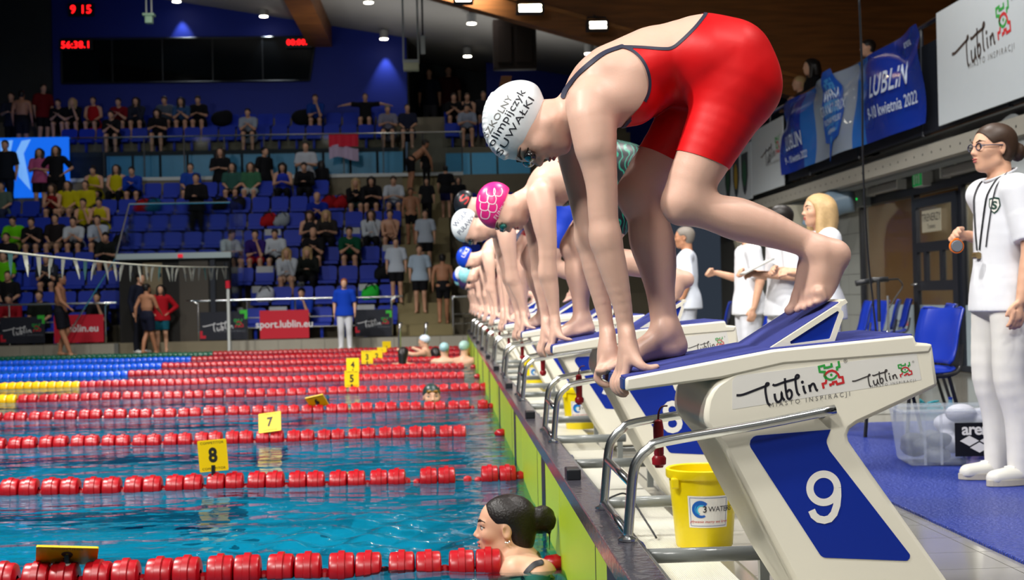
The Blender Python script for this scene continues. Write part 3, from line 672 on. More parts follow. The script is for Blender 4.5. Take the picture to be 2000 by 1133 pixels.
# low tiled wall at the foot of the stand
lt = mesh('low_tile_mesh', *(lambda b: (b.v, b.f))(MB().box((.004, -.008, .004), (.476, 0, .236)))); lt.materials.append(FARWALL)
lw = struct(MB().box((-4.95, 28.9, 0.0), (-1.2, 29.02, .24)).box((-14, 28.9, 0), (-7.2, 29.02, .24)).box((-1.2, 28.9, 0), (4.8, 29.02, .24)).build('wall_low', WALLG))
for i in range(39):
    x = -14 + i * .48
    if -7.6 < x < -4.96: continue
    obj('tile', lt, None, lw, (x, 28.9, 0))
# seats
SEAT = mat('seat_blue', (16, 50, 176), .5, spec=.3); PLATE = mat('plate_white', (210, 214, 220), .5); SEATW = mat('seat_cover', (188, 192, 196), .7)
sb = MB()
sb.prism(round_poly([(-.2, .36), (.2, .36), (.22, .78), (-.22, .78)], [.02, .02, .07, .07], 4), lambda u, v, d: (u, d + (v - .36) * .22, v), .10, .125)
sb.prism([(-.11, .38), (.08, .40), (.10, .46), (-.10, .44)], lambda u, v, d: (d, u, v), -.2, .2)
sb.box((-.03, .02, 0), (.03, .10, .40))
seat_me = mesh('stadium_seat_mesh', sb.v, sb.f); seat_me.materials.append(SEAT)
pl = MB().box((-.03, .190, .70), (.03, .198, .745)); plate_me = mesh('plate_mesh', pl.v, pl.f); plate_me.materials.append(PLATE)
cv = MB().box((-.19, .165, .60), (.19, .20, .79)); cover_me = mesh('cover_mesh', cv.v, cv.f); cover_me.materials.append(SEATW)
OCC = {}
seat_root = None
SEATS = []
ORD = 'first second third fourth fifth sixth seventh eighth ninth tenth eleventh twelfth thirteenth fourteenth fifteenth sixteenth seventeenth eighteenth nineteenth twentieth twenty-first twenty-second twenty-third twenty-fourth'.split()
def px_x(px, y): return at(px, 400, y=y)[0]
rows = [(RY(r) - .1, RZ(r), r) for r in range(8)] + [(38.1, 5.1, 8), (38.9, 5.55, 9)]
for (y, z, r) in rows:
    x = -11.2 if r < 8 else -10.6
    while x < 1.9:
        vis = not (-1.62 < x < -.18) and not (r < 2 and -7.6 < x < -4.7) and not (r in (6, 7) and x > -5.0 + (0 if r == 6 else 99) and False)
        if r == 7 and (x > -3.6 or x < -8.6): vis = False
        if x > -.18 and r < 3: vis = False
        if vis: SEATS.append((x, y, z, r))
        x += .475
for i, (x, y, z, r) in enumerate(SEATS):
    s = obj('stadium_seat', seat_me, None, None, (x, y, z)); same = sorted([q[0] for q in SEATS if q[3] == r and (q[0] < -1) == (x < -1)], reverse=x < -1); lab_ = '%s blue seat %s of the stairs in the %s' % (ORD[same.index(x)], 'left' if x < -1 else 'right', (ORD[r] + ' lower row') if r < 8 else ('front' if r == 8 else 'back') + ' upper row')
    tag(s, lab_, 'seat', 'spectator stand seats' if r < 8 else 'upper tier seats'); obj('number_plate', plate_me, None, s)
# upper tier riser panels and glass balustrade
LBLUE = mat('riser_blue', (96, 190, 240), .3, spec=.5, noise=.06)
rz = struct(MB().box((-10.9, 37.22, 4.3), (-1.6, 37.3, 5.12)).build('wall_riser', DARKW))
for i in range(11): obj('riser_panel', mesh('riser_panel', *(lambda b: (b.v, b.f))(MB().box((-9.35 + i * .72, 37.18, 4.42), (-8.7 + i * .72, 37.22, 5.0)))), LBLUE, rz)
for i, (a, b) in enumerate(((-.35, .3), (.34, 1.0), (1.05, 1.9))): obj('riser_panel', mesh('riser_panel', *(lambda b_: (b_.v, b_.f))(MB().box((a, 36.9, 3.6), (b, 36.95, 4.9)))), LBLUE, rz)
GL2 = mat('glass_balustrade', (150, 200, 220), .05, trans=1., ior=1.05, alpha=.3)
gb = thing('glass_balustrade', 'long glass balustrade along the upper tier front', 'balustrade', (-5, 36.6, 4.3))
for i in range(10): MB().box((-5.3 + i * 1.04, -.01, .06), (-4.3 + i * 1.04, .01, 1.1)).build('pane', GL2, gb, loc=(0, 0, 0))
MB().box((-5.4, -.03, -.02), (5.1, .05, .07)).build('base_rail', mat('rail_white', (196, 204, 206), .4), gb); MB().cyl((-5.4, 0, 1.13), (5.1, 0, 1.13), .022, 8).build('top_rail', CHROME, gb)
for i in range(11): MB().box((-5.33 + i * 1.04, -.02, .06), (-5.3 + i * 1.04, .02, 1.1)).build('post', FRAME, gb)
def flat_thing(name, verts, faces, m, label, cat, group=None): return tag(obj(name, mesh(name, verts, faces), m), label, cat, group)
# red and white flag over the glass
FL = MB()
def flag(px0, py0, px1, py1, y, cols, label):
    a = at(px0, py0, y=y); b = at(px1, py1, y=y); t = thing('flag', label, 'flag', ((a[0] + b[0]) / 2, y, b[2]))
    n = 10; zs = np.linspace(a[2], b[2], len(cols) + 1)
    for c in range(len(cols)):
        V = []; F = []
        for i in range(n + 1):
            for zz in (zs[c], zs[c + 1]): V.append((a[0] + (b[0] - a[0]) * i / n - (a[0] + b[0]) / 2, .04 * math.sin(i * 1.3 + c), zz - b[2] + (.06 * math.sin(i * .5) if c else 0)))
        for i in range(n): F.append((2 * i, 2 * i + 2, 2 * i + 3, 2 * i + 1))
        o = obj(('red_band', 'white_band')[c], mesh('band', V, F), cols[c], t); s = o.modifiers.new('solid', 'SOLIDIFY'); s.thickness = .006
flag(642, 263, 700, 310, 36.5, [mat('flag_red', (214, 30, 60), .7), mat('flag_white', (190, 170, 200), .7)], 'red and pale flag draped over the glass balustrade')
# bright display screen at far left
SCRB = mat('screen_blue', (10, 60, 160), .3, emit=(20, 108, 240), estr=.9); SCRW = mat('screen_white', (150, 190, 230), .3, emit=(110, 170, 245), estr=.9)
p0, p1 = at(-30, 270, y=36.5), at(135, 347, y=36.5)
sc_ = MB().box((p0[0], 36.5, p1[2] - .5), (p1[0], 36.58, p0[2])).build('display_screen', SCRB); tag(sc_, 'bright blue video screen behind standing spectators at far left', 'screen')
put2d('screen_shape', [([tuple(at(a, b, y=36.49)[[0, 2]]) for a, b in ((42, 275), (60, 272), (46, 300), (52, 330), (60, 372), (36, 345), (30, 300))], [tuple(range(7))]), ([tuple(at(a, b, y=36.49)[[0, 2]]) for a, b in ((0, 276), (25, 274), (20, 300), (2, 320))], [(0, 1, 2, 3)])], lambda u, v: ((u, 36.499, v), (0, -1, 0)), SCRW, sc_)
# vomitory: glazed entrance box
vm = thing('entrance_box', 'glazed entrance box with dark doorway cut into the stand', 'entrance', (-6.1, 29.2, 0))
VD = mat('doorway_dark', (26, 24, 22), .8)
def L(x0, y0, z0, x1, y1, z1): return MB().box((x0 + 6.1, y0 - 29.2, z0), (x1 + 6.1, y1 - 29.2, z1))
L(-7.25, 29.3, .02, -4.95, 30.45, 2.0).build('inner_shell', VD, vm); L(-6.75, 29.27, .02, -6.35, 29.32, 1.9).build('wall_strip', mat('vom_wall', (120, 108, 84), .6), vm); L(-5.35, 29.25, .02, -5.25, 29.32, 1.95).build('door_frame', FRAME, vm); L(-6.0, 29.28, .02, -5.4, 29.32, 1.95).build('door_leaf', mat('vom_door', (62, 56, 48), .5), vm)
L(-7.3, 29.2, 1.98, -4.9, 29.34, 2.10).build('lintel', mat('lintel_white', (170, 186, 190), .5), vm); L(-6.0, 29.18, 2.0, -5.9, 29.2, 2.07).build('red_sign', mat('sign_red', (220, 30, 50), .5, emit=(220, 30, 50), estr=.6), vm)
L(-7.0, 29.25, 2.1, -4.9, 29.27, 3.12).build('pane', GL2, vm)
for sgx in (-7.3, -4.9): MB().prism([(0, 0.02), (1.8, .6), (1.8, 3.2), (.02, 3.2 if sgx > -5 else 2.2), (0, 2.0)], lambda u, v, d: (d, u, v), sgx + 6.1, sgx + 6.112).build('side_pane', GL2, vm)
MB().cyl((-.9, .06, 3.14), (1.2, .06, 3.14), .02, 8).build('top_rail', CHROME, vm)
MB().tube([(-2.2, -.1, .4), (-1.2, 0, 2.0), (-.9, .05, 3.14)], .018, 8).build('slope_rail', CHROME, vm)
# railings with banners
def railing(x0, x1, label, y=29.3, z=1.08, base=.24, posts=None, pxtop=None):
    t = thing('railing', label, 'railing', ((x0 + x1) / 2, y, base)); cx = (x0 + x1) / 2
    MB().tube(bez([(x0 - cx, 0, 0), (x0 - cx, 0, z - base - .06), (x0 - cx + .06, 0, z - base), (x1 - cx - .06, 0, z - base), (x1 - cx, 0, z - base - .06), (x1 - cx, 0, 0)], 3), .024, 8).build('top_tube', CHROME, t, True)
    n = max(1, round((x1 - x0) / 1.0))
    for i in range(1, n): MB().cyl((x0 - cx + (x1 - x0) * i / n, 0, 0), (x0 - cx + (x1 - x0) * i / n, 0, z - base), .02, 8).build('post', CHROME, t)
    for k in (.3, .55): MB().cyl((x0 - cx, 0, (z - base) * k), (x1 - cx, 0, (z - base) * k), .012, 6).build('cross_rail', CHROME, t)
    return t
railing(-11.5, -7.55, 'chrome railing at far left below the screen'); railing(-5.62, -1.58, 'chrome railing behind the woman in a blue polo'); railing(-.28, .9, 'short chrome railing right of the stairs', z=1.05)
BK = mat('banner_navy', (20, 24, 38), .6); BR = mat('banner_red', (196, 22, 46), .6); BW = mat('banner_ink_white', (220, 222, 226), .6); BG = mat('banner_green', (60, 190, 60), .6)
def banner(px0, px1, py0, py1, kind, label, yb=29.24):
    a, b = at(px0, py0, y=yb), at(px1, py1, y=yb); cx, cz_ = (a[0] + b[0]) / 2, (a[2] + b[2]) / 2
    o = MB().box((a[0] - cx, 0, b[2] - cz_), (b[0] - cx, .012, a[2] - cz_)).build('banner', BK if kind == 'navy' else BR, loc=(cx, yb, cz_)); tag(o, label, 'banner', 'banners on the far railing')
    w = b[0] - a[0]; fn = plane_map((0, -.001, 0), (1, 0, 0), (0, 0, 1), (0, -1, 0))
    if kind == 'navy':
        put_logo(lambda u, v: fn(u - w * .02, v), w * .86, o, BW, mat('banner_small', (130, 134, 144), .6), name='banner_logo')
        put2d('corner_mark', [([(w * .34, w * .33), (w * .5, w * .33), (w * .5, w * .14), (w * .44, w * .14), (w * .44, w * .25), (w * .34, w * .25)], [(0, 1, 2, 3, 4, 5)])], fn, BG, o); put2d('corner_mark', [([(-w * .5, -w * .26), (-w * .38, -w * .26), (-w * .38, -w * .2), (-w * .45, -w * .2), (-w * .45, -w * .1), (-w * .5, -w * .1)], [(0, 1, 2, 3, 4, 5)])], fn, BR, o)
    else: put2d('lettering', [text2d(kind, w * .205, 1, .004)], fn, BW, o)
banner(0, 88, 620, 670, 'navy', 'navy city banner at far left of the railing'); banner(105, 203, 616, 668, 't.lublin.eu', 'red banner behind the walking boy, web address half hidden')
banner(390, 484, 610, 663, 'navy', 'navy city banner left of the red web address banner'); banner(507, 604, 607, 660, 'sport.lublin.eu', 'red banner reading sport lublin eu on the railing'); banner(693, 766, 605, 656, 'navy', 'navy city banner right of the woman in the blue polo')
# backstroke flags on a line with its post
pst = at(448, 690, y=27.8); t = thing('flag_pole', 'thin grey pole with red and black top at the far pool edge', 'pole', (pst[0], 27.8, .02))
MB().cyl((0, 0, 0), (0, 0, 1.3), .03, 10).build('tube', RODM, t); MB().cyl((0, 0, 1.3), (0, 0, 1.45), .05, 8).build('red_clamp', BR, t); MB().cyl((0, 0, 1.45), (-.03, 0, 1.82), .05, 8).build('black_sleeve', DARKP, t)
A0 = at(445, 522, y=27.8); 
A1 = at(-60, 484, y=13.0)
t = thing('pennant_line', 'line of white pennants strung across the pool at left', 'pennants', A0)
pts = [A0 + (A1 - A0) * s - np.array([0, 0, .25 * math.sin(math.pi * s) * .25]) - A0 for s in np.linspace(0, 1, 40)]
MB().tube(pts, .012, 6).build('line', mat('line_white', (206, 206, 190), .6), t)
PW = mat('pennant_white', (214, 216, 204), .6); PT = mat('pennant_teal', (90, 150, 150), .6)
for i in range(31):
    s = (i + .5) / 31; p = A0 + (A1 - A0) * s - A0 - np.array([0, 0, .0625 * math.sin(math.pi * s)]); e = (A1 - A0) / np.linalg.norm(A1 - A0) * .085
    tw = math.sin(i * 2.3) * .8; sw = np.array([.03 * math.sin(i * 1.7), .06 * tw, 0])
    V = [p - e, p + e, p + e * .75 * math.cos(tw) + sw + (0, 0, -.13), p + sw * 1.5 + (0, 0, -.24), p - e * .75 * math.cos(tw) + sw + (0, 0, -.13)]
    o = obj('pennant', mesh('pennant', V, [(0, 1, 2, 3, 4)]), PT if i in (5, 13, 22, 28) else PW, t); o.modifiers.new('solid', 'SOLIDIFY').thickness = .003
    if i % 2 and i > 8: MB().cbox(tuple((V[0] + V[3]) / 2 + (0, -.006, -.02)), (.05, .004, .06)).build('mark', INK, t)
# pool ladder rails at far end
for px in (781, 832):
    p = at(px, 690, y=25.6); q = at(px, 632, y=25.6); t = thing('ladder_rail', 'curved steel ladder rail rising from the water, %s one' % ('left' if px < 800 else 'right'), 'ladder rail', p)
    MB().tube(bez([(0, 0, -.5), (0, 0, .2), (.01, .0, q[2] - p[2] - .05), (.02, .08, q[2] - p[2]), (.03, .3, q[2] - p[2] - .02)], 4), .028, 8).build('tube', CHROME, t, True)
# ------------------------------------------------------------------ starting blocks
LP = lambda px, py, y=3.63: tuple(at(px, py, y=y)[[0, 2]])
HW = .25
def block_proto():
    root = thing('starting_block', '', 'starting block', (0, 0, 0))
    side = [LP(1410, 741), LP(1400, 748), LP(1389, 762), LP(1381, 780), LP(1377, 803), LP(1377, 826), LP(1392, 848), LP(1413, 873), LP(1550, 1133), (.600, .055), (1.03, .055), LP(1850, 1133),
            LP(1668, 876), LP(1659, 862), LP(1657, 850), LP(1662, 838), LP(1676, 828), LP(1834, 755), LP(1822, 670), LP(1700, 682), LP(1540, 700), LP(1440, 722)]
    MB().prism(side, XZ, -HW, HW).build('body', CREAM, root, bevel=.012, auto=True)
    # foot plate bolted to the deck
    MB().box((.63, -.26, .024), (1.05, .26, .05)).build('foot_plate', mat('steel_plate', (150, 152, 150), .35, .9), root, bevel=.004)
    tp = [LP(1222, 765), LP(1222, 738), LP(1510, 683), LP(1785, 655), LP(1790, 671), LP(1822, 672), LP(1816, 690), LP(1530, 712), LP(1408, 740)]
    tp = [tp[0], tp[1], tp[2], tp[3], tp[4], tp[5], tp[6], tp[7], tp[8]]
    MB().prism(tp, XZ, -HW - .003, HW + .003).build('platform', CREAM, root, bevel=.007, auto=True)
    a, b, c_ = np.array(LP(1222, 738)), np.array(LP(1510, 683)), np.array(LP(1785, 655))
    u1 = (b - a) / np.linalg.norm(b - a); n1 = np.array([-u1[1], u1[0]]); u2 = (c_ - b) / np.linalg.norm(c_ - b); n2 = np.array([-u2[1], u2[0]])
    q = [a + u1 * .004 - n1 * .012 - np.array([.006, 0]), a + n1 * .004 - u1 * .003, b + n1 * .004, c_ + n2 * .004, c_ - n2 * .004, b - n2 * .006]
    MB().prism([tuple(p) for p in q], XZ, -HW + .012, HW - .012).build('top_mat', GRIT, root, bevel=.003)
    MB().box((a[0] - .006, -HW + .012, LP(1222, 762)[1]), (a[0] + .01, HW - .012, a[1] - .002)).build('front_grip', mat('front_blue', (24, 58, 120), .5, noise=.2, nscale=200), root, bevel=.003)
    # adjustable back plate
    yw = .215; W0 = np.array(LP(1490, 690, 3.66)); W1 = np.array(LP(1662, 579, 3.66)); W2 = np.array(LP(1630, 671, 3.66))
    bp = thing('back_plate', None, None); bp.parent = root
    tri = round_poly([tuple(W0), tuple(W1), tuple(W2)], [.006, .020, .008], 5)
    def inset(P, d):
        c = np.mean(P, 0); out = []
        for i in range(3):
            p = np.array(P[i]); e1 = nrm(np.array(P[i - 1]) - p); e2 = nrm(np.array(P[(i + 1) % 3]) - p); th = math.acos(np.clip(e1 @ e2, -1, 1))
            out.append(tuple(p + nrm(e1 + e2) * d / math.sin(th / 2)))
        return out
    tin = inset([W0, W1, W2], .014)
    for sg in (-1, 1):
        fr = MB(); o_ = tri; i_ = round_poly(tin, .004, 5)
        # rim strip: outer ring minus inner ring, bridged by resampling
        def resample(P, n):
            P = np.array(P + [P[0]]); L = np.r_[0, np.cumsum(np.linalg.norm(np.diff(P, axis=0), axis=1))]; t = np.linspace(0, L[-1], n, endpoint=False)
            return np.stack([np.interp(t, L, P[:, k]) for k in (0, 1)], 1)
        O = resample(o_, 90); c0 = np.mean(tin, 0)
        Ii = resample(i_, 360); I = []
        for p in O:
            I.append(Ii[np.argmin(np.linalg.norm(Ii - p, axis=1))])
        y0, y1 = (sg * yw, sg * (yw - .018)); n = len(O); V = [(p[0], y0, p[1]) for p in O] + [(p[0], y0, p[1]) for p in I] + [(p[0], y1, p[1]) for p in O] + [(p[0], y1, p[1]) for p in I]
        F = []
        for i in range(n):
            j = (i + 1) % n; F += [(i, j, n + j, n + i), (2 * n + i, 3 * n + i, 3 * n + j, 2 * n + j), (i, 2 * n + i, 2 * n + j, j), (n + i, n + j, 3 * n + j, 3 * n + i)]
        fr.add(V, F).build('rim', CREAM, bp, auto=True)
        MB().prism(tin, XZ, sg * (yw - .006), sg * (yw - .012)).build('side_panel', BLUEP, bp)
    ud = (W1 - W0) / np.linalg.norm(W1 - W0); nd = np.array([-ud[1], ud[0]])
    s0, s1 = W0 + ud * .01, W1 - ud * .012
    MB().prism([tuple(s0 - nd * .012), tuple(s0 - nd * .001), tuple(s1 - nd * .001), tuple(s1 - nd * .012)], XZ, -yw + .012, yw - .012).build('slope_panel', CREAM, bp)
    s0, s1 = W0 + ud * .018, W1 - ud * .03
    MB().prism([tuple(s0 - nd * .003), tuple(s0 + nd * .003), tuple(s1 + nd * .003), tuple(s1 - nd * .003)], XZ, -yw + .024, yw - .024).build('slope_mat', GRIT, bp, bevel=.002)
    MB().prism([tuple(W2 - np.array([.004, 0])), tuple(W1 - np.array([.016, .012])), tuple(W1 - np.array([.024, .012])), tuple(W2 - np.array([.012, 0]))], XZ, -yw + .012, yw - .012).build('rear_panel', CREAM, bp)
    # coloured side panels
    bl = [LP(1452, 853), LP(1622, 839), LP(1613, 862), LP(1620, 880), LP(1787, 1096), LP(1605, 1089)]
    for sg in (-1, 1):
        MB().prism(round_poly(bl, [.022, 0, .02, .02, .012, .022], 6), XZ, sg * (HW - .002), sg * (HW + .0015)).build('blue_panel', BLUEP, root)
    # decals
    fnL = plane_map(tuple([LP(1535, 770)[0], -HW - .0005, LP(1535, 770)[1]]), np.array([.995, 0, .10]), np.array([.0, 0, 1.]), (0, -1, 0))
    st = [LP(1430, 735), LP(1790, 690), LP(1800, 742), LP(1430, 800)]
    MB().prism(round_poly(st, [.02, .004, .004, .004], 4), XZ, -HW - .0004, -HW + .001).build('sticker', STICK, root)
    u = np.array([.993, 0, .118])
    for (px, py, sc, ik) in ((1542, 757, .293, INK), (1722, 736, .165, mat('ink_faded', (70, 66, 66), .6))):
        o = LP(px, py); put_logo(plane_map((o[0], -HW - .0006, o[1]), u, (-.05, 0, .998), (0, -1, 0)), sc, root, ik, GREYINK)
    # grab rails, one bent tube on each side joined by two crossbars
    rail = [(.605, .687), (.40, .652), (.152, .616), (.110, .598), (.082, .572), (.066, .535), (.056, .45), (.047, .362)]
    R3 = bez([(p[0], p[1]) for p in rail], 4)
    gr = None
    for sg in (-1, 1):
        o = MB().tube([(p[0], sg * .275, p[1]) for p in R3], .0135, 12).build('grab_rail', CHROME, root, True)
        MB().cyl((.57, sg * .275, .676), (.57, sg * .245, .676), .012, 10).build('rail_stub', CHROME, o)
        MB().lathe([(0, 0), (.026, 0), (.026, .006), (.0135, .012)], (.047, sg * .275, .359), 14).build('rail_flange', CHROME, o)
    for z_, x_ in ((.505, .062), (.375, .049)):
        MB().cyl((x_, -.275, z_), (x_, .275, z_), .0115, 12).build('crossbar', CHROME, root, True)
    return root
def digit_on(root, txt):
    o = LP(1617, 985)
    for sg in (-1,):
        d9 = [stroke2d([(-.006 + .037 * math.cos(a), .031 + .0375 * math.sin(a)) for a in np.linspace(0, 6.2832, 40)], .0195), stroke2d([(.031, .031), (.031, .01), (.028, -.015), (.020, -.037), (.008, -.050), (-.006, -.0535), (-.022, -.050), (-.034, -.040), (-.040, -.026)], .0195)]
        if txt == '9': put2d('lane_number_tail', d9[1:], plane_map((o[0] - .005, sg * (HW + .0015), o[1] + .012), (1, 0, 0), (0, 0, 1), (0, sg, 0)), mat('number_white', (235, 232, 225), .4), root, .0014); d9 = d9[:1]
        put2d('lane_number', d9 if txt == '9' else [text2d(txt, .2, 1, .003, sx=.98)], plane_map((o[0] - .005, sg * (HW + .0015), o[1] + .012), (1, 0, 0), (0, 0, 1), (0, sg, 0)), mat('number_white', (235, 232, 225), .4), root, .0008)
block0 = block_proto()
for n in range(9, -1, -1):
    b = block0 if n == 9 else copy_tree(block0)
    b.location = (0, LANE(n), 0)
    BLK = globals().setdefault('BLOCKS', {}); BLK[n] = b
order = {9: 'nearest cream starting block with large number nine on its blue side panel', 8: 'second nearest cream starting block, under the swimmer in the pink cap',
         7: 'third nearest starting block, under the swimmer in a white cap with dark lettering', 6: 'fourth nearest starting block along the pool end', 5: 'fifth nearest starting block along the pool end',
         4: 'sixth nearest starting block along the pool end', 3: 'seventh nearest starting block along the pool end', 2: 'third farthest starting block along the pool end',
         1: 'second farthest starting block along the pool end', 0: 'farthest starting block, beside the far stairs'}
for n in range(10):
    digit_on(BLOCKS[n], str(n)); tag(BLOCKS[n], order[n], 'starting block', 'starting blocks along the pool end')
# ------------------------------------------------------------------ the near swimmer (lane 9)
def J(px, py, y): return at(px, py, y=y)
def rp(r, y): return r * y / FPX
YC = 3.88
def CH(S, pts, y, k=.02, tag='', n=None, sc=1.):
    out = []
    for q in pts:
        yy = q[3] if len(q) > 3 else y
        out.append((J(q[0], q[1], yy), rp(q[2], yy)))
    S.chain(out, k, n, sc, tag)
    return out
def foot(S, toes, heel, ankle, ball, w, y, tagn, sole_n=None):
    pass
EY = (0, 1, 0)
def main_swimmer():
    root = thing('person', 'swimmer in red suit and white lettered cap crouching on the nearest block', 'person', (.35, YC, .83), 'swimmers on the starting blocks')
    S = SDF()
    # trunk
    CH(S, [(1150, 200, 52), (1180, 172, 70), (1232, 158, 80), (1296, 126, 76), (1372, 120, 86)], YC, .03, 'trunk', EY, 1.42)
    CH(S, [(1372, 120, 84), (1418, 128, 88)], YC, .03, 'trunk', EY, 1.62)
    CH(S, [(1190, 132, 38), (1262, 102, 40)], YC, .03, 'trunk', EY, 1.7)
    for y_ in (3.80, 3.96):
        CH(S, [(1408, 130, 84), (1434, 164, 90)], y_, .03, 'trunk')
    # shoulder blades and ribs
    for sg in (-1, 1):
        S.cap(J(1172, 150, YC + sg * .09), J(1215, 140, YC + sg * .07), .06, .05, .03, tag='trunk')
        S.cap(J(1165, 205, YC + sg * .12), J(1235, 195, YC + sg * .09), .07, .07, .03, tag='trunk')
    # near leg (set back on the sloping plate)
    CH(S, [(1436, 170, 82, 3.79), (1412, 230, 67, 3.775), (1382, 292, 56, 3.765), (1352, 352, 47, 3.76), (1338, 392, 42, 3.76)], 3.77, .03, 'leg')
    CH(S, [(1318, 402, 22, 3.755), (1322, 414, 20, 3.755)], 3.755, .03, 'leg')
    CH(S, [(1340, 396, 40, 3.76), (1396, 416, 37, 3.76), (1440, 428, 42, 3.765), (1492, 444, 37, 3.765), (1545, 464, 29, 3.77), (1588, 482, 25, 3.775)], 3.77, .03, 'leg')
    CH(S, [(1588, 482, 24, 3.775), (1628, 494, 27, 3.775), (1634, 500, 24, 3.775)], 3.77, .02, 'leg')
    S.ell(J(1590, 487, 3.742), np.eye(3), np.array([.02, .012, .02]), .02, tag='leg')
    CH(S, [(1600, 500, 30, 3.775), (1600, 535, 30, 3.775), (1592, 568, 24, 3.775)], 3.77, .025, 'leg', EY, 1.2)
    CH(S, [(1632, 500, 23, 3.775), (1620, 545, 20, 3.775), (1608, 570, 18, 3.765)], 3.77, .025, 'leg')
    CH(S, [(1575, 520, 18, 3.80), (1566, 560, 15, 3.81), (1558, 582, 12, 3.82)], 3.80, .02, 'leg')
    for (a, b, c, r, y_) in (((1600, 570), (1606, 583), (1594, 590), 7.5, 3.728), ((1592, 572), (1592, 588), (1582, 596), 7.5, 3.746), ((1582, 574), (1580, 592), (1571, 601), 8, 3.765),
                             ((1572, 576), (1566, 594), (1557, 605), 8, 3.785), ((1560, 578), (1550, 598), (1541, 607), 10.5, 3.815)):
        CH(S, [(*a, r + 4, y_), (*b, r, y_), (*c, r * .92, y_)], y_, .006, 'leg')
    # far leg (flat on the front of the platform)
    yf = 4.0
    CH(S, [(1420, 160, 80, 3.98), (1360, 225, 66, 3.985), (1305, 295, 52, 3.99), (1262, 348, 42, 3.995), (1247, 376, 38, 4.0)], yf, .03, 'leg')
    CH(S, [(1234, 378, 24, 4.0), (1238, 398, 22, 4.0)], yf, .03, 'leg')
    CH(S, [(1249, 382, 38), (1262, 420, 37), (1273, 468, 44), (1284, 520, 37), (1290, 570, 28), (1296, 620, 26), (1300, 645, 27)], yf, .03, 'leg')
    S.ell(J(1299, 641, 3.962), np.eye(3), np.array([.021, .012, .021]), .02, tag='leg')
    CH(S, [(1302, 645, 27), (1312, 668, 28), (1318, 676, 24)], yf, .02, 'leg')
    CH(S, [(1298, 655, 26), (1262, 678, 22), (1222, 702, 15)], yf, .02, 'leg', EY, 1.35)
    CH(S, [(1318, 680, 18), (1260, 694, 13), (1225, 706, 12)], yf, .02, 'leg', EY, 1.6)
    for i, y_ in enumerate((3.955, 3.972, 3.99, 4.008, 4.032)):
        CH(S, [(1225, 706, 11, y_), (1205 - 2 * i, 713, 8, y_), (1190 - 3 * i, 720, 7.5 + (2 if i == 4 else 0), y_)], y_, .006, 'leg')
    # near arm
    CH(S, [(1150, 205, 46, 3.76), (1160, 250, 44, 3.735), (1166, 300, 38, 3.725), (1175, 360, 31, 3.725), (1178, 420, 29, 3.73), (1182, 466, 28, 3.735)], 3.73, .025, 'arm')
    CH(S, [(1148, 232, 30, 3.72), (1158, 285, 30, 3.71)], 3.72, .03, 'arm')
    CH(S, [(1182, 462, 28, 3.735), (1191, 500, 29, 3.74), (1203, 545, 25, 3.745), (1216, 600, 18.5, 3.75), (1223, 648, 15.5, 3.755)], 3.74, .025, 'arm', EY, 1.12)
    # far arm
    CH(S, [(1128, 250, 44, 3.99), (1122, 290, 36, 4.02), (1132, 345, 32, 4.03), (1144, 415, 27, 4.03), (1150, 466, 25, 4.03)], 4.03, .025, 'arm')
    CH(S, [(1150, 466, 25), (1161, 520, 23.5), (1172, 570, 19), (1182, 620, 14.5), (1186, 652, 14)], 4.03, .025, 'arm', EY, 1.12)
    # near hand: palm, four fingers hooked over the front edge, thumb lying back along the top
    CH(S, [(1224, 650, 15, 3.755), (1226, 682, 18.5, 3.757), (1219, 718, 15, 3.76)], 3.757, .012, 'arm', EY, 1.9)
    for i, (y_, dz) in enumerate(((3.716, 3), (3.742, 0), (3.768, -1), (3.792, 1))):
        r = (6.2, 6.8, 7., 6.3)[i]
        ox = (9, 3, -3, -7)[i]; CH(S, [(1221 + ox * .5, 702, r + 2.5, y_), (1213 + ox, 729, r + 2, y_), (1203 + ox * .9, 749 - dz, r + .6, y_), (1208 + ox * .8, 764 - dz, r, y_), (1220 + ox * .5, 771 - dz, r * .85, y_)], y_, .004, 'arm')
    CH(S, [(1230, 680, 15, 3.735), (1243, 704, 11.5, 3.705), (1255, 716, 8.2, 3.69), (1269, 720, 7, 3.69), (1283, 716, 6.2, 3.69)], 3.70, .014, 'arm')
    # far hand
    CH(S, [(1187, 652, 14, 4.03), (1186, 684, 19, 4.03), (1182, 714, 16, 4.03)], 4.03, .012, 'arm', EY, 1.9)
    for i, y_ in enumerate((3.995, 4.018, 4.042, 4.064)):
        r = (6.6, 6.8, 6.6, 6.)[i]
        CH(S, [(1181, 700, r + 1.5, y_), (1172, 718, r + .6, y_), (1166, 738, r, y_), (1176, 750, r * .92, y_), (1189, 752, r * .85, y_)], y_, .004, 'arm')
    CH(S, [(1194, 684, 13, 4.0), (1199, 706, 10.5, 3.985), (1192, 719, 8.5, 3.98), (1178, 724, 7.4, 3.978), (1168, 723, 6.5, 3.978)], 3.98, .012, 'arm')
    # neck and head
    CH(S, [(1128, 222, 46), (1098, 232, 40), (1068, 236, 42)], YC, .03, 'neck', EY, 1.0)
    u = np.array([-1, 0, -.06]); f = np.array([.05, -.10, -1]); c = J(1031, 249, YC)
    H = head(S, c, u, f, .232, ears=False)
    V, Q = S.net(.0045); V = relax(V, Q, 3, .5); N = vnormals(V, Q)
    obj('body', npmesh('body', V, Q), SKIN, root).data.materials[0] = SKIN
    for ch in root.children: ch.matrix_parent_inverse = root.matrix_basis.inverted()
    # swimsuit cut from the body surface along lines in the side plane

    back = bez([(1213, 95), (1245, 99), (1285, 103), (1304, 101), (1322, 88), (1345, 66), (1362, 46), (1376, 28)], 5)
    arm = bez([(1200, 97), (1224, 106), (1245, 130), (1257, 160), (1256, 188), (1243, 214), (1229, 230), (1212, 250), (1190, 285)], 5)
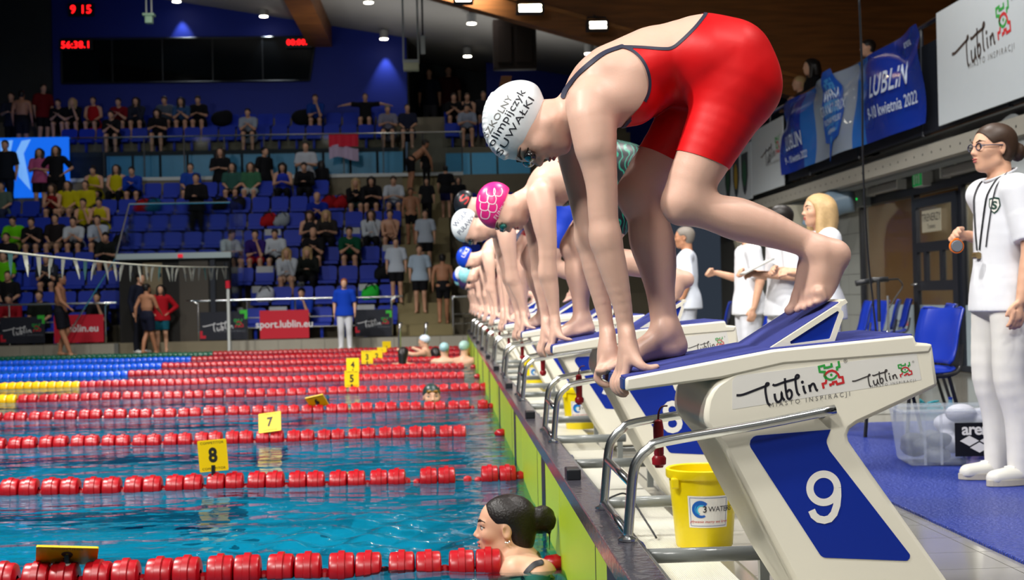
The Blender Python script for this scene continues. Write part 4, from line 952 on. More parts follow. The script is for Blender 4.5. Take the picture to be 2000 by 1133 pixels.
    pg = [tuple(p) for p in back] + [(1380, -30), (1600, -30), (1600, 375), (1417, 335), (1370, 318), (1325, 301), (1290, 283), (1262, 270), (1215, 300), (1170, 330)] + [tuple(p) for p in arm[::-1]]
    pgw = [tuple(at(p[0], p[1], y=YC - .08)[[0, 2]]) for p in pg]
    F = poly_sd(V[:, [0, 2]], pgw); da = S.dist(V, lambda t: t == 'arm'); dt = S.dist(V, lambda t: t in ('trunk', 'leg'))
    F = np.minimum(F, (da - dt))
    inv = root.matrix_basis.inverted()
    def part(name, vf, m_):
        me = mesh(name, *vf, smooth=True); o = obj(name, me, m_, root); o.matrix_parent_inverse = inv; return o
    part('swimsuit', clip(V, Q, F, .0022, N), SUIT_RED)
    Ft = np.minimum(F + .001, .0075 - F); Ft[(V[:, 2] < at(1300, 215, y=YC)[2]) & (F < .02) & (V[:, 0] > at(1225, 400, y=YC)[0])] = -1
    part('suit_binding', clip(V, Q, Ft, .0036, N), NAVY)
    # shoulder strap
    strap = bez([(1103, 186), (1108, 172), (1124, 152), (1150, 130), (1180, 108), (1212, 96)], 6)
    sw = [np.array(at(p[0], p[1], y=YC - .08)[[0, 2]]) for p in strap]; Ds = np.full(len(V), 9.)
    for a, b in zip(sw[:-1], sw[1:]):
        e = b - a; q = V[:, [0, 2]] - a; t = np.clip(q @ e / (e @ e), 0, 1); Ds = np.minimum(Ds, np.linalg.norm(q - t[:, None] * e, axis=1))
    Fs = np.minimum(.0062 - Ds, S.dist(V, lambda t: t in ('arm',)) * 0 + 1); Fs[V[:, 1] > YC + .02] = -1; Fs[N[:, 1] > .3] = -1
    part('suit_strap', clip(V, Q, Fs, .003, N), NAVY)
    # cap
    p = H['p']; A = H['A']; h = H['h']
    C = SDF(); C.ell(p(-.07, .155), A, np.array([.452, .362, .372]) * h, .01); C.ell(p(-.22, .10), A, np.array([.33, .30, .33]) * h, .03)
    for i in range(15):
        t = math.radians(25 + i * 8.2); C.cap(p(-.07 + .45 * math.cos(t), .155 + .372 * math.sin(t), -.13), p(-.07 + .45 * math.cos(t), .155 + .372 * math.sin(t), .10), 0.026 * h, .026 * h, .008)
    C.ell(p(-.44, .01, -.02), A, np.array([.10, .13, .16]) * h, .03)
    e0, e1 = at(1066, 190, y=YC), at(1001, 330, y=YC); ed = nrm(e1 - e0); nn = np.array([-ed[2], 0, ed[0]]); nn = nn if nn @ u < 0 else -nn
    V2, Q2 = C.net(.0032, [(e0, nn)]); V2 = relax(V2, Q2, 2)
    co = obj('swim_cap', npmesh('swim_cap', V2, Q2), CAPW, root); co.matrix_parent_inverse = inv
    bvh = BVHTree.FromPolygons([tuple(v) for v in V2], [tuple(map(int, q)) for q in Q2])
    cap_text(co, bvh, [('olimpijczyk', 1.0, (957, 287), (1019, 183), 21, INK), ('SUWA\u0141KI', 1.06, (974, 303), (1036, 198), 19, INK), ('SZKOLNY', 1.0, (947, 270), (995, 196), 17, GREYINK)], root, YC, inv)
    # goggles
    G = SDF(); gp = lambda a, b, d: p(a, b, d)
    for d in (-1, 1): G.ell(p(.395, .015, .165 * d), A, np.array([.06, .115, .075]) * h, .006)
    G.cap(p(.42, .01, -.06), p(.42, .01, .06), .018 * h, .018 * h, .004)
    V3, Q3 = G.net(.0016); o = obj('goggles', npmesh('goggles', V3, Q3), mat('goggle_black', (16, 18, 22), .08, spec=.8, coat=.5), root); o.matrix_parent_inverse = inv
    st = []
    for a in np.linspace(-1.15, 1.15, 25): st.append(p(-.10 + .47 * math.cos(a) * 1.0, .03 + .08 * abs(math.sin(a)), .385 * math.sin(a)))
    before = set(root.children); face_parts(H, root, lips=True)
    for ch in root.children:
        if ch not in before: ch.matrix_parent_inverse = inv
    return root
def cap_text(co, bvh, lines, root, y, inv, per=False):
    for (txt, sp, a, b, hpx, m_) in lines:
        v, f = text2d(txt, 1., sp, 0., 'CENTER', 3)
        w = max(q[0] for q in v) - min(q[0] for q in v); a_, b_ = np.array(a, float), np.array(b, float); L = np.linalg.norm(b_ - a_); d = (b_ - a_) / L; nn = np.array([d[1], -d[0]])
        me = mesh('t', [(p[0], p[1], 0) for p in v], f); bm = bmesh.new(); bm.from_mesh(me)
        bmesh.ops.subdivide_edges(bm, edges=[e for e in bm.edges if e.calc_length() > .12], cuts=2, use_grid_fill=True); bmesh.ops.triangulate(bm, faces=bm.faces)
        V = []
        for q in bm.verts:
            s_ = (a_ + b_) / 2 + d * q.co.x * L / w + nn * q.co.y * hpx
            tgt = at(s_[0], s_[1], y=y); dr = np.array([0, 1., 0]); hit = bvh.ray_cast(Vector((tgt[0], y - 1, tgt[2])), Vector((0, 1, 0)))
            if hit[0] is None: hit = bvh.find_nearest(Vector(tgt))
            V.append(tuple(hit[0] + hit[1] * .0012 * (1 if hit[1].y < 0 else -1)))
        F = [tuple(x.index for x in fc.verts) for fc in bm.faces]; bm.free()
        o = obj('cap_lettering', mesh('cap_lettering', V, F), m_, co)
MAIN = main_swimmer()
# ------------------------------------------------------------------ the other swimmers, crouching the same way
def swimmer(n, dx, dz, cap_m, suit_m, label, vox, hdx=0., hdz=0., skin=SKIN, back=True, goggle=(16, 18, 22), text=None, slim=1., full=True, rear=0.):
    L = LANE(n) - YC
    def warp(p):
        w = min(max((p[2] - .84) / .5, 0), 1); w = w * w * (3 - 2 * w); return np.array([p[0] + dx * w + rear * max(0, p[0] - .1) * w, p[1] + L, p[2] + dz * w])
    JJ = lambda px, py, y: warp(at(px, py, y=y))
    root = thing('person', label, 'person', (.35, LANE(n), .83), 'swimmers on the starting blocks'); inv = Matrix.Translation(-Vector(root.location)); S = SDF()
    def C(pts, y, k=.02, tag='', n_=None, sc=1.):
        S.chain([(JJ(q[0], q[1], q[3] if len(q) > 3 else y), rp(q[2], q[3] if len(q) > 3 else y) * slim) for q in pts], k, n_, sc, tag)
    C([(1150, 200, 52), (1180, 172, 70), (1232, 158, 80), (1296, 126, 76), (1372, 120, 86)], YC, .03, 'trunk', EY, 1.42); C([(1372, 120, 84), (1418, 128, 88)], YC, .03, 'trunk', EY, 1.62)
    for y_ in (3.80, 3.96): C([(1408, 130, 84), (1434, 164, 90)], y_, .03, 'trunk')
    C([(1436, 170, 82, 3.79), (1412, 230, 67, 3.775), (1382, 292, 56, 3.765), (1352, 352, 47, 3.76), (1338, 392, 42, 3.76)], 3.77, .03, 'leg'); C([(1340, 396, 40), (1396, 416, 37), (1440, 428, 42), (1492, 444, 37), (1545, 464, 29), (1588, 482, 25)], 3.77, .03, 'leg')
    C([(1588, 482, 24), (1628, 494, 27), (1634, 500, 24)], 3.77, .02, 'leg'); C([(1600, 500, 30), (1600, 535, 30), (1592, 568, 24)], 3.77, .02, 'leg', EY, 1.2)
    for i in range(5): C([(1600 - i * 9, 570, 11, 3.728 + i * .02), (1603 - i * 12, 585 + i * 3, 8, 3.728 + i * .02), (1594 - i * 13, 591 + i * 4, 8, 3.728 + i * .02)], 3.77, .006, 'leg')
    yf = 4.0
    C([(1420, 160, 80, 3.98), (1360, 225, 66), (1305, 295, 52), (1262, 348, 42), (1247, 376, 38)], yf, .03, 'leg'); C([(1249, 382, 38), (1262, 420, 37), (1273, 468, 44), (1284, 520, 37), (1290, 570, 28), (1296, 620, 26), (1300, 645, 27)], yf, .03, 'leg')
    C([(1302, 645, 27), (1318, 676, 24)], yf, .02, 'leg'); C([(1298, 655, 26), (1262, 678, 22), (1215, 704, 15)], yf, .02, 'leg', EY, 1.35); C([(1318, 680, 18), (1225, 706, 12), (1190, 720, 9)], yf, .02, 'leg', EY, 2.2)
    C([(1150, 205, 46, 3.76), (1160, 250, 44, 3.735), (1166, 300, 38, 3.725), (1175, 360, 31, 3.725), (1182, 466, 28, 3.735)], 3.73, .025, 'arm'); C([(1182, 462, 28), (1191, 500, 29), (1203, 545, 25), (1216, 600, 18.5), (1223, 648, 15.5)], 3.745, .025, 'arm')
    C([(1128, 250, 44, 3.99), (1122, 290, 36, 4.02), (1132, 345, 32, 4.03), (1150, 466, 25, 4.03)], 4.03, .025, 'arm'); C([(1150, 466, 25), (1161, 520, 23.5), (1172, 570, 19), (1186, 652, 14)], 4.03, .025, 'arm')
    for (sx, ys, th) in ((0, (3.716, 3.742, 3.768, 3.792), 3.70), (-38, (3.995, 4.018, 4.042, 4.064), 3.97)):
        ym = sum(ys) / 4; C([(1224 + sx, 650, 15), (1226 + sx, 682, 18.5), (1219 + sx, 716, 15)], ym, .012, 'arm', EY, 1.9)
        for i, y_ in enumerate(ys): ox = (8, 3, -3, -6)[i]; C([(1220 + ox * .5 + sx, 700, 8.5, y_), (1212 + ox + sx * 1.05, 727, 8, y_), (1202 + ox + sx * .9, 748, 7, y_), (1210 + ox + sx * .85, 764, 6.2, y_)], y_, .004, 'arm')
        C([(1230 + sx, 680, 15, th + .03), (1243 + sx, 704, 11, th), (1257 + sx, 713, 7.2, th - .01), (1280 + sx, 717, 6.2, th - .01)], th, .008, 'arm')
    C([(1128, 222, 46), (1098, 232, 40)], YC, .03, 'neck')
    c = JJ(1031, 249, YC) + np.array([hdx, 0, hdz]); a = JJ(1098, 232, YC); S.cap(a, c + (.06, 0, .01), rp(40, YC), .058, .03, tag='neck')
    u = np.array([-1, 0, -.06]); f = np.array([.05, -.10, -1]); H = head(S, c, u, f, .228, ears=False)
    V, Q = S.net(vox); V = relax(V, Q, 3 if vox < .007 else 2); N = vnormals(V, Q); obj('body', npmesh('body', V, Q), skin, root)
    w = np.clip((V[:, 2] - .84) / .5, 0, 1); w = w * w * (3 - 2 * w); U = V[:, [0, 2]] - np.stack([dx * w, dz * w], 1)
    bk = bez([(1213, 95), (1245, 99), (1285, 103), (1304, 101), (1322, 88), (1345, 66), (1362, 46), (1376, 28)], 4); am = bez([(1200, 97), (1224, 106), (1245, 130), (1257, 160), (1256, 188), (1243, 214), (1229, 230), (1212, 250), (1190, 285)], 4)
    pg = [tuple(p) for p in bk] + [(1380, -30), (1600, -30), (1600, 375), (1417, 335), (1325, 301), (1262, 270), (1215, 300), (1170, 330)] + [tuple(p) for p in am[::-1]]
    if not back: pg = [(1330, -40), (1600, -40), (1600, 375), (1417, 335), (1325, 301), (1262, 270), (1290, 200)]
    F = poly_sd(U, [tuple(at(p[0], p[1], y=YC - .08)[[0, 2]]) for p in pg]); F = np.minimum(F, S.dist(V, lambda t: t == 'arm') - S.dist(V, lambda t: t in ('trunk', 'leg')))
    obj('swimsuit', mesh('swimsuit', *clip(V, Q, F, .0025, N), smooth=True), suit_m, root)
    p, A, h = H['p'], H['A'], H['h']; Cc = SDF(); Cc.ell(p(-.07, .155), A, np.array([.455, .365, .375]) * h, .01); Cc.ell(p(-.22, .10), A, np.array([.33, .30, .33]) * h, .03)
    e = p(.30, .13); nn = nrm(-u + f * .45)
    V2, Q2 = Cc.net(min(vox, .006), [(e, nn)]); V2 = relax(V2, Q2, 2); co = obj('swim_cap', npmesh('swim_cap', V2, Q2), cap_m, root)
    G = SDF()
    for d in (-1, 1): G.ell(p(.385, .015, .165 * d), A, np.array([.06, .115, .075]) * h, .006)
    G.cap(p(.42, .01, -.06), p(.42, .01, .06), .018 * h, .018 * h, .004); V3, Q3 = G.net(.003); obj('goggles', npmesh('goggles', V3, Q3), mat('goggle_%d_%d' % (goggle[0], goggle[1]), goggle, .1, spec=.8), root)
    if text: text(co, BVHTree.FromPolygons([tuple(v) for v in V2], [tuple(map(int, q)) for q in Q2]), root)
    if vox < .007:
        face_parts(H, root)
    for ch in root.children: ch.matrix_parent_inverse = inv
    return root
CAPP = mat('cap_pink', (222, 40, 130), .35, spec=.5); CAPBK = mat('cap_black', (24, 26, 32), .35); CAPBL = mat('cap_blue', (20, 62, 190), .35); CAPTE = mat('cap_teal_print', (140, 206, 214), .4, noise=.35, nscale=30); CAPPU = mat('cap_violet', (50, 30, 70), .4)
INKW = mat('cap_ink_white', (236, 226, 232), .4); INKB = mat('cap_ink_navy', (30, 40, 86), .4)
SUITP = mat('suit_pattern', (10, 16, 20), .45)
n_ = SUITP.node_tree.nodes; l_ = SUITP.node_tree.links; tc = n_.new('ShaderNodeTexCoord'); ns = n_.new('ShaderNodeTexNoise'); ns.inputs['Scale'].default_value = 5; ns.inputs['Distortion'].default_value = 4.5; wv = n_.new('ShaderNodeTexWave'); wv.inputs['Scale'].default_value = 13; wv.inputs['Distortion'].default_value = 14; wv.inputs['Detail'].default_value = 1.5; cr = n_.new('ShaderNodeValToRGB')
cr.color_ramp.elements[0].position = .62; cr.color_ramp.elements[0].color = (*s2l((10, 14, 20)), 1); cr.color_ramp.elements[1].position = .97; cr.color_ramp.elements[1].color = (*s2l((24, 128, 100)), 1); e_ = cr.color_ramp.elements.new(.8); e_.color = (*s2l((12, 50, 64)), 1)
l_.new(tc.outputs['Object'], wv.inputs[0]); l_.new(wv.outputs['Fac'], cr.inputs[0]); l_.new(cr.outputs[0], n_['Principled BSDF'].inputs['Base Color'])
def proj_text(lines, D):
    def f(co, bvh, root): cap_text(co, bvh, lines, root, D, None)
    return f
def pink_text(co, bvh, root):
    D = LANE(8); cap_text(co, bvh, [('FUNKITA', 1.1, (966, 429), (993, 390), 11, INKW)], root, D, None)
    # scale-like outlines
    V = []; F = []
    for i in range(-1, 6):
        for j in range(6):
            cx, cy = 936 + j * 13.5 - i * 1.5, 436 - j * 6.0 - i * 15.5 + (j % 2) * 6
            if (cx - 984) * .9 + (cy - 408) * .44 > -20 or cy < 356: continue
            P0 = bez([(cx - 8, cy - 7), (cx - 8.5, cy + 4), (cx - 2, cy + 8), (cx + 5, cy + 7), (cx + 8, cy - 2), (cx + 6, cy - 8)], 3); P0 = [tuple(q) for q in P0]; v, f = stroke2d(P0, 1.5); ok = True; W_ = []
            for q in v:
                tg = at(q[0], q[1], y=D); hit = bvh.ray_cast(Vector((tg[0], D - 1, tg[2])), Vector((0, 1, 0)))
                if hit[0] is None: ok = False; break
                W_.append(tuple(hit[0] + hit[1] * .0014))
            if ok: n0 = len(V); V += W_; F += [tuple(k + n0 for k in q) for q in f]
    obj('scale_print', mesh('scale_print', V, F), INKW, co)
swimmer(8, .035, -.065, CAPP, SUITP, 'swimmer in a pink scale patterned cap on the second block', .0066, -.008, -.003, text=pink_text, goggle=(20, 90, 84))
swimmer(7, -.02, -.05, CAPW, mat('suit_blue', (20, 60, 190), .5), 'swimmer in a white cap with dark lettering on the third block', .0085, -.058, .025, text=proj_text([('WIS\u0141A', 1.05, (888, 443), (911, 414), 13, INKB), ('PU\u0141AWY', 1.05, (896, 458), (925, 424), 13, INKB)], LANE(7)))
swimmer(6, .06, .10, CAPBK, mat('suit_red2', (176, 16, 30), .5), 'swimmer in a black cap with red emblem, standing taller behind the pink cap', .0095, -.10, .19, text=proj_text([('S', 1, (903, 398), (912, 384), 24, mat('cap_ink_red', (200, 50, 50), .4))], LANE(6)))
swimmer(5, .02, -.09, CAPBL, mat('suit_navy2', (26, 30, 60), .5), 'swimmer in a bright blue cap on the fifth block', .0105, -.03, .01, text=proj_text([('UKS', 1.0, (904, 503), (914, 486), 11, INKW)], LANE(5)))
swimmer(4, .05, -.16, CAPTE, mat('suit_dark', (24, 26, 34), .5), 'swimmer in a pale teal printed cap on the sixth block', .012, -.02, -.04); swimmer(3, .02, -.16, CAPPU, mat('suit_wine', (90, 20, 40), .5), 'swimmer in a dark violet cap, seventh block from the camera', .013, .03, -.1)
swimmer(2, .02, -.1, CAPW, mat('suit_dark', (24, 26, 34), .5), 'swimmer mostly hidden on the third block from the far end', .013); swimmer(1, .0, -.1, CAPBL, mat('suit_navy2', (26, 30, 60), .5), 'swimmer mostly hidden on the second block from the far end', .013); swimmer(0, .04, -.14, CAPTE, mat('suit_dark', (24, 26, 34), .5), 'swimmer mostly hidden on the farthest block', .013)
# ------------------------------------------------------------------ lane ropes, signs, touch pads, pipes, buckets
FLC = {'red': mat('float_red', (168, 8, 24), .32, spec=.6), 'yellow': mat('float_yellow', (226, 178, 10), .25, spec=.6), 'blue': mat('float_blue', (24, 84, 214), .25, spec=.6), 'green': mat('float_green', (10, 92, 70), .25, spec=.6)}
fb_ = MB().lathe([(.018, -.048), (.054, -.046), (.062, -.042), (.064, -.036), (.064, -.014), (.072, -.011), (.072, .011), (.064, .014), (.064, .036), (.062, .042), (.054, .046), (.018, .048)], n=20, axis='x')
for a in range(4):
    c_, s_ = math.cos(a * math.pi / 4 + .4), math.sin(a * math.pi / 4 + .4)
fl_me = mesh('rope_float_mesh', fb_.v, fb_.f, True); fl_me.set_sharp_from_angle(angle=.6); fl_me.materials.append(FLC['red'])
bl_ = MB().lathe([(.004, -.024), (.02, -.02), (.027, -.006), (.027, .006), (.02, .02), (.004, .024)], n=10, axis='x'); ball_me = mesh('rope_ball_mesh', bl_.v, bl_.f); ball_me.materials.append(FLC['red'])
CABLE = mat('cable_steel', (120, 120, 116), .4, .6)
RD = lambda k: 5.13 + 2.5 * k - (.1 if k == 9 else 0)
ends = [968, 1001, 905, 949, 951, 904, 904, 897, 896, 902]
gaps = {0: [], 1: [(785, 811), (882, 899)], 3: [(913, 929)], 2: [], 4: []}
far_col = [None, None, None, None, 'yellow', 'yellow', 'blue', 'blue', 'blue', 'green']
rl = ['nearest lane rope of red floats, right behind the girl in the water a tether runs to the wall', 'second nearest lane rope, carrying the yellow sign eight', 'third nearest lane rope, carrying the yellow sign seven', 'fourth nearest lane rope, in front of the swimmer with the dark cap',
      'nearest rope that turns from red to yellow floats, carrying the sign five', 'second rope that turns from red to yellow floats', 'nearest rope that turns from red to blue floats', 'middle rope of the three that turn from red to blue', 'farthest rope that turns from red to blue', 'farthest lane rope, turning from red to dark green']
rl[0] = 'nearest lane rope of red floats, cut by the bottom edge'
ROPES = []
for k in range(10):
    D = RD(k); t = thing('lane_rope', rl[k], 'lane rope', (-.2, D, 0), 'lane ropes'); ROPES.append(t)
    pxx = lambda px: at(px, 600, y=D)[0] + .2
    x = pxx(ends[k]) - .048; xl = pxx(-40) - .1; c = 0
    MB().tube([(.19, 0, .02), (pxx(ends[k]), 0, .004), (xl, 0, .0)], .006, 6).build('cable', CABLE, t)
    MB().lathe([(.006, 0), (.03, .02), (.036, .06), (.02, .085), (.006, .09)], (.115, 0, .01), 12, 'x').build('end_cone', FLC['red'], t, True)
    while x > xl:
        g = [q for q in gaps.get(k, []) if pxx(q[0]) - .03 < x - .0 < pxx(q[1]) + .03]
        if g:
            obj('ball', ball_me, FLC['red'], t, (x + .0, 0, .0)); x = pxx(g[0][0]) - .048; c = 0; continue
        col = 'red' if x - .2 > -5.05 or far_col[k] is None else far_col[k]
        o = obj('float', fl_me, FLC[col], t, (x, .004 * math.sin(x * 9 + k), .010 + .004 * math.sin(x * 5 + 2 * k))); o.rotation_euler = (.25 * math.sin(x * 31 + k), 0, .03 * math.sin(x * 17))
        c += 1; x -= .0985
        if c % 2 == 0 and k < 5:
            obj('ball', ball_me, FLC['red'], t, (x + .036, 0, -.008)); x -= .024
SIGNY = mat('sign_yellow', (240, 204, 0), .4); SIGNB = mat('sign_black', (30, 26, 10), .5)
def sign(px, py, k, txt, rot, w, h, label, small='COMPETITOR'):
    D = RD(k) - .02; p = at(px, py, y=D); t = thing('lane_number_sign', label, 'sign', (p[0], D, .10), 'yellow number signs on the ropes')
    pan = thing('panel', None, None); pan.parent = t; pan.location = (0, 0, p[2] - .10); pan.rotation_euler = rot
    MB().prism(round_poly([(-w / 2, -h / 2), (w / 2, -h / 2), (w / 2, h / 2), (-w / 2, h / 2)], .006, 3), XZ, -.004, .004).build('plate', SIGNY, pan)
    fn = plane_map((0, -.0045, 0), (1, 0, 0), (0, 0, 1), (0, -1, 0))
    if txt: put2d('digit', [text2d(txt, h * .62, 1, .0045, sx=.85)], fn, SIGNB, pan)
    if small:
        for q in (-1, 1): put2d('small_print', xf([text2d(small, h * .11, 1.1)], 1, 0, q * h * .41), fn, SIGNB, pan)
    MB().cyl((0, 0, -.05), (0, 0, max(.0, p[2] - .10 - h * .3)), .011, 8).build('stem', DARKP, t); MB().cyl((0, 0, -.075), (0, 0, -.03), .013, 8).build('clip', mat('clip_white', (200, 200, 196), .5), t)
sign(131, 1084, 0, '9', (1.0, .10, .25), .215, .15, 'yellow sign tipped backwards on the nearest rope', 'COMPETITOR')
sign(416, 890, 1, '8', (.05, -.06, .06), .155, .172, 'upright yellow sign reading eight')
sign(527, 825, 2, '7', (-.45, -.12, -.12), .165, .15, 'yellow sign reading seven, leaning forward')
sign(619, 784, 3, '6', (.8, -.20, -.25), .175, .15, 'tilted yellow sign showing only its edge and a dark mark, between seven and five')
sign(687, 740, 4, '5', (0, 0, 0), .155, .18, 'upright yellow sign reading five')
sign(689, 713, 5, '4', (0, 0, 0), .16, .175, 'yellow sign half hidden above the sign five', None)
sign(717, 698, 6, '3', (0, 0, 0), .165, .19, 'yellow sign reading three'); sign(736, 696, 7, '2', (0, 0, 0), .18, .20, 'yellow sign reading two', None)
sign(746, 688, 8, '1', (0, 0, 0), .17, .18, 'yellow sign with a dark digit, behind the sign two', None); sign(755, 675, 9, '', (0, 0, .2), .17, .17, 'blank yellow sign farthest away', None)
PADG = mat('pad_lime', (168, 196, 44), .45, noise=.04, nscale=4); PADK = mat('pad_black', (22, 28, 40), .5)
nth = ['nearest', 'second nearest', 'third nearest', 'fourth nearest', 'fifth nearest', 'sixth nearest', 'seventh nearest', 'third farthest', 'second farthest', 'farthest']
for k in range(10):
    y0 = 2.63 + 2.5 * k; t = thing('touch_pad', nth[k] + ' lime touch pad hanging on the pool end wall', 'touch pad', (0, y0, .31), 'touch pads on the end wall')
    MB().box((-.010, .012, -.9), (0, 2.488, 0)).build('board', PADG, t, bevel=.003)
    MB().box((-.012, .735, -.9), (-.010, .955, -.002)).build('black_stripe', PADK, t)
    for q in (1.24,): MB().box((-.0112, q, -.9), (-.0098, q + .01, -.002)).build('groove', PADK, t)
    MB().box((-.006, -.012, -.9), (0.002, .012, -.0)).build('seam_strip', PADK, t); MB().box((-.006, 2.20, .046), (.045, 2.29, .085)).build('hanger_clip', DARKP, t, bevel=.005)
for i, y in enumerate((4.40, 5.56, 6.88, 8.08, 9.38, 10.58, 11.88, 13.08, 14.38, 15.58, 16.88, 18.08)):
    t = thing('cross_tube', ('first', 'second', 'third', 'fourth', 'fifth', 'sixth', 'seventh', 'eighth', 'ninth', 'tenth', 'eleventh', 'twelfth')[i] + ' grey tube from the camera, crossing from pool edge to the blocks', 'tube', (.10, y, .165), 'grey tubes behind the pool edge')
    MB().cyl((0, 0, 0), (.52, 0, 0), .0235, 14).build('tube', WETPLASTIC, t, True)
    lp = [(.10 + .004 * math.sin(a), .033 * math.sin(a), .033 * math.cos(a)) for a in np.linspace(0, 6.28, 13)]; MB().tube(lp, .0055, 6).build('cord_loop', BLUEROPE, t, True)
    MB().box((.47, -.015, -.125), (.50, .015, -.02)).build('leg', WETPLASTIC, t)
cp = []
ys = [2.4, 3.4, 4.40, 5.0, 5.56, 6.2, 6.88, 7.5, 8.08, 8.7, 9.38, 10.58, 11.88]
for i, y in enumerate(ys): cp.append((.195 - .03 * (i % 2), y, .205 - .10 * (i % 2)))
tag(MB().tube(bez(cp, 5), .006, 6).build('blue_cord', BLUEROPE, smooth=True), 'thin blue cord looping along behind the pool edge', 'cord')
tag(MB().tube(bez([(.16, 5.3, .20), (.24, 5.48, .205), (.30, 5.54, .195), (.36, 5.46, .10), (.39, 5.40, .045)], 5), .004, 6).build('black_cable', DARKP, smooth=True), 'thin black cable hanging over a grey tube beside the yellow bucket', 'cable')
BUCK = mat('bucket_yellow', (232, 208, 8), .3, spec=.5)
def bucket(x, y, label, logo=True, s=1.):
    t = thing('bucket', label, 'bucket', (x, y, .036), 'yellow buckets beside the blocks')
    MB().lathe([(0, .004), (.104 * s, .0), (.108 * s, .006), (.130 * s, .262 * s), (.139 * s, .264 * s), (.142 * s, .27 * s), (.142 * s, .296 * s), (.137 * s, .30 * s), (.128 * s, .296 * s), (.105 * s, .012), (0, .012)], n=40).build('shell', BUCK, t, auto=True)
    for a in (-2.6, .55): MB().cbox((.14 * s * math.cos(a), .14 * s * math.sin(a), .25 * s), (.03, .03, .04)).build('handle_lug', BUCK, t, bevel=.006)
    MB().tube([(.135 * s * math.cos(a), .135 * s * math.sin(a), .285 * s - .0 * a) for a in np.linspace(-2.6, .55, 16)], .0022, 6).build('wire_handle', CHROME, t)
    def cyl_map(u, v):
        a = -1.68 + u / .122; r = (.108 + (.022) * (v / .262)) * s + .0004; return (r * math.cos(a), r * math.sin(a), v), (math.cos(a), math.sin(a), 0)
    gx = np.linspace(-.068, .09, 14); gz = np.linspace(.085, .205, 2); V = [(x_, z_) for x_ in gx for z_ in gz]; Fq = [(2 * i, 2 * i + 2, 2 * i + 3, 2 * i + 1) for i in range(13)]
    put2d('label', [(V, Fq)], cyl_map, STICK, t, .0008)
    fr_ = [stroke2d([(x_, .092) for x_ in np.linspace(-.06, .082, 12)], .0018), stroke2d([(x_, .198) for x_ in np.linspace(-.06, .082, 12)], .0018), stroke2d([(-.06, .092), (-.06, .198)], .0018), stroke2d([(.082, .092), (.082, .198)], .0018)]
    put2d('label_border', fr_, cyl_map, mat('label_blue', (40, 80, 150), .5), t, .0014)
    for (r0, r1, c, a0, a1) in ((.020, .033, (10, 90, 180), .7, 5.3), (.014, .022, (60, 180, 215), 1.0, 4.4)):
        P0 = [(-.02 + r1 * math.cos(a), .155 + r1 * math.sin(a)) for a in np.linspace(a0, a1, 22)] + [(-.016 + r0 * math.cos(a), .152 + r0 * math.sin(a)) for a in np.linspace(a1 - .1, a0 + .1, 22)]
        put2d('wave_logo', [(P0, [(i, i + 1, 42 - i, 43 - i) for i in range(21)])], cyl_map, mat('wave%d' % c[0], c, .4), t, .0016 + r1 * .01)
    put2d('lettering', xf([text2d('3', .034, 1, .0006)], 1, -.004, .154) + xf([text2d('WATERS', .028, .9, 0, 'LEFT')], 1, .008, .155), cyl_map, INK, t, .0022)
    put2d('motto', xf([text2d('p\u0142ywanie mamy we krwi', .0155, 1, 0, 'CENTER', shear=.3)], 1, .012, .108), cyl_map, mat('motto_red', (196, 60, 50), .5), t, .0016)
bucket(.555, 5.27, 'yellow bucket with a white wave label behind the nearest block'); bucket(.55, 10.1, 'second yellow bucket, between the rails of the farther blocks'); bucket(.55, 15.1, 'farthest yellow bucket, only a patch seen between chrome rails')
for n in range(9, -1, -1):
    t = thing('push_button', 'red hand push button hanging on the ' + nth[9 - n] + ' block', 'push button', (.216, LANE(n) + .262, .49), 'red push buttons on the blocks')
    MB().lathe([(0, .02), (.012, .022), (.015, .03), (.016, .11), (.013, .13), (.005, .135), (0, .135)], n=14).build('grip', REDP, t, auto=True); MB().lathe([(0, -.01), (.012, -.01), (.014, -.004), (.021, .0), (.022, .018), (.016, .026), (0, .026)], n=14).build('button_end', REDP, t, auto=True)
    MB().tube(bez([(0, 0, .13), (.002, .0, .155), (.012, .003, .172), (.03, .01, .174)], 4), .003, 6).build('cord', mat('cord_red', (90, 20, 26), .5), t)
# ------------------------------------------------------------------ a clothed figure generator (local axes: forward, side, up in metres for height 1.7)
ZERO = lambda: thing('person', '', 'person')
HAIRC = {'brown': mat('hair_brown', (58, 40, 28), .5, noise=.25, nscale=60), 'dark': mat('hair_dark', (26, 20, 18), .45, noise=.3, nscale=60), 'blonde': mat('hair_blonde', (190, 158, 112), .5, noise=.2, nscale=60), 'red': mat('hair_red', (150, 84, 44), .5, noise=.2, nscale=60), 'grey': mat('hair_grey', (120, 112, 104), .6)}
CL = {}
def cloth(rgb): 
    k = 'cloth_%d_%d_%d' % rgb; return mat(k, rgb, .8, spec=.2, noise=.05, nscale=20)
def hand_at(S, w, d, n_, r=.018, curl=.5, fine=True, tagn='arm'):
    w = np.asarray(w, float); d = nrm(d); n_ = nrm(np.asarray(n_, float) - d * (np.asarray(n_, float) @ d)); s = np.cross(d, n_)
    S.cap(w, w + d * .075, .020, .022, .012, n_, .62, tag=tagn)
    if not fine:
        S.cap(w + d * .07, w + d * .13 + n_ * .03 * curl, .022, .015, .012, n_, .7, tag=tagn); return
    for i, o in enumerate((-.030, -.010, .010, .029)):
        L = (.075, .085, .08, .062)[i]; a = w + d * .078 + s * o; b = a + (d * (1 - .4 * curl) + n_ * curl * .8) * L * .5; c = b + (d * (1 - 1.5 * curl) + n_ * curl * 1.2) * L * .45
        S.chain([(a - d * .02, .011), (b, .0095), (c, .008)], .004, tag=tagn)
    a = w + d * .02 - s * .022; b = a + d * .03 - s * .02 + n_ * .012; c = b + d * .032 - s * .004 + n_ * .012
    S.chain([(a, .014), (b, .011), (c, .009)], .006, tag=tagn)
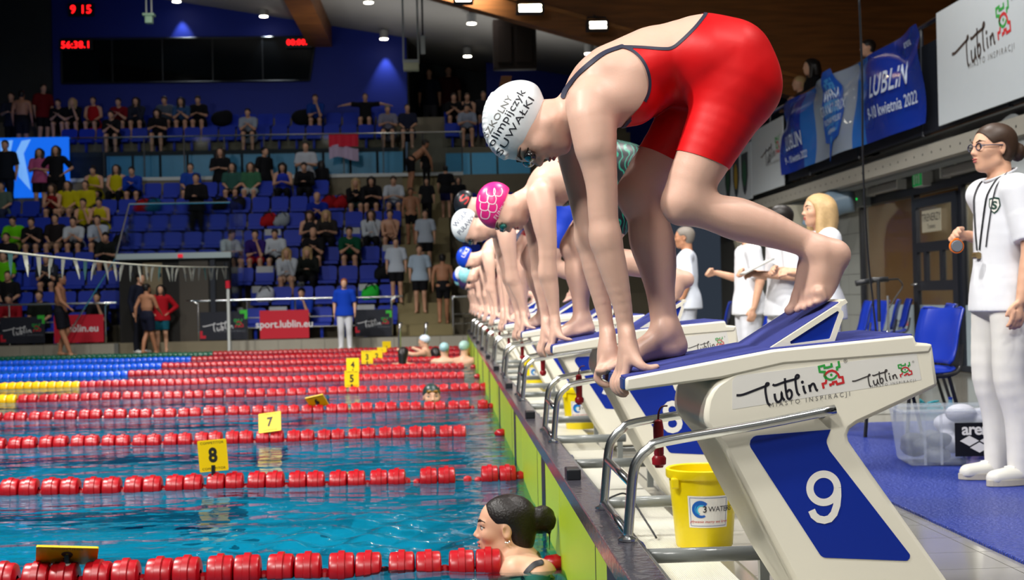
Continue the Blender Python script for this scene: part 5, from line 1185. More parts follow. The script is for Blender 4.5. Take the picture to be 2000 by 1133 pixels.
POSES = {
 'stand': dict(el=((-.03, .235, 1.08), (-.03, -.235, 1.08)), ha=((.05, .24, .86), (.05, -.24, .86))),
 'fold': dict(el=((.03, .23, 1.10), (.03, -.23, 1.10)), ha=((.24, .05, 1.12), (.24, -.05, 1.13))),
 'hips': dict(el=((-.06, .36, 1.12), (-.06, -.36, 1.12)), ha=((.06, .2, .98), (.06, -.2, .98))),
 'watch': dict(el=((-.04, .235, 1.08), (-.02, -.23, 1.10)), ha=((.02, .245, .86), (.25, -.14, 1.17))),
 'watchnear': dict(el=((-.03, .215, 1.08), (-.16, -.22, 1.10)), ha=((.03, .225, .84), (.075, -.15, 1.15))),
 'clip': dict(el=((.0, .235, 1.10), (.0, -.23, 1.10)), ha=((.24, .12, 1.12), (.26, -.10, 1.14))),
 'camera': dict(el=((.12, .24, 1.2), (.12, -.24, 1.2)), ha=((.2, .07, 1.5), (.2, -.07, 1.5))),
 'walk': dict(el=((-.12, .235, 1.10), (.08, -.235, 1.10)), ha=((-.12, .24, .88), (.22, -.22, .98)), legs=(((.10, .09, .50), (-.05, .09, .09)), ((.05, -.09, .48), (.20, -.08, .06)))),
 'bend': dict(lean=.9, el=((.5, .2, .95), (.5, -.2, .95)), ha=((.55, .15, .72), (.55, -.15, .72))),
 'sit': dict(sit=True, lean=.05, el=((.05, .22, .73), (.05, -.22, .73)), ha=((.26, .09, .60), (.26, -.09, .60))),
 'sitlean': dict(sit=True, lean=.62, el=((.36, .18, .62), (.36, -.18, .62)), ha=((.46, .03, .74), (.46, -.03, .72))),
 'sitphone': dict(sit=True, lean=.35, nod=.5, el=((.24, .22, .68), (.24, -.22, .68)), ha=((.42, .06, .72), (.42, -.06, .72))),
 'sitface': dict(sit=True, lean=.5, el=((.34, .14, .62), (.34, -.16, .62)), ha=((.42, .05, .93), (.42, -.05, .66))),
 'spread': dict(sit=True, lean=-.1, el=((-.05, .42, .98), (-.05, -.42, .98)), ha=((.0, .66, .93), (.0, -.66, .93))),
}
MC = {}
def person_meshes(pose, top, bot, hair, vox, fine=False, slim=1.):
    key = (pose, top, bot, hair, vox, fine, slim)
    if key in MC: return MC[key]
    P = POSES[pose]; S = SDF(); sit = P.get('sit'); ln = P.get('lean', 0.); nod = P.get('nod', 0.)
    hz = .52 if sit else .90; up = np.array([math.sin(ln), 0, math.cos(ln)]); fw = np.array([math.cos(ln), 0, -math.sin(ln)]); hip = np.array([0, 0, hz]); T = lambda a, b, s: hip + up * a + fw * b + np.array([0, s, 0])
    g = slim
    S.cap(T(0, 0, -.05), T(0, 0, .05), .115 * g, .115 * g, .04, tag='t'); S.cap(T(.08, .01, 0), T(.22, .01, 0), .098 * g, .092 * g, .04, (0, 1, 0), 1.35, tag='t'); S.cap(T(.22, 0, 0), T(.40, 0, 0), .105 * g, .098 * g, .04, (0, 1, 0), 1.5, tag='t')
    S.cap(T(.455, -.015, -.12), T(.455, -.015, .12), .062, .062, .04, tag='t')
    nk = T(.47, -.01, 0); hu = nrm(up * .6 + np.array([nod * .8, 0, .6 - nod * .2])); hu = nrm(np.array([up[0] * .35 + nod * .5, 0, 1.])); hf = np.array([hu[2], 0, -hu[0]]); hc = nk + hu * .178 + hf * .035
    S.cap(nk, nk + hu * .10, .056, .052, .03, tag='n'); H = head(S, hc, hu, hf, .222, ears=True, tagname='h')
    sh = [T(.44, 0, .185 * g), T(.44, 0, -.185 * g)]
    legs = P.get('legs')
    lg = []
    for i, sg in enumerate((1, -1)):
        e = np.array(P['el'][i], float); h_ = np.array(P['ha'][i], float)
        S.chain([(sh[i], .052), (sh[i] * .5 + e * .5 + np.array([0, .004 * sg, 0]), .045), (e, .038)], .03, tag='a'); S.chain([(e, .038), (e * .6 + h_ * .4, .036), (h_, .025)], .02, tag='a')
        hd = nrm(h_ - e); hand_at(S, h_, hd, (0.3, -sg, -.2) if hd[2] < -.5 else (0, -sg * .6, -.5), fine=fine, curl=.35 if hd[2] < -.5 else .7)
        a = hip + np.array([0, .085 * sg, 0])
        if sit: kn = np.array([.44, .12 * sg, .50]); an = np.array([.40, .12 * sg, .08])
        elif legs: kn, an = np.array(legs[i][0]), np.array(legs[i][1])
        else: kn = np.array([.02, .095 * sg, .48]); an = np.array([-.02, .10 * sg, .08])
        m_ = a * .5 + kn * .5; c2 = an * .6 + kn * .4 + np.array([-.02 if not sit else -.03, 0, .06])
        S.chain([(a, .095 * g), (m_, .078 * g), (kn, .054)], .03, tag='l'); S.chain([(kn, .054), (c2, .052), (an, .036)], .02, tag='l')
        ft = an + np.array([.12, .02 * sg, -.045]); S.cap(an + np.array([-.02, 0, -.03]), ft, .038, .03, .02, (0, 1, 0), 1.2, tag='f'); lg.append((a, m_, kn, c2, an, ft))
    out = {}
    def part(nm, k2, fn):
        if k2 not in MC: MC[k2] = fn()
        out[nm] = MC[k2]
    def mk_body():
        V, Q = S.net(vox); V = relax(V, Q, 2 if vox > .008 else 3); return npmesh('body', V, Q)
    part('body', ('b', pose, vox, fine, slim), mk_body)
    if top and ('t', pose, top, vox, slim) in MC: out['shirt'] = MC['t', pose, top, vox, slim]
    elif top:
        C = SDF(); q = .014 if vox > .008 else .011
        C.chain([(T(-.12, -.005, 0), .140 * g + q), (T(.0, -.005, 0), .130 * g + q), (T(.11, .005, 0), .102 * g + q), (T(.24, .0, 0), .104 * g + q), (T(.40, 0, 0), .098 * g + q)], .04, (0, 1, 0), 1.46)
        if top != 'vest': C.cap(T(.450, -.015, -.13), T(.450, -.015, .13), .064 + q * .7, .064 + q * .7, .03)
        else:
            for sg in (-1, 1): C.cap(T(.4, 0, .10 * sg), T(.485, -.015, .09 * sg), .06, .045, .03)
        if top in ('tee', 'long'):
            for i in (0, 1):
                e = np.array(P['el'][i], float); h_ = np.array(P['ha'][i], float); m_ = sh[i] + (e - sh[i]) * (.68 if top == 'tee' else 1.)
                C.cap(sh[i], m_, .056 + q, .056 + q * .8 if top == 'tee' else .042 + q, .03, flat=False); 
                if top == 'tee': C.cap(sh[i] * .4 + m_ * .6, m_ + nrm(m_ - sh[i]) * .05, .054 + q, .058 + q, .01, flat=True)
                else: C.cap(e, e + (h_ - e) * .93, .042 + q, .03 + q, .01)
        cut = [(T(-.11, 0, 0), -up)] if not sit else None
        V, Q = C.net(vox, cut); V = relax(V, Q, 2); out['shirt'] = MC['t', pose, top, vox, slim] = npmesh('shirt', V, Q)
    bn = 'trousers' if bot == 'long' else ('skirt' if bot == 'skirt' else 'shorts'); bk_ = ('l', pose, bot, vox, slim)
    if bot and bk_ in MC:
        out[bn] = MC[bk_]
        if bk_ + ('s',) in MC: out['shoes'] = MC[bk_ + ('s',)]
    elif bot:
        C = SDF(); q = .010
        C.cap(T(-.03, -.005, 0), T(.06, -.005, 0), .116 * g + q * .6, .108 * g + q * .6, .03, (0, 1, 0), 1.45)
        for (a, m_, kn, c2, an, ft) in lg:
            if bot == 'long': C.chain([(a + np.array([0, 0, .06 if not sit else 0]), .070 * g + q), (a * np.array([1, .82, 1]), .094 * g + q), (m_, .082 * g + q), (kn, .062 + q), (c2, .058 + q), (an + (an - c2) * .12, .046 + q)], .02)
            elif bot == 'shorts': C.cap(a, a + (kn - a) * .82, .098 * g + q, .072 * g + q * 2.4, .02, flat=True); C.cap(a, m_, .095 * g + q, .085 * g + q, .02)
            elif bot == 'trunks': C.cap(a, a + (kn - a) * .72, .096 * g + q * .4, .074 * g + q * .4, .02, flat=True)
            else: C.cap(a, a + (kn - a) * .9, .10 + q, .13, .05, flat=True)
        V, Q = C.net(vox); V = relax(V, Q, 2); out[bn] = MC[bk_] = npmesh('trousers', V, Q)
        if bot in ('long',):
            C = SDF()
            for (a, m_, kn, c2, an, ft) in lg: C.cap(an + np.array([-.03, 0, -.032]), ft + np.array([.02, 0, -.004]), .046, .038, .02, (0, 1, 0), 1.1)
            V, Q = C.net(vox, [((0, 0, .012), (0, 0, -1))]); out['shoes'] = MC[bk_ + ('s',)] = npmesh('shoes', V, Q)
            if fine:
                so = MB(); lc = MB()
                for (a, m_, kn, c2, an, ft) in lg:
                    d_ = ft - an; d_[2] = 0; d_ = nrm(d_); s_ = np.array([-d_[1], d_[0], 0]); b0 = np.array([an[0], an[1], 0]) - d_ * .03; L_ = np.linalg.norm((ft - an)[:2]) + .045
                    ring = [b0 + d_ * (L_ * .5 + (L_ * .5 + .05) * math.cos(t_)) + s_ * .051 * math.sin(t_) for t_ in np.linspace(0, 6.2832, 28, endpoint=False)]
                    so.prism([(q_[0], q_[1]) for q_ in ring], XY, .0, .026)
                    for k_ in range(5): q_ = b0 + d_ * (.07 + .02 * k_) + np.array([0, 0, .088 - .011 * k_]); lc.tube([q_ - s_ * .026 + d_ * .008, q_ + np.array([0, 0, .006]), q_ + s_ * .026 - d_ * .008], .0035, 5)
                out['soles'] = mesh('soles', so.v, so.f); out['laces'] = mesh('laces', lc.v, lc.f)
    p, A, h = H['p'], H['A'], H['h']
    hk = ('h', pose, hair, vox)
    if hk in MC: out['hair'] = MC[hk]
    elif hair and hair != 'bald':
        C = SDF(); C.ell(p(-.09, .17), A, np.array([.46, .37, .37]) * h, .01); C.ell(p(-.2, -.02), A, np.array([.30, .34, .34]) * h, .02)
        if hair == 'long':
            C.chain([(p(-.25, .05), .085), (p(-.30, -.35), .080), (p(-.26, -.85), .062), (p(-.22, -1.15), .035)], .03, H['s'], 1.45)
            for d in (-1, 1): C.chain([(p(.02, .15, .3 * d), .03), (p(.02, -.3, .36 * d), .034), (p(.06, -.75, .36 * d), .028), (p(.1, -1.0, .33 * d), .015)], .03)
        if hair == 'bun': C.ell(p(-.58, -.08), A, np.array([.16, .19, .20]) * h, .015); C.ell(p(-.46, -.06), A, np.array([.12, .10, .10]) * h, .02)
        if hair == 'pony': C.chain([(p(-.48, .12), .03), (p(-.62, -.1), .036), (p(-.58, -.6), .028), (p(-.54, -.85), .01)], .02)
        C.ell(p(.40, -.16), A, np.array([.36, .42, .42]) * h, .012, sub=True); C.ell(p(.42, .05), A, np.array([.22, .26, .22]) * h, .03, sub=True)
        if hair in ('short', 'bun', 'pony'):
            for d in (-1, 1): C.ell(p(.0, -.14, .38 * d), A, np.array([.20, .16, .24]) * h, .012, sub=True)
        V, Q = C.net(min(vox, .0105)); V = relax(V, Q, 1); out['hair'] = MC[hk] = npmesh('hair', V, Q)
    MC[key] = (out, H); return MC[key]
def person(loc, rz, pose, top, bot, hair, tc=(200, 200, 200), bc=(30, 32, 40), hc='brown', label='', scale=1., vox=.017, fine=False, skin=None, group=None, shoes=(220, 220, 216), slim=1., face=False):
    out, H = person_meshes(pose, top, bot, hair, vox, fine, slim)
    t = thing('person', label, 'person', loc, group); t.rotation_euler[2] = rz; t.scale = (scale,) * 3
    for k, me in out.items():
        mm = {'body': skin or SKIN2, 'shirt': cloth(tc), 'hair': HAIRC[hc], 'shoes': cloth(shoes), 'soles': mat('sole_grey', (176, 170, 158), .6), 'laces': cloth((232, 232, 228))}.get(k, cloth(bc))
        if not me.materials: me.materials.append(mm)
        o = bpy.data.objects.new(k, me); COL.objects.link(o); o.parent = t
        o.material_slots[0].link = 'OBJECT'; o.material_slots[0].material = mm
    if face: face_parts(H, t)
    H = dict(H); H['out'] = out
    return t, H
# ------------------------------------------------------------------ officials on the start-end deck
DZ = .024
WHITE = (222, 224, 230)
OFF = []
def loc_at(px, D): p = at(px, 560, y=D); return (p[0], D, DZ)
def badge_map(t): pass
# young official with glasses
l0 = at(1950, 560, y=6.7); t, H = person((l0[0] + .01, 6.7, .045), math.pi + .14, 'watchnear', 'tee', 'long', 'bun', WHITE, (214, 212, 208), 'brown', 'young official in white with glasses and lanyard holding a stopwatch at right edge', 1.06, .0060, True, SKIN2, face=True, shoes=(206, 204, 196), slim=.88)
OFFICIAL = t; p = H['p']; h = H['h']; GF = mat('glasses_frame', (40, 40, 66), .3)
gm = MB()
for d in (-1, 1):
    c = [p(.40, .02 + .075 * math.sin(a), .165 * d + .105 * math.cos(a)) for a in np.linspace(0, 2 * math.pi, 17)]; gm.tube([tuple(q) for q in c], .0028, 6, cap=False)
gm.tube([tuple(p(.40, .03, -.06)), tuple(p(.42, .04, 0)), tuple(p(.40, .03, .06))], .0025, 6)
for d in (-1, 1): gm.tube([tuple(p(.40, .04, .27 * d)), tuple(p(.2, .04, .34 * d)), tuple(p(-.04, .04, .36 * d))], .0028, 6)
gl_ = gm.build('glasses', GF, t); 
B = SDF(); 
sh_ = H['out']['shirt']; SB = BVHTree.FromPolygons([tuple(v.co) for v in sh_.vertices], [tuple(f.vertices) for f in sh_.polygons])
def on_shirt(y, z, off=.004):
    hit = SB.ray_cast(Vector((1, y, z)), Vector((-1, 0, 0)))
    if hit[0] is None: hit = SB.find_nearest(Vector((.1, y, z)))
    return np.array(hit[0] + hit[1] * off), np.array(hit[1])
for sg in (-1, 1):
    pts = [np.array([-.02, sg * .062, 1.425]), np.array([.035, sg * .066, 1.405])] + [on_shirt(sg * (.066 - .055 * k / 6), 1.375 - .05 * k)[0] for k in range(7)]
    MB().tube(bez([tuple(q) for q in pts], 3), .0042, 6).build('lanyard', DARKP, t); pts2 = [np.array([-.01, sg * .066, 1.43])] + [on_shirt(sg * (.078 - .05 * k / 7) + .02, 1.37 - .047 * k)[0] for k in range(7)]
    MB().tube(bez([tuple(q) for q in pts2], 3), .0035, 6).build('lanyard', mat('lanyard_grey', (60, 60, 64), .6), t)
q, _ = on_shirt(0, 1.05, .012); MB().cyl(tuple(q + (0, -.02, 0)), tuple(q + (0, .02, 0)), .016, 12).build('whistle', mat('brass', (150, 130, 90), .3, .8), t)
shp = [(-.026, .035), (0, .04), (.026, .035), (.026, 0), (.014, -.026), (0, -.038), (-.014, -.026), (-.026, 0)]
cm = lambda u, v: on_shirt(.095 + u, 1.275 + v, .002)
put2d('crest', [(shp, [tuple(range(8))])], cm, mat('crest_green', (20, 60, 48), .5), t, .001); put2d('crest_inner', [([(x_ * .78, y_ * .78) for x_, y_ in shp], [tuple(range(8))])], cm, STICK, t, .002); put2d('crest_letter', [text2d('S', .05, 1, .002)], cm, mat('crest_green', (20, 60, 48), .5), t, .003)
CO = MB().tube([(.075 * math.cos(a) - .012, .07 * math.sin(a), 1.425 - .03 * math.cos(a)) for a in np.linspace(0, 6.2832, 25)], .006, 6, cap=False).build('collar', cloth((206, 208, 214)), t)
sw = thing('stopwatch', 'orange and grey stopwatch in the young official\u2019s hand', 'stopwatch', at(1868, 481, y=6.55)); sw['label'] = 'orange and grey stopwatch held by the young official'
MB().lathe([(0, -.012), (.026, -.012), (.03, -.006), (.03, .006), (.026, .012), (0, .012)], n=18, axis='y').build('case', mat('watch_grey', (110, 116, 124), .4), sw, auto=True); MB().cbox((0, 0, .033), (.022, .014, .012)).build('button', mat('watch_orange', (240, 120, 30), .4), sw, bevel=.002); MB().lathe([(.031, -.008), (.034, -.008), (.034, .008), (.031, .008)], n=18, axis='y').build('rim', mat('watch_orange', (240, 120, 30), .4), sw)
t2, H2 = person((loc_at(1605, 9.4)), math.pi + .12, 'clip', 'tee', 'long', 'long', WHITE, (216, 216, 220), 'blonde', 'blonde woman in white behind the raised foot, facing the pool', .99, .0085, True, SKIN2, face=True)
t3, H3 = person((loc_at(1530, 10.8)), math.pi + .1, 'clip', 'tee', 'long', 'short', WHITE, (210, 212, 220), 'dark', 'dark haired official in white with a clipboard, left of the blonde woman', 1.0, .0095, True, SKIN2)
cb = thing('clipboard', 'pale clipboard held level by the dark haired official', 'clipboard', at(1480, 520, y=10.6)); MB().box((-.14, -.1, -.004), (.12, .1, .004)).build('board', mat('clipboard', (150, 150, 146), .5), cb); MB().box((-.13, -.09, .004), (.10, .09, .007)).build('sheet', STICK, cb); cb.rotation_euler = (0, -.45, 0)
t4, H4 = person((loc_at(1462, 12.0)), math.pi + .05, 'watch', 'tee', 'long', 'pony', WHITE, (212, 214, 222), 'brown', 'official in white seen from the side under the long shin, holding a stopwatch', .99, .009, True, SKIN2)
t5, H5 = person((loc_at(1342, 15.0)), math.pi - .25, 'stand', 'tee', 'long', 'short', (214, 220, 232), (190, 194, 204), 'grey', 'grey haired man in a white shirt behind the straight leg', 1.03, .009, False, SKIN3)
tag(None, None, None) if False else None
# stool-height group of things beside the young official
# ------------------------------------------------------------------ people in the water
def water_girl():
    y = 5.2; root = thing('person', 'dark haired young woman in the water with a hair bun, beside the nearest rope', 'person', at(1000, 1120, y=y)); inv = root.matrix_basis.inverted(); inv = Matrix.Translation(-Vector(root.location))
    S = SDF(); c = at(984, 1029, y=y); H = head(S, c, (-.03, 0, 1), (-1, .06, -.03), .236); p = H['p']
    S.cap(p(-.08, -.28), at(1012, 1092, y=y), .060, .066, .03, tag='n'); S.cap(at(1012, 1120, y=y - .13), at(1014, 1120, y=y + .15), .062, .062, .05, tag='t'); S.cap(at(1012, 1130, y=y), at(1020, 1290, y=y), .11, .12, .05, (0, 1, 0), 1.45, tag='t'); S.cap(at(1038, 1120, y=y - .10), at(1056, 1124, y=y - .16), .062, .058, .04, tag='t')
    S.chain([(at(1052, 1128, y=y - .17), .055), (at(1040, 1170, y=y - .26), .044), (at(960, 1190, y=y - .32), .036)], .03); S.chain([(at(1020, 1118, y=y + .17), .055), (at(960, 1150, y=y + .2), .042), (at(900, 1110, y=y + .14), .03)], .03)
    V, Q = S.net(.0048); V = relax(V, Q, 3); N = vnormals(V, Q); obj('body', npmesh('body', V, Q), SKIN2, root)
    A, h = H['A'], H['h']; C = SDF(); C.ell(p(-.09, .155), A, np.array([.445, .352, .362]) * h, .01); C.ell(p(-.2, -.06), A, np.array([.29, .31, .32]) * h, .02); C.ell(p(-.30, -.24), A, np.array([.16, .22, .18]) * h, .03)
    b = at(1058, 1016, y=y)
    for i in range(9): a = i * .7; C.ell(b + np.array([.025 * math.cos(a), .02 * math.sin(a * 1.7), .03 * math.sin(a)]), A, np.array([.03, .026, .024]), .012)
    C.cap(p(-.45, -.0), b, .028, .035, .02); C.cap(b + (.01, 0, -.02), at(1073, 1040, y=y), .016, .006, .01); C.cap(at(1073, 1040, y=y), at(1074, 1075, y=y), .004, .0022, .004)
    C.ell(p(.43, -.20), A, np.array([.40, .44, .42]) * h, .012, sub=True); C.ell(p(.46, .07), A, np.array([.25, .27, .27]) * h, .03, sub=True)
    for d in (-1, 1): C.ell(p(.03, -.17, .38 * d), A, np.array([.20, .16, .26]) * h, .012, sub=True)
    V2, Q2 = C.net(.0036); V2 = relax(V2, Q2, 1); obj('hair', npmesh('hair', V2, Q2), mat('hair_wet', (24, 17, 15), .42, spec=.4, noise=.3, nscale=70, bump=.3, bscale=120), root)
    strap = bez([at(1055, 1092, y=y - .12)[[0, 2]], at(1040, 1096, y=y - .12)[[0, 2]], at(1024, 1112, y=y - .12)[[0, 2]], at(1015, 1135, y=y - .12)[[0, 2]]], 5); Ds = np.full(len(V), 9.)
    for a_, b_ in zip(strap[:-1], strap[1:]):
        e = b_ - a_; q = V[:, [0, 2]] - a_; tt = np.clip(q @ e / (e @ e), 0, 1); Ds = np.minimum(Ds, np.linalg.norm(q - tt[:, None] * e, axis=1))
    F = .0075 - Ds; F = np.maximum(F, np.where(V[:, 2] < -.10, .05, -1)); F[(V[:, 2] > -.05) & (V[:, 1] > y)] = -1
    o = obj('swimsuit', mesh('swimsuit', *clip(V, Q, F, .003, N), smooth=True), mat('suit_black', (18, 18, 26), .5), root)
    face_parts(H, root, brow=mat('brow_dark', (36, 24, 20), .8))
    for i, (a, b_) in enumerate(((-.11, -.185), (-.08, -.20), (-.05, -.195))): MB().ball(tuple(p(a + .03, b_, -.345)), .0035, 8, 6).build('ear_stud', CHROME, root)
    for ch in root.children: ch.matrix_parent_inverse = inv
water_girl()
def floater(px, py, D, f, capm, label, hair=None, h=.225, hairc='dark', arms=True, goggles=False, skin=SKIN2, vox=.007, face=False):
    c = at(px, py, y=D); root = thing('person', label, 'person', (c[0], D, 0), 'swimmers resting in the water'); inv = Matrix.Translation(-Vector(root.location)); S = SDF(); f = nrm(f); s = np.cross(f, (0, 0, 1)); H = head(S, c, (0, 0, 1), f, h); p = H['p']; A = H['A']
    nb = c - np.array([0, 0, .20]) - f * .03; S.cap(p(-.1, -.3), nb, .055, .06, .03); S.cap(nb - s * .15, nb + s * .15, .06, .06, .05); S.cap(nb - (0, 0, .05), nb - (0, 0, .45), .11, .11, .05, s, 1.4)
    if arms:
        for d in (-1, 1): S.chain([(nb + s * .17 * d, .052), (nb + s * .34 * d + f * .12 - (0, 0, .03), .042), (nb + s * .38 * d + f * .38 + (0, 0, .02), .03)], .03)
    V, Q = S.net(vox); V = relax(V, Q, 2); obj('body', npmesh('body', V, Q), skin, root)
    C = SDF(); C.ell(p(-.07, .155), A, np.array([.455, .362, .375]) * h, .01)
    cut = [(p(.30, .20), nrm(-H['u'] * .9 + H['f'] * .5))]
    if hair: C.ell(p(-.2, -.05), A, np.array([.32, .34, .40]) * h, .02); C.chain([(p(-.35, 0), .07), (p(-.36, -.6), .06), (p(-.33, -1.1), .05)], .02); C.ell(p(.42, -.14), A, np.array([.36, .42, .42]) * h, .012, sub=True); cut = None
    V, Q = C.net(.006, cut); V = relax(V, Q, 1); obj('hair' if hair else 'swim_cap', npmesh('cap', V, Q), HAIRC[hairc] if hair else capm, root)
    if goggles:
        G = SDF()
        for d in (-1, 1): G.ell(p(.34, .23, .14 * d), A, np.array([.06, .11, .07]) * h, .006)
        G.cap(p(.38, .23, -.06), p(.38, .23, .06), .02 * h, .02 * h, .004); V, Q = G.net(.004); obj('goggles', npmesh('goggles', V, Q), mat('goggle_amber', (120, 84, 20), .15), root)
    if face: face_parts(H, root)
    for ch in root.children: ch.matrix_parent_inverse = inv
floater(843, 775, 13.25, (.12, -1, .05), mat('cap_darkgreen', (30, 52, 50), .35), 'swimmer facing the camera with a dark cap, chin behind a red rope', h=.235, goggles=True, face=True, vox=.006)
CAPT = mat('cap_pale_teal', (160, 200, 206), .4)
floater(828, 667, 24.2, (-.9, .3, .15), mat('cap_white_blue', (206, 220, 234), .4), 'swimmer with white cap standing chest deep, seen from behind at the far lanes', vox=.013); floater(788, 692, 22.0, (.2, 1, 0), CAPT, 'swimmer with long black hair reaching back, left of the far group in the water', hair=True, vox=.013)
floater(850, 692, 23.0, (-.3, 1, 0), CAPT, 'dark haired swimmer between two capped heads in the far water', hair=True, vox=.013); floater(868, 683, 22.6, (.1, 1, 0), CAPT, 'swimmer with pale teal cap, left one of the two near the far blocks', vox=.013); floater(908, 680, 21.6, (.6, 1, 0), mat('cap_pale_green', (170, 206, 196), .4), 'swimmer with pale green cap beside the wall at the far blocks', vox=.013, arms=False)
# ------------------------------------------------------------------ spectators
def on_row(px, r): 
    y = RY(r) - .02; return (at(px, 400, y=y)[0], y - .0, RZ(r))
FACE = -math.pi / 2
G_ = 'spectators in the stand'
def seat_p(px, r, pose, top, bot, hair, tc, bc, hc, label, turn=0., sk=None, sc=1.):
    x, y, z = on_row(px, r); person((x, y, z - .02), FACE + turn, pose, top, bot, hair, tc, bc, hc, label, sc, skin=sk, group=G_)
K = (22, 22, 26); Y_ = (196, 186, 20); W_ = (196, 204, 214); SKD = SKIN3
S_ = seat_p
S_(187, 7, 'sitphone', 'vest', 'shorts', 'short', Y_, K, 'dark', 'top row spectator in a yellow vest, left one of three by the glass'); S_(229, 7, 'sit', 'vest', 'long', 'long', Y_, K, 'dark', 'top row woman with long black hair and yellow vest'); S_(264, 7, 'sitlean', 'long', 'shorts', 'short', (24, 60, 170), K, 'dark', 'top row boy in a blue pullover, hands together, right of the yellow vests')
S_(374, 7, 'sit', 'tee', 'shorts', 'short', (30, 70, 170), K, 'brown', 'top row man in a blue shirt behind the tall dark figure'); S_(491, 7, 'sit', 'tee', 'shorts', 'long', (60, 110, 80), (180, 190, 190), 'brown', 'top row girl in a green patterned top with bare legs'); S_(455, 7, 'sit', 'tee', 'shorts', 'long', (50, 92, 84), K, 'dark', 'top row girl in dark teal beside the green patterned top')
S_(555, 7, 'sitphone', 'vest', 'long', 'long', (40, 60, 190), K, 'dark', 'top row dark haired woman in a blue tank top'); S_(597, 7, 'sitphone', 'long', 'long', 'short', K, K, 'dark', 'top row spectator in a black jacket, in front of the standing man with white shirt')
S_(133, 6, 'sit', 'tee', 'shorts', 'long', Y_, (150, 120, 100), 'brown', 'girl in a yellow top sitting left in the second row from the glass'); S_(168, 6, 'sit', 'long', 'long', 'short', Y_, K, 'dark', 'boy in yellow with blue sleeve, second row from the glass'); S_(108, 6, 'sitlean', 'vest', 'shorts', 'long', (150, 30, 34), K, 'brown', 'girl in a red top with bare legs, left of the yellow shirts')
S_(697, 6, 'sitlean', 'long', 'shorts', 'long', K, (40, 60, 60), 'blonde', 'fair long haired girl in a black jacket, left of three beside the stairs'); S_(727, 6, 'sitphone', 'tee', 'shorts', 'long', K, K, 'dark', 'dark haired girl with a red drink, middle of three beside the stairs'); S_(770, 6, 'sitphone', 'tee', 'shorts', 'short', W_, (60, 70, 100), 'brown', 'boy in a white and red vest, right of three beside the stairs')
S_(168, 5, 'sitface', 'vest', 'long', 'short', Y_, K, 'dark', 'boy in yellow vest with hand on chin, middle rows left'); S_(198, 5, 'sitphone', 'vest', 'long', 'short', (206, 196, 30), K, 'dark', 'boy in yellow vest looking down, right of the one with hand on chin'); S_(4, 6, 'sit', 'tee', 'long', 'short', (90, 110, 100), (50, 60, 90), 'dark', 'person in a grey green shirt at the left picture edge')
S_(622, 5, 'sitlean', 'tee', 'shorts', 'bald', (18, 42, 150), K, 'brown', 'bald man in a dark blue polo, middle of the stand', sc=1.06); S_(762, 4, 'sitface', None, 'trunks', 'short', W_, K, 'dark', 'bare chested boy pressing both hands to his face'); S_(725, 4, 'sitface', 'long', 'long', 'long', W_, K, 'brown', 'girl in a white long sleeved top, left of the bare chested boy')
S_(30, 4, 'sitphone', 'tee', 'shorts', 'short', (110, 214, 20), (120, 140, 60), 'dark', 'boy in a lime shirt in the left block'); S_(68, 4, 'sitlean', 'tee', 'shorts', 'short', K, (40, 44, 60), 'dark', 'boy in black right of the lime shirt'); S_(108, 4, 'sit', 'tee', 'shorts', 'short', (34, 28, 30), (120, 100, 84), 'dark', 'boy with black hair reclining left of the white shirts')
S_(149, 4, 'sitlean', 'tee', 'shorts', 'short', W_, K, 'dark', 'boy in white hunched over, left of two white shirts'); S_(195, 4, 'sitface', 'tee', 'shorts', 'short', (180, 192, 210), K, 'brown', 'boy in white leaning sideways, right of two white shirts'); S_(606, 4, 'sitphone', 'vest', 'shorts', 'long', (40, 40, 46), K, 'brown', 'woman with brown hair below the bald man in blue'); S_(638, 4, 'sitphone', 'tee', 'long', 'long', (44, 40, 40), K, 'blonde', 'woman with long fair hair leaning right below the bald man')
S_(12, 3, 'sit', 'tee', 'shorts', 'short', K, K, 'dark', 'person in black below the lime shirt'); S_(210, 3, 'sitphone', 'tee', 'shorts', 'short', (24, 28, 26), K, 'dark', 'boy in black shirt with a green print looking at a phone'); S_(441, 3, 'sitphone', 'tee', 'shorts', 'short', (200, 206, 210), K, 'brown', 'boy in a white polo sitting turned right by the glass box', turn=.7); S_(500, 3, 'sitface', 'tee', 'shorts', 'short', (50, 30, 110), (150, 20, 40), 'dark', 'boy in purple and red with a hand at his forehead'); S_(538, 3, 'sitphone', 'long', 'shorts', 'short', W_, K, 'dark', 'boy in a white hoodie looking at a phone'); S_(613, 3, 'sitlean', 'tee', 'shorts', 'bald', K, K, 'brown', 'bald man in a black polo', sc=1.05); S_(683, 3, 'sitlean', 'tee', 'shorts', 'short', (10, 74, 50), K, 'dark', 'man in a dark green polo leaning on his knees', sc=1.05)
S_(560, 2, 'sitface', 'long', 'shorts', 'long', W_, (190, 160, 140), 'blonde', 'blonde girl in white resting her chin on her hand'); S_(600, 2, 'sitphone', 'long', 'long', 'long', (24, 28, 26), K, 'blonde', 'fair haired girl in a dark jacket beside the blonde girl in white'); S_(96, 2, 'sitlean', 'tee', 'shorts', 'short', (40, 44, 56), K, 'dark', 'boy bent over above the pennant line'); S_(6, 2, 'sit', 'tee', 'shorts', 'short', (100, 200, 20), K, 'dark', 'second lime shirt, cut by the left picture edge')
S_(420, 1, 'sitphone', 'tee', 'shorts', 'short', (200, 204, 206), K, 'dark', 'man in white polo and dark cap writing behind the chrome rail'); S_(14, 1, 'sit', 'tee', 'shorts', 'short', K, K, 'brown', 'fair boy in black at far left above the banner'); S_(586, 1, 'camera', 'tee', 'long', 'short', (20, 54, 160), K, 'dark', 'photographer in a blue shirt aiming a camera') if False else None
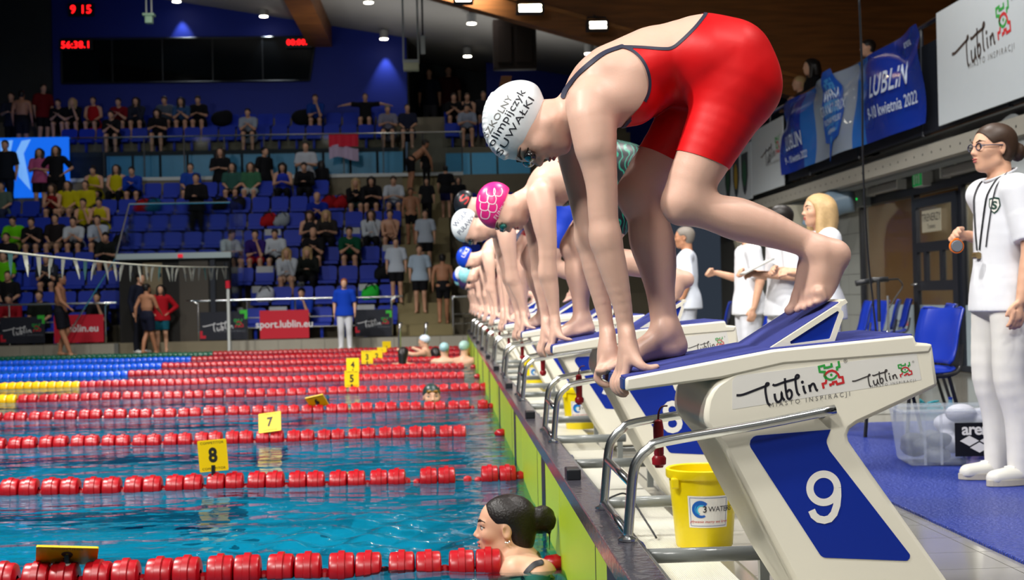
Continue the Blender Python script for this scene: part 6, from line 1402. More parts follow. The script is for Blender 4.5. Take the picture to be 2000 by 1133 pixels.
S_(20, 0, 'sitphone', 'long', 'long', 'short', (150, 20, 34), K, 'dark', 'man with glasses in a red jacket at far left behind the rail'); S_(74, 0, 'sit', 'tee', 'long', 'short', (24, 30, 26), K, 'brown', 'boy in a black shirt with green print above the navy banner'); S_(192, 0, 'sitface', 'tee', 'long', 'pony', K, K, 'dark', 'girl in black resting arms on the rail above the red banner')
S_(588, 0, 'sitface', 'tee', 'long', 'short', (22, 56, 160), K, 'dark', 'photographer in a blue shirt aiming a camera above the red banner')
cam_ = thing('camera', 'black camera held up by the photographer in blue', 'camera', at(588, 556, y=29.75)); MB().box((-.07, -.04, -.05), (.07, .04, .05)).cyl((0, -.04, 0), (0, -.15, -.01), .045, 12).build('camera_body', DARKP, cam_, bevel=.008)
def up_p(px, r, pose, top, hair, tc, hc, label, bot='shorts', bc=K):
    y, z = (38.0, 5.1) if r == 8 else (38.8, 5.55); person((at(px, 230, y=y)[0], y, z), FACE, pose, top, bot, hair, tc, bc, hc, label, 1., group='spectators in the upper tier')
up_p(120, 9, 'sitlean', 'tee', 'short', K, 'dark', 'upper tier spectator in black, leftmost seated by the blue wall'); up_p(147, 9, 'sitface', 'tee', 'long', K, 'blonde', 'upper tier fair haired girl in black'); up_p(183, 9, 'sit', 'vest', 'short', (170, 24, 30), 'dark', 'upper tier boy in a red vest'); up_p(237, 9, 'sitlean', 'tee', 'short', (120, 18, 30), 'dark', 'upper tier boy in a dark red top'); up_p(270, 9, 'sitface', 'long', 'long', (40, 44, 60), 'dark', 'upper tier person in dark grey right of the red tops')
up_p(325, 9, 'sitphone', 'tee', 'short', (80, 92, 110), 'brown', 'upper tier person in a grey shirt'); up_p(358, 9, 'sitlean', 'tee', 'long', (50, 84, 130), 'dark', 'upper tier dark haired woman in slate blue'); up_p(390, 9, 'sitphone', 'tee', 'short', K, 'dark', 'upper tier person in black, right of the slate blue top'); up_p(618, 9, 'sitface', 'tee', 'short', (22, 62, 150), 'brown', 'upper tier man in a blue shirt with hand on chin'); up_p(714, 9, 'spread', 'tee', 'short', K, 'brown', 'upper tier man in black with both arms spread over the seats')
up_p(222, 8, 'sitlean', 'tee', 'pony', K, 'dark', 'upper tier person in black right behind the glass, left'); up_p(310, 8, 'sitphone', 'tee', 'long', K, 'dark', 'upper tier person in black bent over behind the glass'); up_p(487, 8, 'sitlean', 'tee', 'short', (150, 160, 176), 'dark', 'upper tier person in pale grey leaning over a dark bag'); up_p(758, 8, 'sitphone', 'tee', 'short', (130, 130, 150), 'grey', 'upper tier person with a pale cap near the stairs'); up_p(796, 8, 'sit', 'tee', 'short', (34, 38, 60), 'dark', 'upper tier man in dark blue beside the upper stairs')
up_p(887, 9, 'sitlean', 'tee', 'short', K, 'dark', 'upper right seated boy in black, left of three'); up_p(913, 9, 'sitlean', 'vest', 'short', (34, 36, 50), 'brown', 'upper right seated boy in dark vest, middle of three'); up_p(945, 9, 'sit', 'long', 'short', (40, 40, 46), 'dark', 'upper right seated person in a dark jacket, right of three'); up_p(912, 8, 'sitphone', 'tee', 'short', (150, 160, 180), 'dark', 'upper right person in a pale shirt in front of the three')
def stand_p(px, py_head, D, z, rz, pose, top, bot, hair, tc, bc, hc, label, sc=1., sk=None):
    x = at(px, py_head, y=D)[0]; zh = at(px, py_head, y=D)[2]; s = (zh - z) / 1.59 if z is not None else 1.; z = zh - 1.59 * sc if z is None else z
    person((x, D, z), rz, pose, top, bot, hair, tc, bc, hc, label, s if sc == 1. else sc, skin=sk, group='people standing in the hall')
stand_p(10, 280, 35.7, 3.375, FACE, 'stand', 'tee', 'long', 'short', (20, 26, 38), (20, 28, 50), 'dark', 'man in a dark polo standing before the blue screen'); stand_p(77, 295, 35.7, 3.375, FACE, 'fold', 'tee', 'shorts', 'long', (190, 90, 140), K, 'dark', 'woman in a pink shirt standing before the blue screen'); stand_p(109, 290, 35.6, 3.375, FACE, 'hips', 'tee', 'skirt', 'long', K, K, 'dark', 'woman in black with a hand on her hip before the blue screen')
stand_p(383, 345, 34.0, 2.44, FACE, 'fold', 'long', 'long', 'short', K, K, 'dark', 'tall person all in black standing with a phone in the middle rows'); stand_p(430, 294, 36.25, 3.375, FACE, 'fold', 'tee', 'long', 'long', K, (40, 44, 60), 'brown', 'woman in black standing with folded hands by the glass'); stand_p(516, 293, 36.25, 3.375, FACE + .8, 'stand', 'tee', 'long', 'short', K, K, 'dark', 'man in black standing turned right by the glass'); stand_p(597, 283, 36.25, 3.375, FACE, 'fold', 'tee', 'long', 'short', (190, 196, 206), K, 'dark', 'man in a white polo standing with a phone by the glass'); stand_p(628, 318, 36.25, 3.375, FACE + 2.8, 'stand', 'long', 'long', 'long', K, K, 'dark', 'dark haired person in black seen from behind by the glass')
stand_p(42, 182, 37.5, 5.1, math.pi / 2, 'stand', None, 'shorts', 'short', K, K, 'dark', 'bare backed boy in dark shorts at upper left', sk=SKD); stand_p(84, 170, 38.6, 5.4, FACE + .6, 'stand', 'tee', 'shorts', 'short', (110, 16, 22), K, 'dark', 'person in a dark red top standing at upper left'); stand_p(22, 186, 38.0, 5.1, FACE, 'fold', 'tee', 'long', 'short', (40, 44, 60), K, 'dark', 'dark clothed person at the left picture edge, upper tier')
stand_p(838, 140, 43, 6.0, FACE, 'stand', 'tee', 'long', 'short', (30, 34, 50), (70, 70, 80), 'dark', 'left of two dark figures standing in the corridor above the stairs'); stand_p(876, 135, 43.2, 6.0, FACE, 'stand', 'tee', 'long', 'short', (60, 20, 24), (50, 50, 60), 'dark', 'right of two dark figures standing in the corridor above the stairs')
def stair_z(D): return .24 + .2325 * max(0, math.floor((D - 29.9) / .4) + 1)
def aisle(px, py_head, D, *a, **k): stand_p(px, py_head, D, stair_z(D), *a, **k)
aisle(802, 330, 35.8, FACE + 1.9, 'bend', None, 'trunks', 'short', K, K, 'dark', 'bare chested boy bending down by the glass beside the stairs', sc=.97, sk=SKD) ; aisle(832, 296, 35.9, FACE, 'stand', 'tee', 'long', 'short', K, K, 'dark', 'boy in a black shirt standing high on the stairs'); aisle(870, 328, 34.6, math.pi / 2, 'stand', 'tee', 'shorts', 'short', K, (30, 34, 80), 'dark', 'man in black seen from behind climbing the stairs'); aisle(895, 350, 34.0, FACE, 'stand', 'tee', 'long', 'long', K, K, 'dark', 'dark haired woman in black at the right side of the stairs'); aisle(833, 352, 33.9, FACE, 'stand', 'tee', 'long', 'long', (30, 30, 34), K, 'dark', 'girl in black standing behind the bare chested boy on the stairs'); aisle(802, 372, 33.4, FACE, 'stand', None, 'trunks', 'short', K, K, 'dark', 'bare chested boy facing forward on the stairs', sk=SKD)
aisle(830, 415, 32.2, FACE, 'stand', 'tee', 'shorts', 'short', (186, 198, 214), K, 'dark', 'boy in white shirt standing upper right of three white shirts on the stairs'); aisle(773, 470, 30.7, FACE, 'stand', 'tee', 'shorts', 'short', (196, 206, 220), K, 'dark', 'boy in white shirt and black shorts, left of three white shirts on the stairs'); aisle(819, 484, 30.6, FACE, 'stand', 'tee', 'shorts', 'short', (176, 196, 216), K, 'brown', 'boy in a pale blue white shirt, lowest of three on the stairs'); aisle(864, 502, 29.95, math.pi / 2, 'walk', None, 'trunks', 'short', K, K, 'dark', 'bare backed boy in black trunks climbing the lowest stairs', sk=SKD)
# far pool deck
stand_p(672, 550, 28.2, .02, FACE, 'stand', 'tee', 'long', 'short', (14, 62, 180), (214, 216, 222), 'red', 'woman in a blue polo and white trousers on the far deck'); stand_p(117, 541, 28.1, .02, 0.0, 'walk', None, 'shorts', 'short', K, (22, 22, 30), 'dark', 'bare chested boy in black shorts walking right on the far deck', sk=SKD); stand_p(286, 560, 28.3, .02, math.pi / 2 - .5, 'walk', None, 'shorts', 'short', K, (24, 26, 44), 'dark', 'bare backed boy in black shorts walking past the dark doorway', sk=SKD)
stand_p(314, 562, 29.0, .02, FACE, 'hips', 'long', 'shorts', 'long', (170, 18, 32), (20, 90, 110), 'dark', 'woman in a red jacket standing in the doorway'); stand_p(273, 540, 28.9, .02, FACE + .9, 'stand', 'long', 'long', 'short', (24, 28, 44), (24, 26, 36), 'dark', 'man in a dark suit behind the bare backed boy')
# balcony
BF = math.pi
def balc(px, py, y, pose, hair, tc, hc, label, x=5.35):
    p = at(px, py, x=x); person((p[0], p[1], 2.72), BF, pose, 'tee', 'long', hair, tc, K, hc, label, (p[2] - 2.72) / 1.59, vox=.013, skin=SKIN2, group='people on the balcony')
balc(1586, 125, 0, 'fold', 'long', K, 'dark', 'dark haired woman in black leaning on the balcony rail'); balc(1563, 158, 0, 'fold', 'short', (60, 50, 50), 'blonde', 'fair child beside the woman on the balcony rail'); balc(1697, 88, 0, 'fold', 'short', (150, 180, 210), 'dark', 'person in pale blue behind the balcony banner')
# ------------------------------------------------------------------ banners and boards on the balcony front
GREYB = mat('board_white', (196, 204, 210), .45, noise=.02); BOARDINK = mat('board_ink', (62, 50, 46), .5)
def board(y0, y1, z0, z1, label, logos, x=4.86):
    o = MB().box((x - .0, y0, z0), (x + .02, y1, z1)).build('advertising_board', GREYB); tag(o, label, 'board', 'white boards on the balcony')
    for (yy, zz, sc) in logos: put_logo(plane_map((x - .002, yy, zz), (0, -1, 0), (0, 0, 1), (-1, 0, 0)), sc, o, BOARDINK, GREYINK, name='board_logo')
    return o
board(9.5, 14.47, 2.73, 3.93, 'big white city board at the top right of the balcony', [(13.3, 3.42, 1.5)]); wb = board(21.25, 23.45, 2.66, 3.74, 'white city board left of the blue banners on the balcony', [(22.1, 3.25, 1.3)]); wc = board(23.5, 27.5, 2.62, 3.6, 'white board with three dark crests farther along the balcony', [])
for i, c in enumerate(((40, 90, 60), (170, 140, 40), (40, 80, 50))):
    yy = 24.0 + i * .72; P0 = [(yy - .25, 3.45), (yy + .25, 3.45), (yy + .25, 3.05), (yy + .12, 2.8), (yy, 2.72), (yy - .12, 2.8), (yy - .25, 3.05)]; o = MB().prism(P0, YZ, 4.85, 4.86).build('crest', mat('crest_dark', (50, 56, 60), .6), wc); put2d('crest_core', [disc2d((yy, 3.1), .15, 10, .24)], lambda u, v: ((4.849, u, v), (-1, 0, 0)), mat('crest%d' % i, c, .6), wc)
for i, s_ in enumerate(('', '')): pass
MB().box((4.94, -2, 2.72), (5.0, 29, 3.7)).build('wall_balcony_front', mat('balcony_dark', (22, 26, 34), .5))['kind'] = 'structure'
t = thing('balcony_rail', 'dark steel rail along the balcony top', 'railing', (4.95, 14, 2.7)); MB().cyl((0, -8, 1.22), (0, 14, 1.22), .03, 8).build('top_tube', CHROME, t)
for i in range(9): MB().cyl((0, -6 + i * 2.4, 0), (0, -6 + i * 2.4, 1.22), .025, 8).build('post', FRAME, t)
BANB = mat('vinyl_blue', (18, 52, 160), .22, spec=.6, coat=.4); BANL = mat('vinyl_light_blue', (40, 110, 200), .22, spec=.6, coat=.4); BANS = mat('vinyl_silver', (150, 164, 184), .22, spec=.6, coat=.4); BANI = mat('vinyl_ink', (200, 214, 236), .4)
def vinyl(y0, y1, z0, z1, label, bands, texts, x=4.84):
    t = thing('vinyl_banner', label, 'banner', (x, (y0 + y1) / 2, (z0 + z1) / 2), 'blue event banners on the balcony'); L = y1 - y0
    def wob(u, v): 
        # sagging folds that hang from the tie points
        k = (v - z0) / (z1 - z0); s = (y1 - u) / L
        return .045 * math.sin(s * 21 + k * 2.4) * (.35 + .65 * k) + .03 * math.sin(s * 9 - k * 5) + .05 * math.exp(-((k - .72 - .25 * abs(math.sin(s * 7.))) / .10) ** 2)
    for (a, b, m_) in bands:
        n = max(4, int((b - a) * L / .06)); k_ = 22; V = []; F = []
        for i in range(n + 1):
            for j in range(k_ + 1):
                u = y1 - (a + (b - a) * i / n) * L; v = z0 + (z1 - z0) * j / k_; V.append((wob(u, v) - .05, u - (y0 + y1) / 2, v - (z0 + z1) / 2))
        for i in range(n):
            for j in range(k_): q = i * (k_ + 1) + j; F.append((q, q + 1, q + k_ + 2, q + k_ + 1))
        o = obj('panel', mesh('panel', V, F, True), m_, t)
    for (s, z, txt, size, m_) in texts:
        yc = y1 - s * L
        if isinstance(txt, str): sh = [text2d(txt, size, 1, size * .012)]
        else: sh = txt
        def fn(u, v, yc=yc, z=z): yy = yc - u; zz = z + v; return (wob(yy, zz) - .062 - (.004 if isinstance(txt, str) else 0), yy - (y0 + y1) / 2, zz - (z0 + z1) / 2), (-1, 0, 0)
        put2d('lettering' if isinstance(txt, str) else 'emblem', sh, fn, m_, t, .001)
bub = [([(-.55, -.1), (-.42, -.32), (-.1, -.36), (.0, -.62), (.1, -.36), (.42, -.3), (.52, 0), (.4, .28), (.12, .62), (0, .5), (-.14, .6), (-.4, .3)], [tuple(range(12))])]
bub = [(lambda P: ([(x, y) for x, y in P], [tuple(range(len(P)))]))(bub[0][0])]
def fine(shapes):
    out = []
    for v, f in shapes:
        bm = bmesh.new(); vs = [bm.verts.new((x, y, 0)) for x, y in v]; [bm.faces.new([vs[i] for i in q]) for q in f]; bmesh.ops.triangulate(bm, faces=bm.faces)
        for _ in range(3): bmesh.ops.subdivide_edges(bm, edges=[e for e in bm.edges if e.calc_length() > .12], cuts=1); bmesh.ops.triangulate(bm, faces=bm.faces)
        bm.verts.index_update(); out.append(([(q.co.x, q.co.y) for q in bm.verts], [tuple(x.index for x in fc.verts) for fc in bm.faces])); bm.free()
    return out
EMB = mat('emblem_blue', (20, 84, 190), .3); EMB2 = mat('emblem_cyan', (70, 150, 220), .3)
def event(y0, y1, z0, z1, label, flip):
    vinyl(y0, y1, z0, z1, label, [(0, .06, BANL), (.06, .36, BANB), (.36, .44, BANL)] if False else flip, [])
vinyl(14.75, 21.1, 2.80, 3.88, 'long blue and silver event banner on the balcony rail, dated April', [(0, .21, BANB), (.21, .30, BANL), (.30, .60, BANS), (.60, .68, BANL), (.68, 1., BANB)],
      [(.14, 3.22, 'LUBLIN', .30, BANI), (.145, 2.98, '9 - 10 kwietnia 2022', .15, BANI), (.45, 3.34, fine(bub), 1, EMB), (.45, 3.36, fine(xf(bub, .78)), 1, EMB2), (.45, 3.62, 'ARENA', .19, BANI), (.45, 3.44, 'GRAND PRIX', .19, BANI), (.45, 3.28, 'PUCHAR POLSKI', .12, BANI), (.45, 3.15, 'w p\u0142ywaniu', .1, BANI), (.83, 3.42, 'LUBLIN', .36, BANI), (.84, 3.12, '9-10 kwietnia 2022', .2, BANI), (.93, 3.75, 'arena', .12, BANI)])
# rear fittings on the glazed wall
ex = thing('exit_sign', 'green lit emergency exit sign under the balcony', 'exit sign', (5.5, 16.9, 2.36)); MB().box((-.04, -.17, -.09), (.1, .17, .09)).build('housing', RODM, ex, bevel=.01); EXG = mat('exit_green', (10, 120, 60), .4, emit=(10, 130, 60), estr=.5)
MB().box((-.05, -.15, -.08), (-.04, .15, .08)).build('face', EXG, ex); put2d('arrow_symbol', [([(-.02, -.05), (.02, -.05), (.02, .02), (.05, .02), (0, .06), (-.05, .02), (-.02, .02)], [tuple(range(7))]), ([(-.11, -.06), (-.06, -.06), (-.06, .06), (-.11, .06)], [(0, 1, 2, 3)]), ([(.06, -.06), (.11, -.06), (.11, .06), (.06, .06)], [(0, 1, 2, 3)])], plane_map((-.052, 0, 0), (0, -1, 0), (0, 0, 1), (-1, 0, 0)), BW, ex)
for i, (ya, yb, lb) in enumerate(((17.5, 18.75, 'dark tube light under the balcony left of the exit sign'), (14.2, 15.9, 'dark tube light under the balcony right of the exit sign'))):
    t = thing('tube_light', lb, 'lamp', (5.45, (ya + yb) / 2, 2.36)); L_ = (yb - ya) / 2; MB().box((-.05, -L_, -.06), (.05, L_, .05)).build('diffuser', mat('diffuser_off', (150, 150, 148), .4), t, bevel=.02); MB().cyl((.02, -L_ * .7, .05), (.02, -L_ * .7, .23), .015, 8).cyl((.02, L_ * .7, .05), (.02, L_ * .7, .23), .015, 8).build('hanger', RODM, t); MB().box((-.06, -L_ - .04, -.07), (.06, -L_, .06)).build('end_cap', RODM, t); MB().box((-.06, L_, -.07), (.06, L_ + .04, .06)).build('end_cap', RODM, t)
t = thing('control_box', 'grey junction box with a green light by the window corner', 'junction box', (5.5, 19.3, 2.3)); MB().box((-.05, -.15, -.12), (.08, .15, .12)).build('case', mat('jb', (128, 136, 138), .5), t, bevel=.01); MB().ball((-.055, .11, 0), .015, 8, 6).build('indicator', mat('led_green', (20, 160, 70), .4, emit=(20, 200, 80), estr=1.5), t)
cbp = [at(1678, 0, y=9.5), at(1684, 150, y=10.), at(1685, 300, y=10.4), at(1690, 420, y=10.6), at(1697, 520, y=10.8), at(1706, 600, y=11.0), at(1710, 690, y=11.2)]
tag(MB().tube(bez([tuple(q) for q in cbp] + [(2.99, 11.3, .03)], 5), .008, 6).build('hanging_cable', DARKP, smooth=True), 'long black cable hanging down in front of the glazed wall', 'cable')
# microphones
ms = at(1722, 640, y=11.6); t = thing('microphone_stand', 'double microphone stand in front of the glazed wall', 'microphone stand', (ms[0], 11.6, .03))
for q in (-.02, .06): MB().cyl((q, 0, .02), (q, 0, .92), .011, 8).build('pole', CHROME, t)
MB().cyl((-.02, 0, .7), (-.02, 0, 1.05), .016, 8).build('upper_tube', DARKP, t)
for a in range(3): MB().cyl((0, 0, .12), (.26 * math.cos(a * 2.1), .26 * math.sin(a * 2.1), .0), .01, 6).build('leg', DARKP, t)
MB().cyl((-.22, -.02, 1.03), (-.08, -.02, 1.05), .026, 10).cyl((-.08, 0, 1.05), (.16, .02, 1.06), .008, 8).build('microphone', DARKP, t, True); MB().cyl((-.08, .02, 1.055), (.07, .02, 1.06), .024, 10).build('microphone', DARKP, t, True)
MB().tube(bez([(.16, .02, 1.06), (.2, .03, 1.0), (.13, .02, .9), (.06, 0, .8)], 4), .006, 6).build('cable', DARKP, t)
# chairs
CHB = mat('chair_blue', (20, 46, 150), .28, spec=.6); CHF = mat('chair_black', (22, 22, 26), .4)
def chair(x, y, rz, label, metal=False):
    t = thing('plastic_chair', label, 'chair', (x, y, .024), 'blue chairs along the deck', rz); C_ = CHROME if metal else CHF
    def shell(pts, w0, w1, bow):
        n = len(pts); V = []; F = []; K_ = 8
        for i, (a, b) in enumerate(pts):
            w = w0 + (w1 - w0) * i / (n - 1)
            if i in (0, n - 1): w *= .88
            for k in range(K_ + 1):
                s = -1 + 2 * k / K_; V.append((a + bow * s * s * (1 if True else 0), s * w, b + (0)))
        for i in range(n - 1):
            for k in range(K_): q = i * (K_ + 1) + k; F.append((q, q + 1, q + K_ + 2, q + K_ + 1))
        return V, F
    o = obj('backrest', mesh('backrest', *shell(bez([(-.19, .50), (-.225, .60), (-.25, .72), (-.285, .83), (-.295, .85)], 3), .22, .215, .05), smooth=True), CHB, t); o.modifiers.new('solid', 'SOLIDIFY').thickness = .012
    o = obj('seat', mesh('seat', *shell(bez([(-.20, .475), (-.15, .445), (0, .44), (.16, .455), (.21, .445), (.22, .43)], 3), .20, .22, 0), smooth=True), CHB, t); o.modifiers.new('solid', 'SOLIDIFY').thickness = .012
    for sg in (-1, 1):
        MB().tube([(.17, sg * .215, .43), (.21, sg * .225, .0)], .0125, 8).build('leg', C_, t); MB().tube([(-.12, sg * .215, .43), (-.24, sg * .225, 0)], .0125, 8).build('leg', C_, t)
        MB().tube(bez([(.17, sg * .215, .43), (-.1, sg * .22, .425), (-.2, sg * .225, .47), (-.235, sg * .21, .62)], 4), .012, 8).build('side_frame', C_, t)
    MB().cyl((-.12, -.215, .42), (-.12, .215, .42), .011, 8).build('cross_bar', C_, t); MB().cyl((.15, -.215, .42), (.15, .215, .42), .011, 8).build('cross_bar', C_, t)
    return t
chair(2.56, 8.75, math.pi + .30, 'blue plastic chair with black legs beside the young official'); c1 = at(1792, 660, y=10.6); chair(c1[0], 10.6, math.pi - .22, 'blue chair seen from the side right behind the nearest block')
for i, (px, D, lb) in enumerate(((1652, 15.2, 'leftmost of the blue chairs before the glazed wall'), (1684, 15.9, 'second of the blue chairs before the glazed wall, chrome framed'), (1712, 16.6, 'third of the blue chairs before the glazed wall'), (1736, 17.3, 'fourth of the blue chairs before the glazed wall, right of the microphones'), (1478, 17.5, 'blue chair beyond the officials, left one'), (1392, 19.5, 'blue chair beyond the grey haired man'), (1548, 13.4, 'blue chair half hidden behind the wedge of the nearest block'))):
    c = at(px, 640, y=D); chair(c[0], D, math.pi - .12 + .25 * math.sin(i * 2.), lb, i in (1, 4))
# floor mat
MATB = mat('mat_blue', (16, 48, 150), .3, spec=.6, noise=.1, nscale=6); mn = MATB.node_tree.nodes; tcm = mn.new('ShaderNodeTexCoord'); w1 = mn.new('ShaderNodeTexWave'); w1.bands_direction = 'Y'; w1.inputs['Scale'].default_value = 14; n1 = mn.new('ShaderNodeTexNoise'); n1.inputs['Scale'].default_value = 60; ad = mn.new('ShaderNodeMath'); ad.operation = 'ADD'; bm_ = mn.new('ShaderNodeBump'); bm_.inputs['Strength'].default_value = 1.; bm_.inputs['Distance'].default_value = .012
ml = MATB.node_tree.links; ml.new(tcm.outputs['Object'], w1.inputs[0]); ml.new(tcm.outputs['Object'], n1.inputs[0]); ml.new(w1.outputs['Fac'], ad.inputs[0]); ml.new(n1.outputs['Fac'], ad.inputs[1]); ml.new(ad.outputs[0], bm_.inputs['Height']); ml.new(bm_.outputs[0], mn['Principled BSDF'].inputs['Normal'])
tag(MB().box((1.58, 1.5, .024), (3.3, 9.9, .042)).build('floor_mat', MATB, bevel=.004), 'wet blue ribbed mat on the deck behind the blocks', 'mat')
# clear storage box with arena label
bx = at(1868, 905, y=7.35); t = thing('storage_box', 'clear plastic storage box with a black logo panel on the mat', 'storage box', (bx[0] + .02, 7.5, .043), rz=-.12); CLR = mat('clear_plastic', (196, 204, 214), .12, alpha=.24, spec=.6); 
w, d, hh = .29, .2, .30
def frus(s0, s1, z0, z1): return MB().add([(-w * s0, -d * s0, z0), (w * s0, -d * s0, z0), (w * s0, d * s0, z0), (-w * s0, d * s0, z0), (-w * s1, -d * s1, z1), (w * s1, -d * s1, z1), (w * s1, d * s1, z1), (-w * s1, d * s1, z1)], [(0, 3, 2, 1), (0, 1, 5, 4), (1, 2, 6, 5), (2, 3, 7, 6), (3, 0, 4, 7)])
o = frus(.88, 1, 0, hh).build('tub', CLR, t, bevel=.02); o.modifiers.new('solid', 'SOLIDIFY').thickness = .004
MB().tube([(-w - .01, -d - .01, hh), (w + .01, -d - .01, hh), (w + .01, d + .01, hh), (-w - .01, d + .01, hh), (-w - .01, -d - .01, hh)], .012, 6).build('rim', CLR, t)
for q in (-.6, -.3, .8): MB().box((w * q - .006, -d * .99, .01), (w * q + .006, -d * .9 - .0, hh * .95)).build('rib', CLR, t)
y_ = -d - .006; MB().box((-.02, y_ - .002, .055), (.235, y_, .235)).build('logo_panel', mat('logo_black', (14, 14, 18), .4), t)
fn = plane_map((.1075, y_ - .0025, .15), (1, 0, 0), (0, 0, 1), (0, -1, 0)); put2d('lettering', xf([text2d('arena', .088, .92, .0022)], 1, 0, .048), fn, STICK, t)
dm = lambda cx_, cy_, a, b: ([(cx_ - a, cy_), (cx_, cy_ - b), (cx_ + a, cy_), (cx_, cy_ + b)], [(0, 1, 2, 3)])
put2d('diamond_logo', [dm(-.052, -.012, .05, .028), dm(.052, -.012, .05, .028), dm(0, -.048, .05, .028)], fn, STICK, t)
tw = SDF(); rr = random.Random(5)
for i in range(14): tw.ell((rr.uniform(.0, .2), rr.uniform(-.12, .12), rr.uniform(.04, .27)), np.eye(3), np.array([.08, .07, .05]) * rr.uniform(.7, 1.1), .02)
V, Q = tw.net(.009); o = obj('towel', npmesh('towel', V, Q), mat('towel_pale', (176, 178, 190), .9, noise=.1)); o.location = (bx[0] + .02, 7.5, .05); tag(o, 'crumpled pale towel inside the clear storage box', 'towel')
tw = SDF()
for i in range(7): tw.ell((rr.uniform(-.19, -.04), rr.uniform(-.1, .1), rr.uniform(.04, .13)), np.eye(3), np.array([.07, .06, .04]), .02)
V, Q = tw.net(.009); o = obj('bag', npmesh('bag', V, Q), mat('bag_grey', (92, 96, 104), .7)); o.location = (bx[0] + .02, 7.5, .05); tag(o, 'dark grey bag at the left inside the clear storage box', 'bag')
def clog(px, py, z, rz, c, label, y=None):
    p = at(px, py, z=z) if y is None else at(px, py, y=y); S = SDF(); S.cap((-.09, 0, .025), (.08, 0, .022), .036, .042, .02, (0, 1, 0), 1.1); S.ell((.06, 0, .05), np.eye(3), np.array([.07, .046, .04]), .02); S.ell((-.04, 0, .075), np.eye(3), np.array([.07, .032, .045]), .015, sub=True)
    V, Q = S.net(.005, [((0, 0, 0), (0, 0, -1))]); V = relax(V, Q, 1); t = thing('clog', label, 'clog', (p[0], p[1], z), 'plastic clogs on the deck', rz); obj('upper', npmesh('clog', V, Q), mat('clog_%d' % c[0], c, .6), t)
    MB().prism([(x_ * 1.05, y__ * 1.0) for x_, y__ in disc2d((0, 0), .13, 20, .048)[0]], XY, 0, .02).build('sole', mat('clog_sole_%d' % c[0], tuple(min(255, v + 40) for v in c), .6), t); MB().tube([(-.02, .042, .05), (-.08, .03, .065), (-.1, 0, .068), (-.08, -.03, .065), (-.02, -.042, .05)], .007, 6).build('heel_strap', mat('clog_%d' % c[0], c, .6), t)
clog(1932, 906, .043, math.pi + .2, (176, 150, 196), 'lilac clog lying between the storage box and the official'); clog(1779, 803, .03, math.pi - .3, (16, 150, 170), 'turquoise clog behind the storage box, left one'); clog(1808, 800, .03, math.pi - .2, (20, 158, 176), 'turquoise clog behind the storage box, right one')
bt = at(1855, 735, y=9.4); t = thing('water_bottle', 'clear water bottle standing under the blue chair', 'bottle', (bt[0], 9.4, .024)); MB().lathe([(0, 0), (.032, 0), (.034, .01), (.034, .15), (.014, .19), (.014, .21), (0, .21)], n=16).build('bottle_body', mat('bottle_blue', (120, 180, 210), .1, alpha=.5), t, auto=True); MB().cyl((0, 0, .21), (0, 0, .225), .015, 12).build('bottle_cap', BLUEP, t)
bt = at(1690, 810, z=.03); t = thing('cardboard_carton', 'white carton with dark opening on the deck beyond the mat', 'carton', (bt[0] + .1, bt[1] + .2, .024)); MB().box((-.35, -.15, 0), (.35, .15, .26)).build('carton_body', mat('carton_white', (186, 186, 180), .6), t, bevel=.005); MB().box((-.33, -.155, .02), (-.1, -.15, .1)).build('opening', DARKP, t)
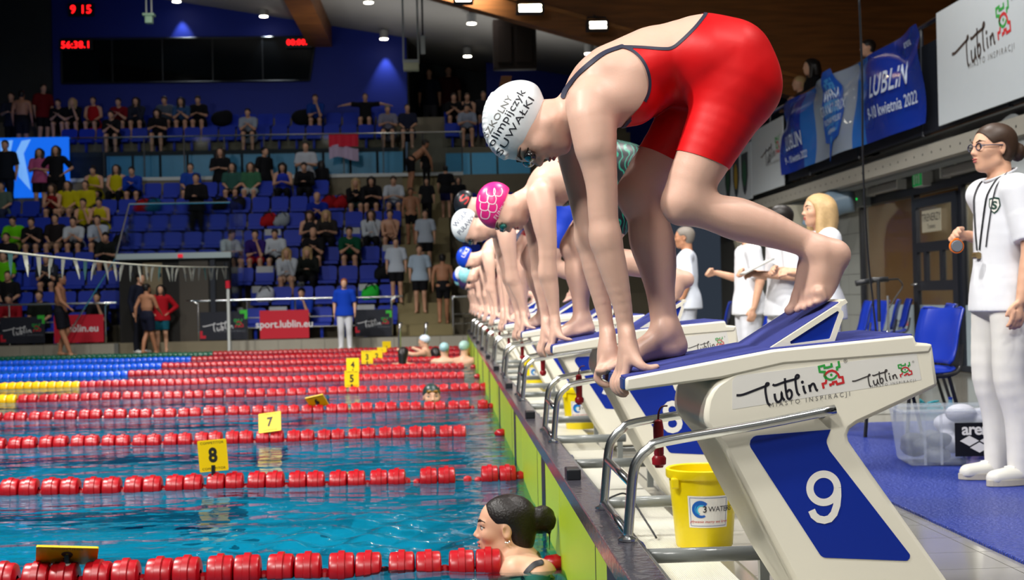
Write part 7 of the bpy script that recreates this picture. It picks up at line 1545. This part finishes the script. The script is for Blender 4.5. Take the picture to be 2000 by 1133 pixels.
# coats and bags left on the stand
def bag(px, r, c, label, s=1.):
    x, y, z = on_row(px, r); S = SDF(); S.ell((0, 0, .16), np.eye(3), np.array([.2, .14, .17]) * s, .02); S.ell((.08, .0, .26), np.eye(3), np.array([.12, .11, .1]) * s, .05); S.ell((-.1, -.1, .1), np.eye(3), np.array([.1, .06, .09]) * s, .02)
    V, Q = S.net(.016); t = thing('sports_bag', label, 'bag', (x, y - .05, z + .42), 'bags left on the seats'); obj('pouch', npmesh('bag', V, Q), cloth(c), t); MB().tube(bez([(-.12, -.1, .25 * s), (-.05, -.12, .36 * s), (.06, -.12, .36 * s), (.12, -.1, .25 * s)], 4), .015, 6).build('strap', CHF, t)
for a in ((430, 6, (22, 24, 30), 'black bag on a seat below the standing woman in black'), (465, 6, (26, 26, 32), 'dark bag right of the black bag in the second row'), (278, 6, (160, 20, 30), 'red bag on a seat below the boy in the blue pullover'), (300, 6, (20, 90, 120), 'teal bag right of the red bag'), (524, 5, (170, 24, 30), 'red jacket heaped on a seat, middle rows'), (550, 5, (150, 160, 170), 'grey and black backpack beside the red jacket'), (642, 6, (150, 18, 28), 'left of two red bags near the stairs'), (667, 6, (160, 22, 30), 'right of two red bags near the stairs'), (236, 4, (18, 20, 22), 'black bag with green trim on the seats in the left block'), (572, 2, (18, 22, 24), 'black bag beside the blonde girl in white'), (720, 1, (40, 190, 60), 'bright green bag beside the lower stairs'), (745, 2, (24, 26, 30), 'black and white bag near the lower stairs'), (515, 1, (200, 206, 216), 'white garment over a black bag'), (433, 9, (18, 20, 26), 'dark bag on the upper tier seats'), (590, 9, (20, 22, 26), 'black coat on the upper tier seats by the blue wall')):
    if a[1] < 8: bag(*a)
    else:
        y = 38.8; S = SDF(); S.ell((0, 0, .2), np.eye(3), np.array([.3, .16, .22]), .02); S.ell((.14, 0, .3), np.eye(3), np.array([.16, .14, .14]), .05); V, Q = S.net(.02); t = thing('sports_bag', a[3], 'bag', (at(a[0], 230, y=y)[0], y, 5.97), 'bags left on the seats'); obj('pouch', npmesh('bag', V, Q), cloth(a[2]), t)
# towels laid over seat backs
for (px, r, lb) in ((548, 4, 'upper left, above the white hoodie boy'), (697, 4, 'beside the white sleeved girl'), (530, 2, 'left of the blonde girl in white'), (757, 3, 'near the stairs, middle row'), (505, 1, 'second row, left of the photographer'), (718, 1, 'second row, by the bright green bag'), (443, 0, 'front row, right of the glass box'), (552, 0, 'front row, above the red banner'), (700, 0, 'front row, right of the blue polo')):
    x, y, z = on_row(px, r); tag(obj('seat_towel', cover_me, None, None, (round((x + 11.2) / .475) * .475 - 11.2, y - .08, z + .012)), 'white sheet over a seat back, ' + lb, 'sheet', 'sheets over seat backs')
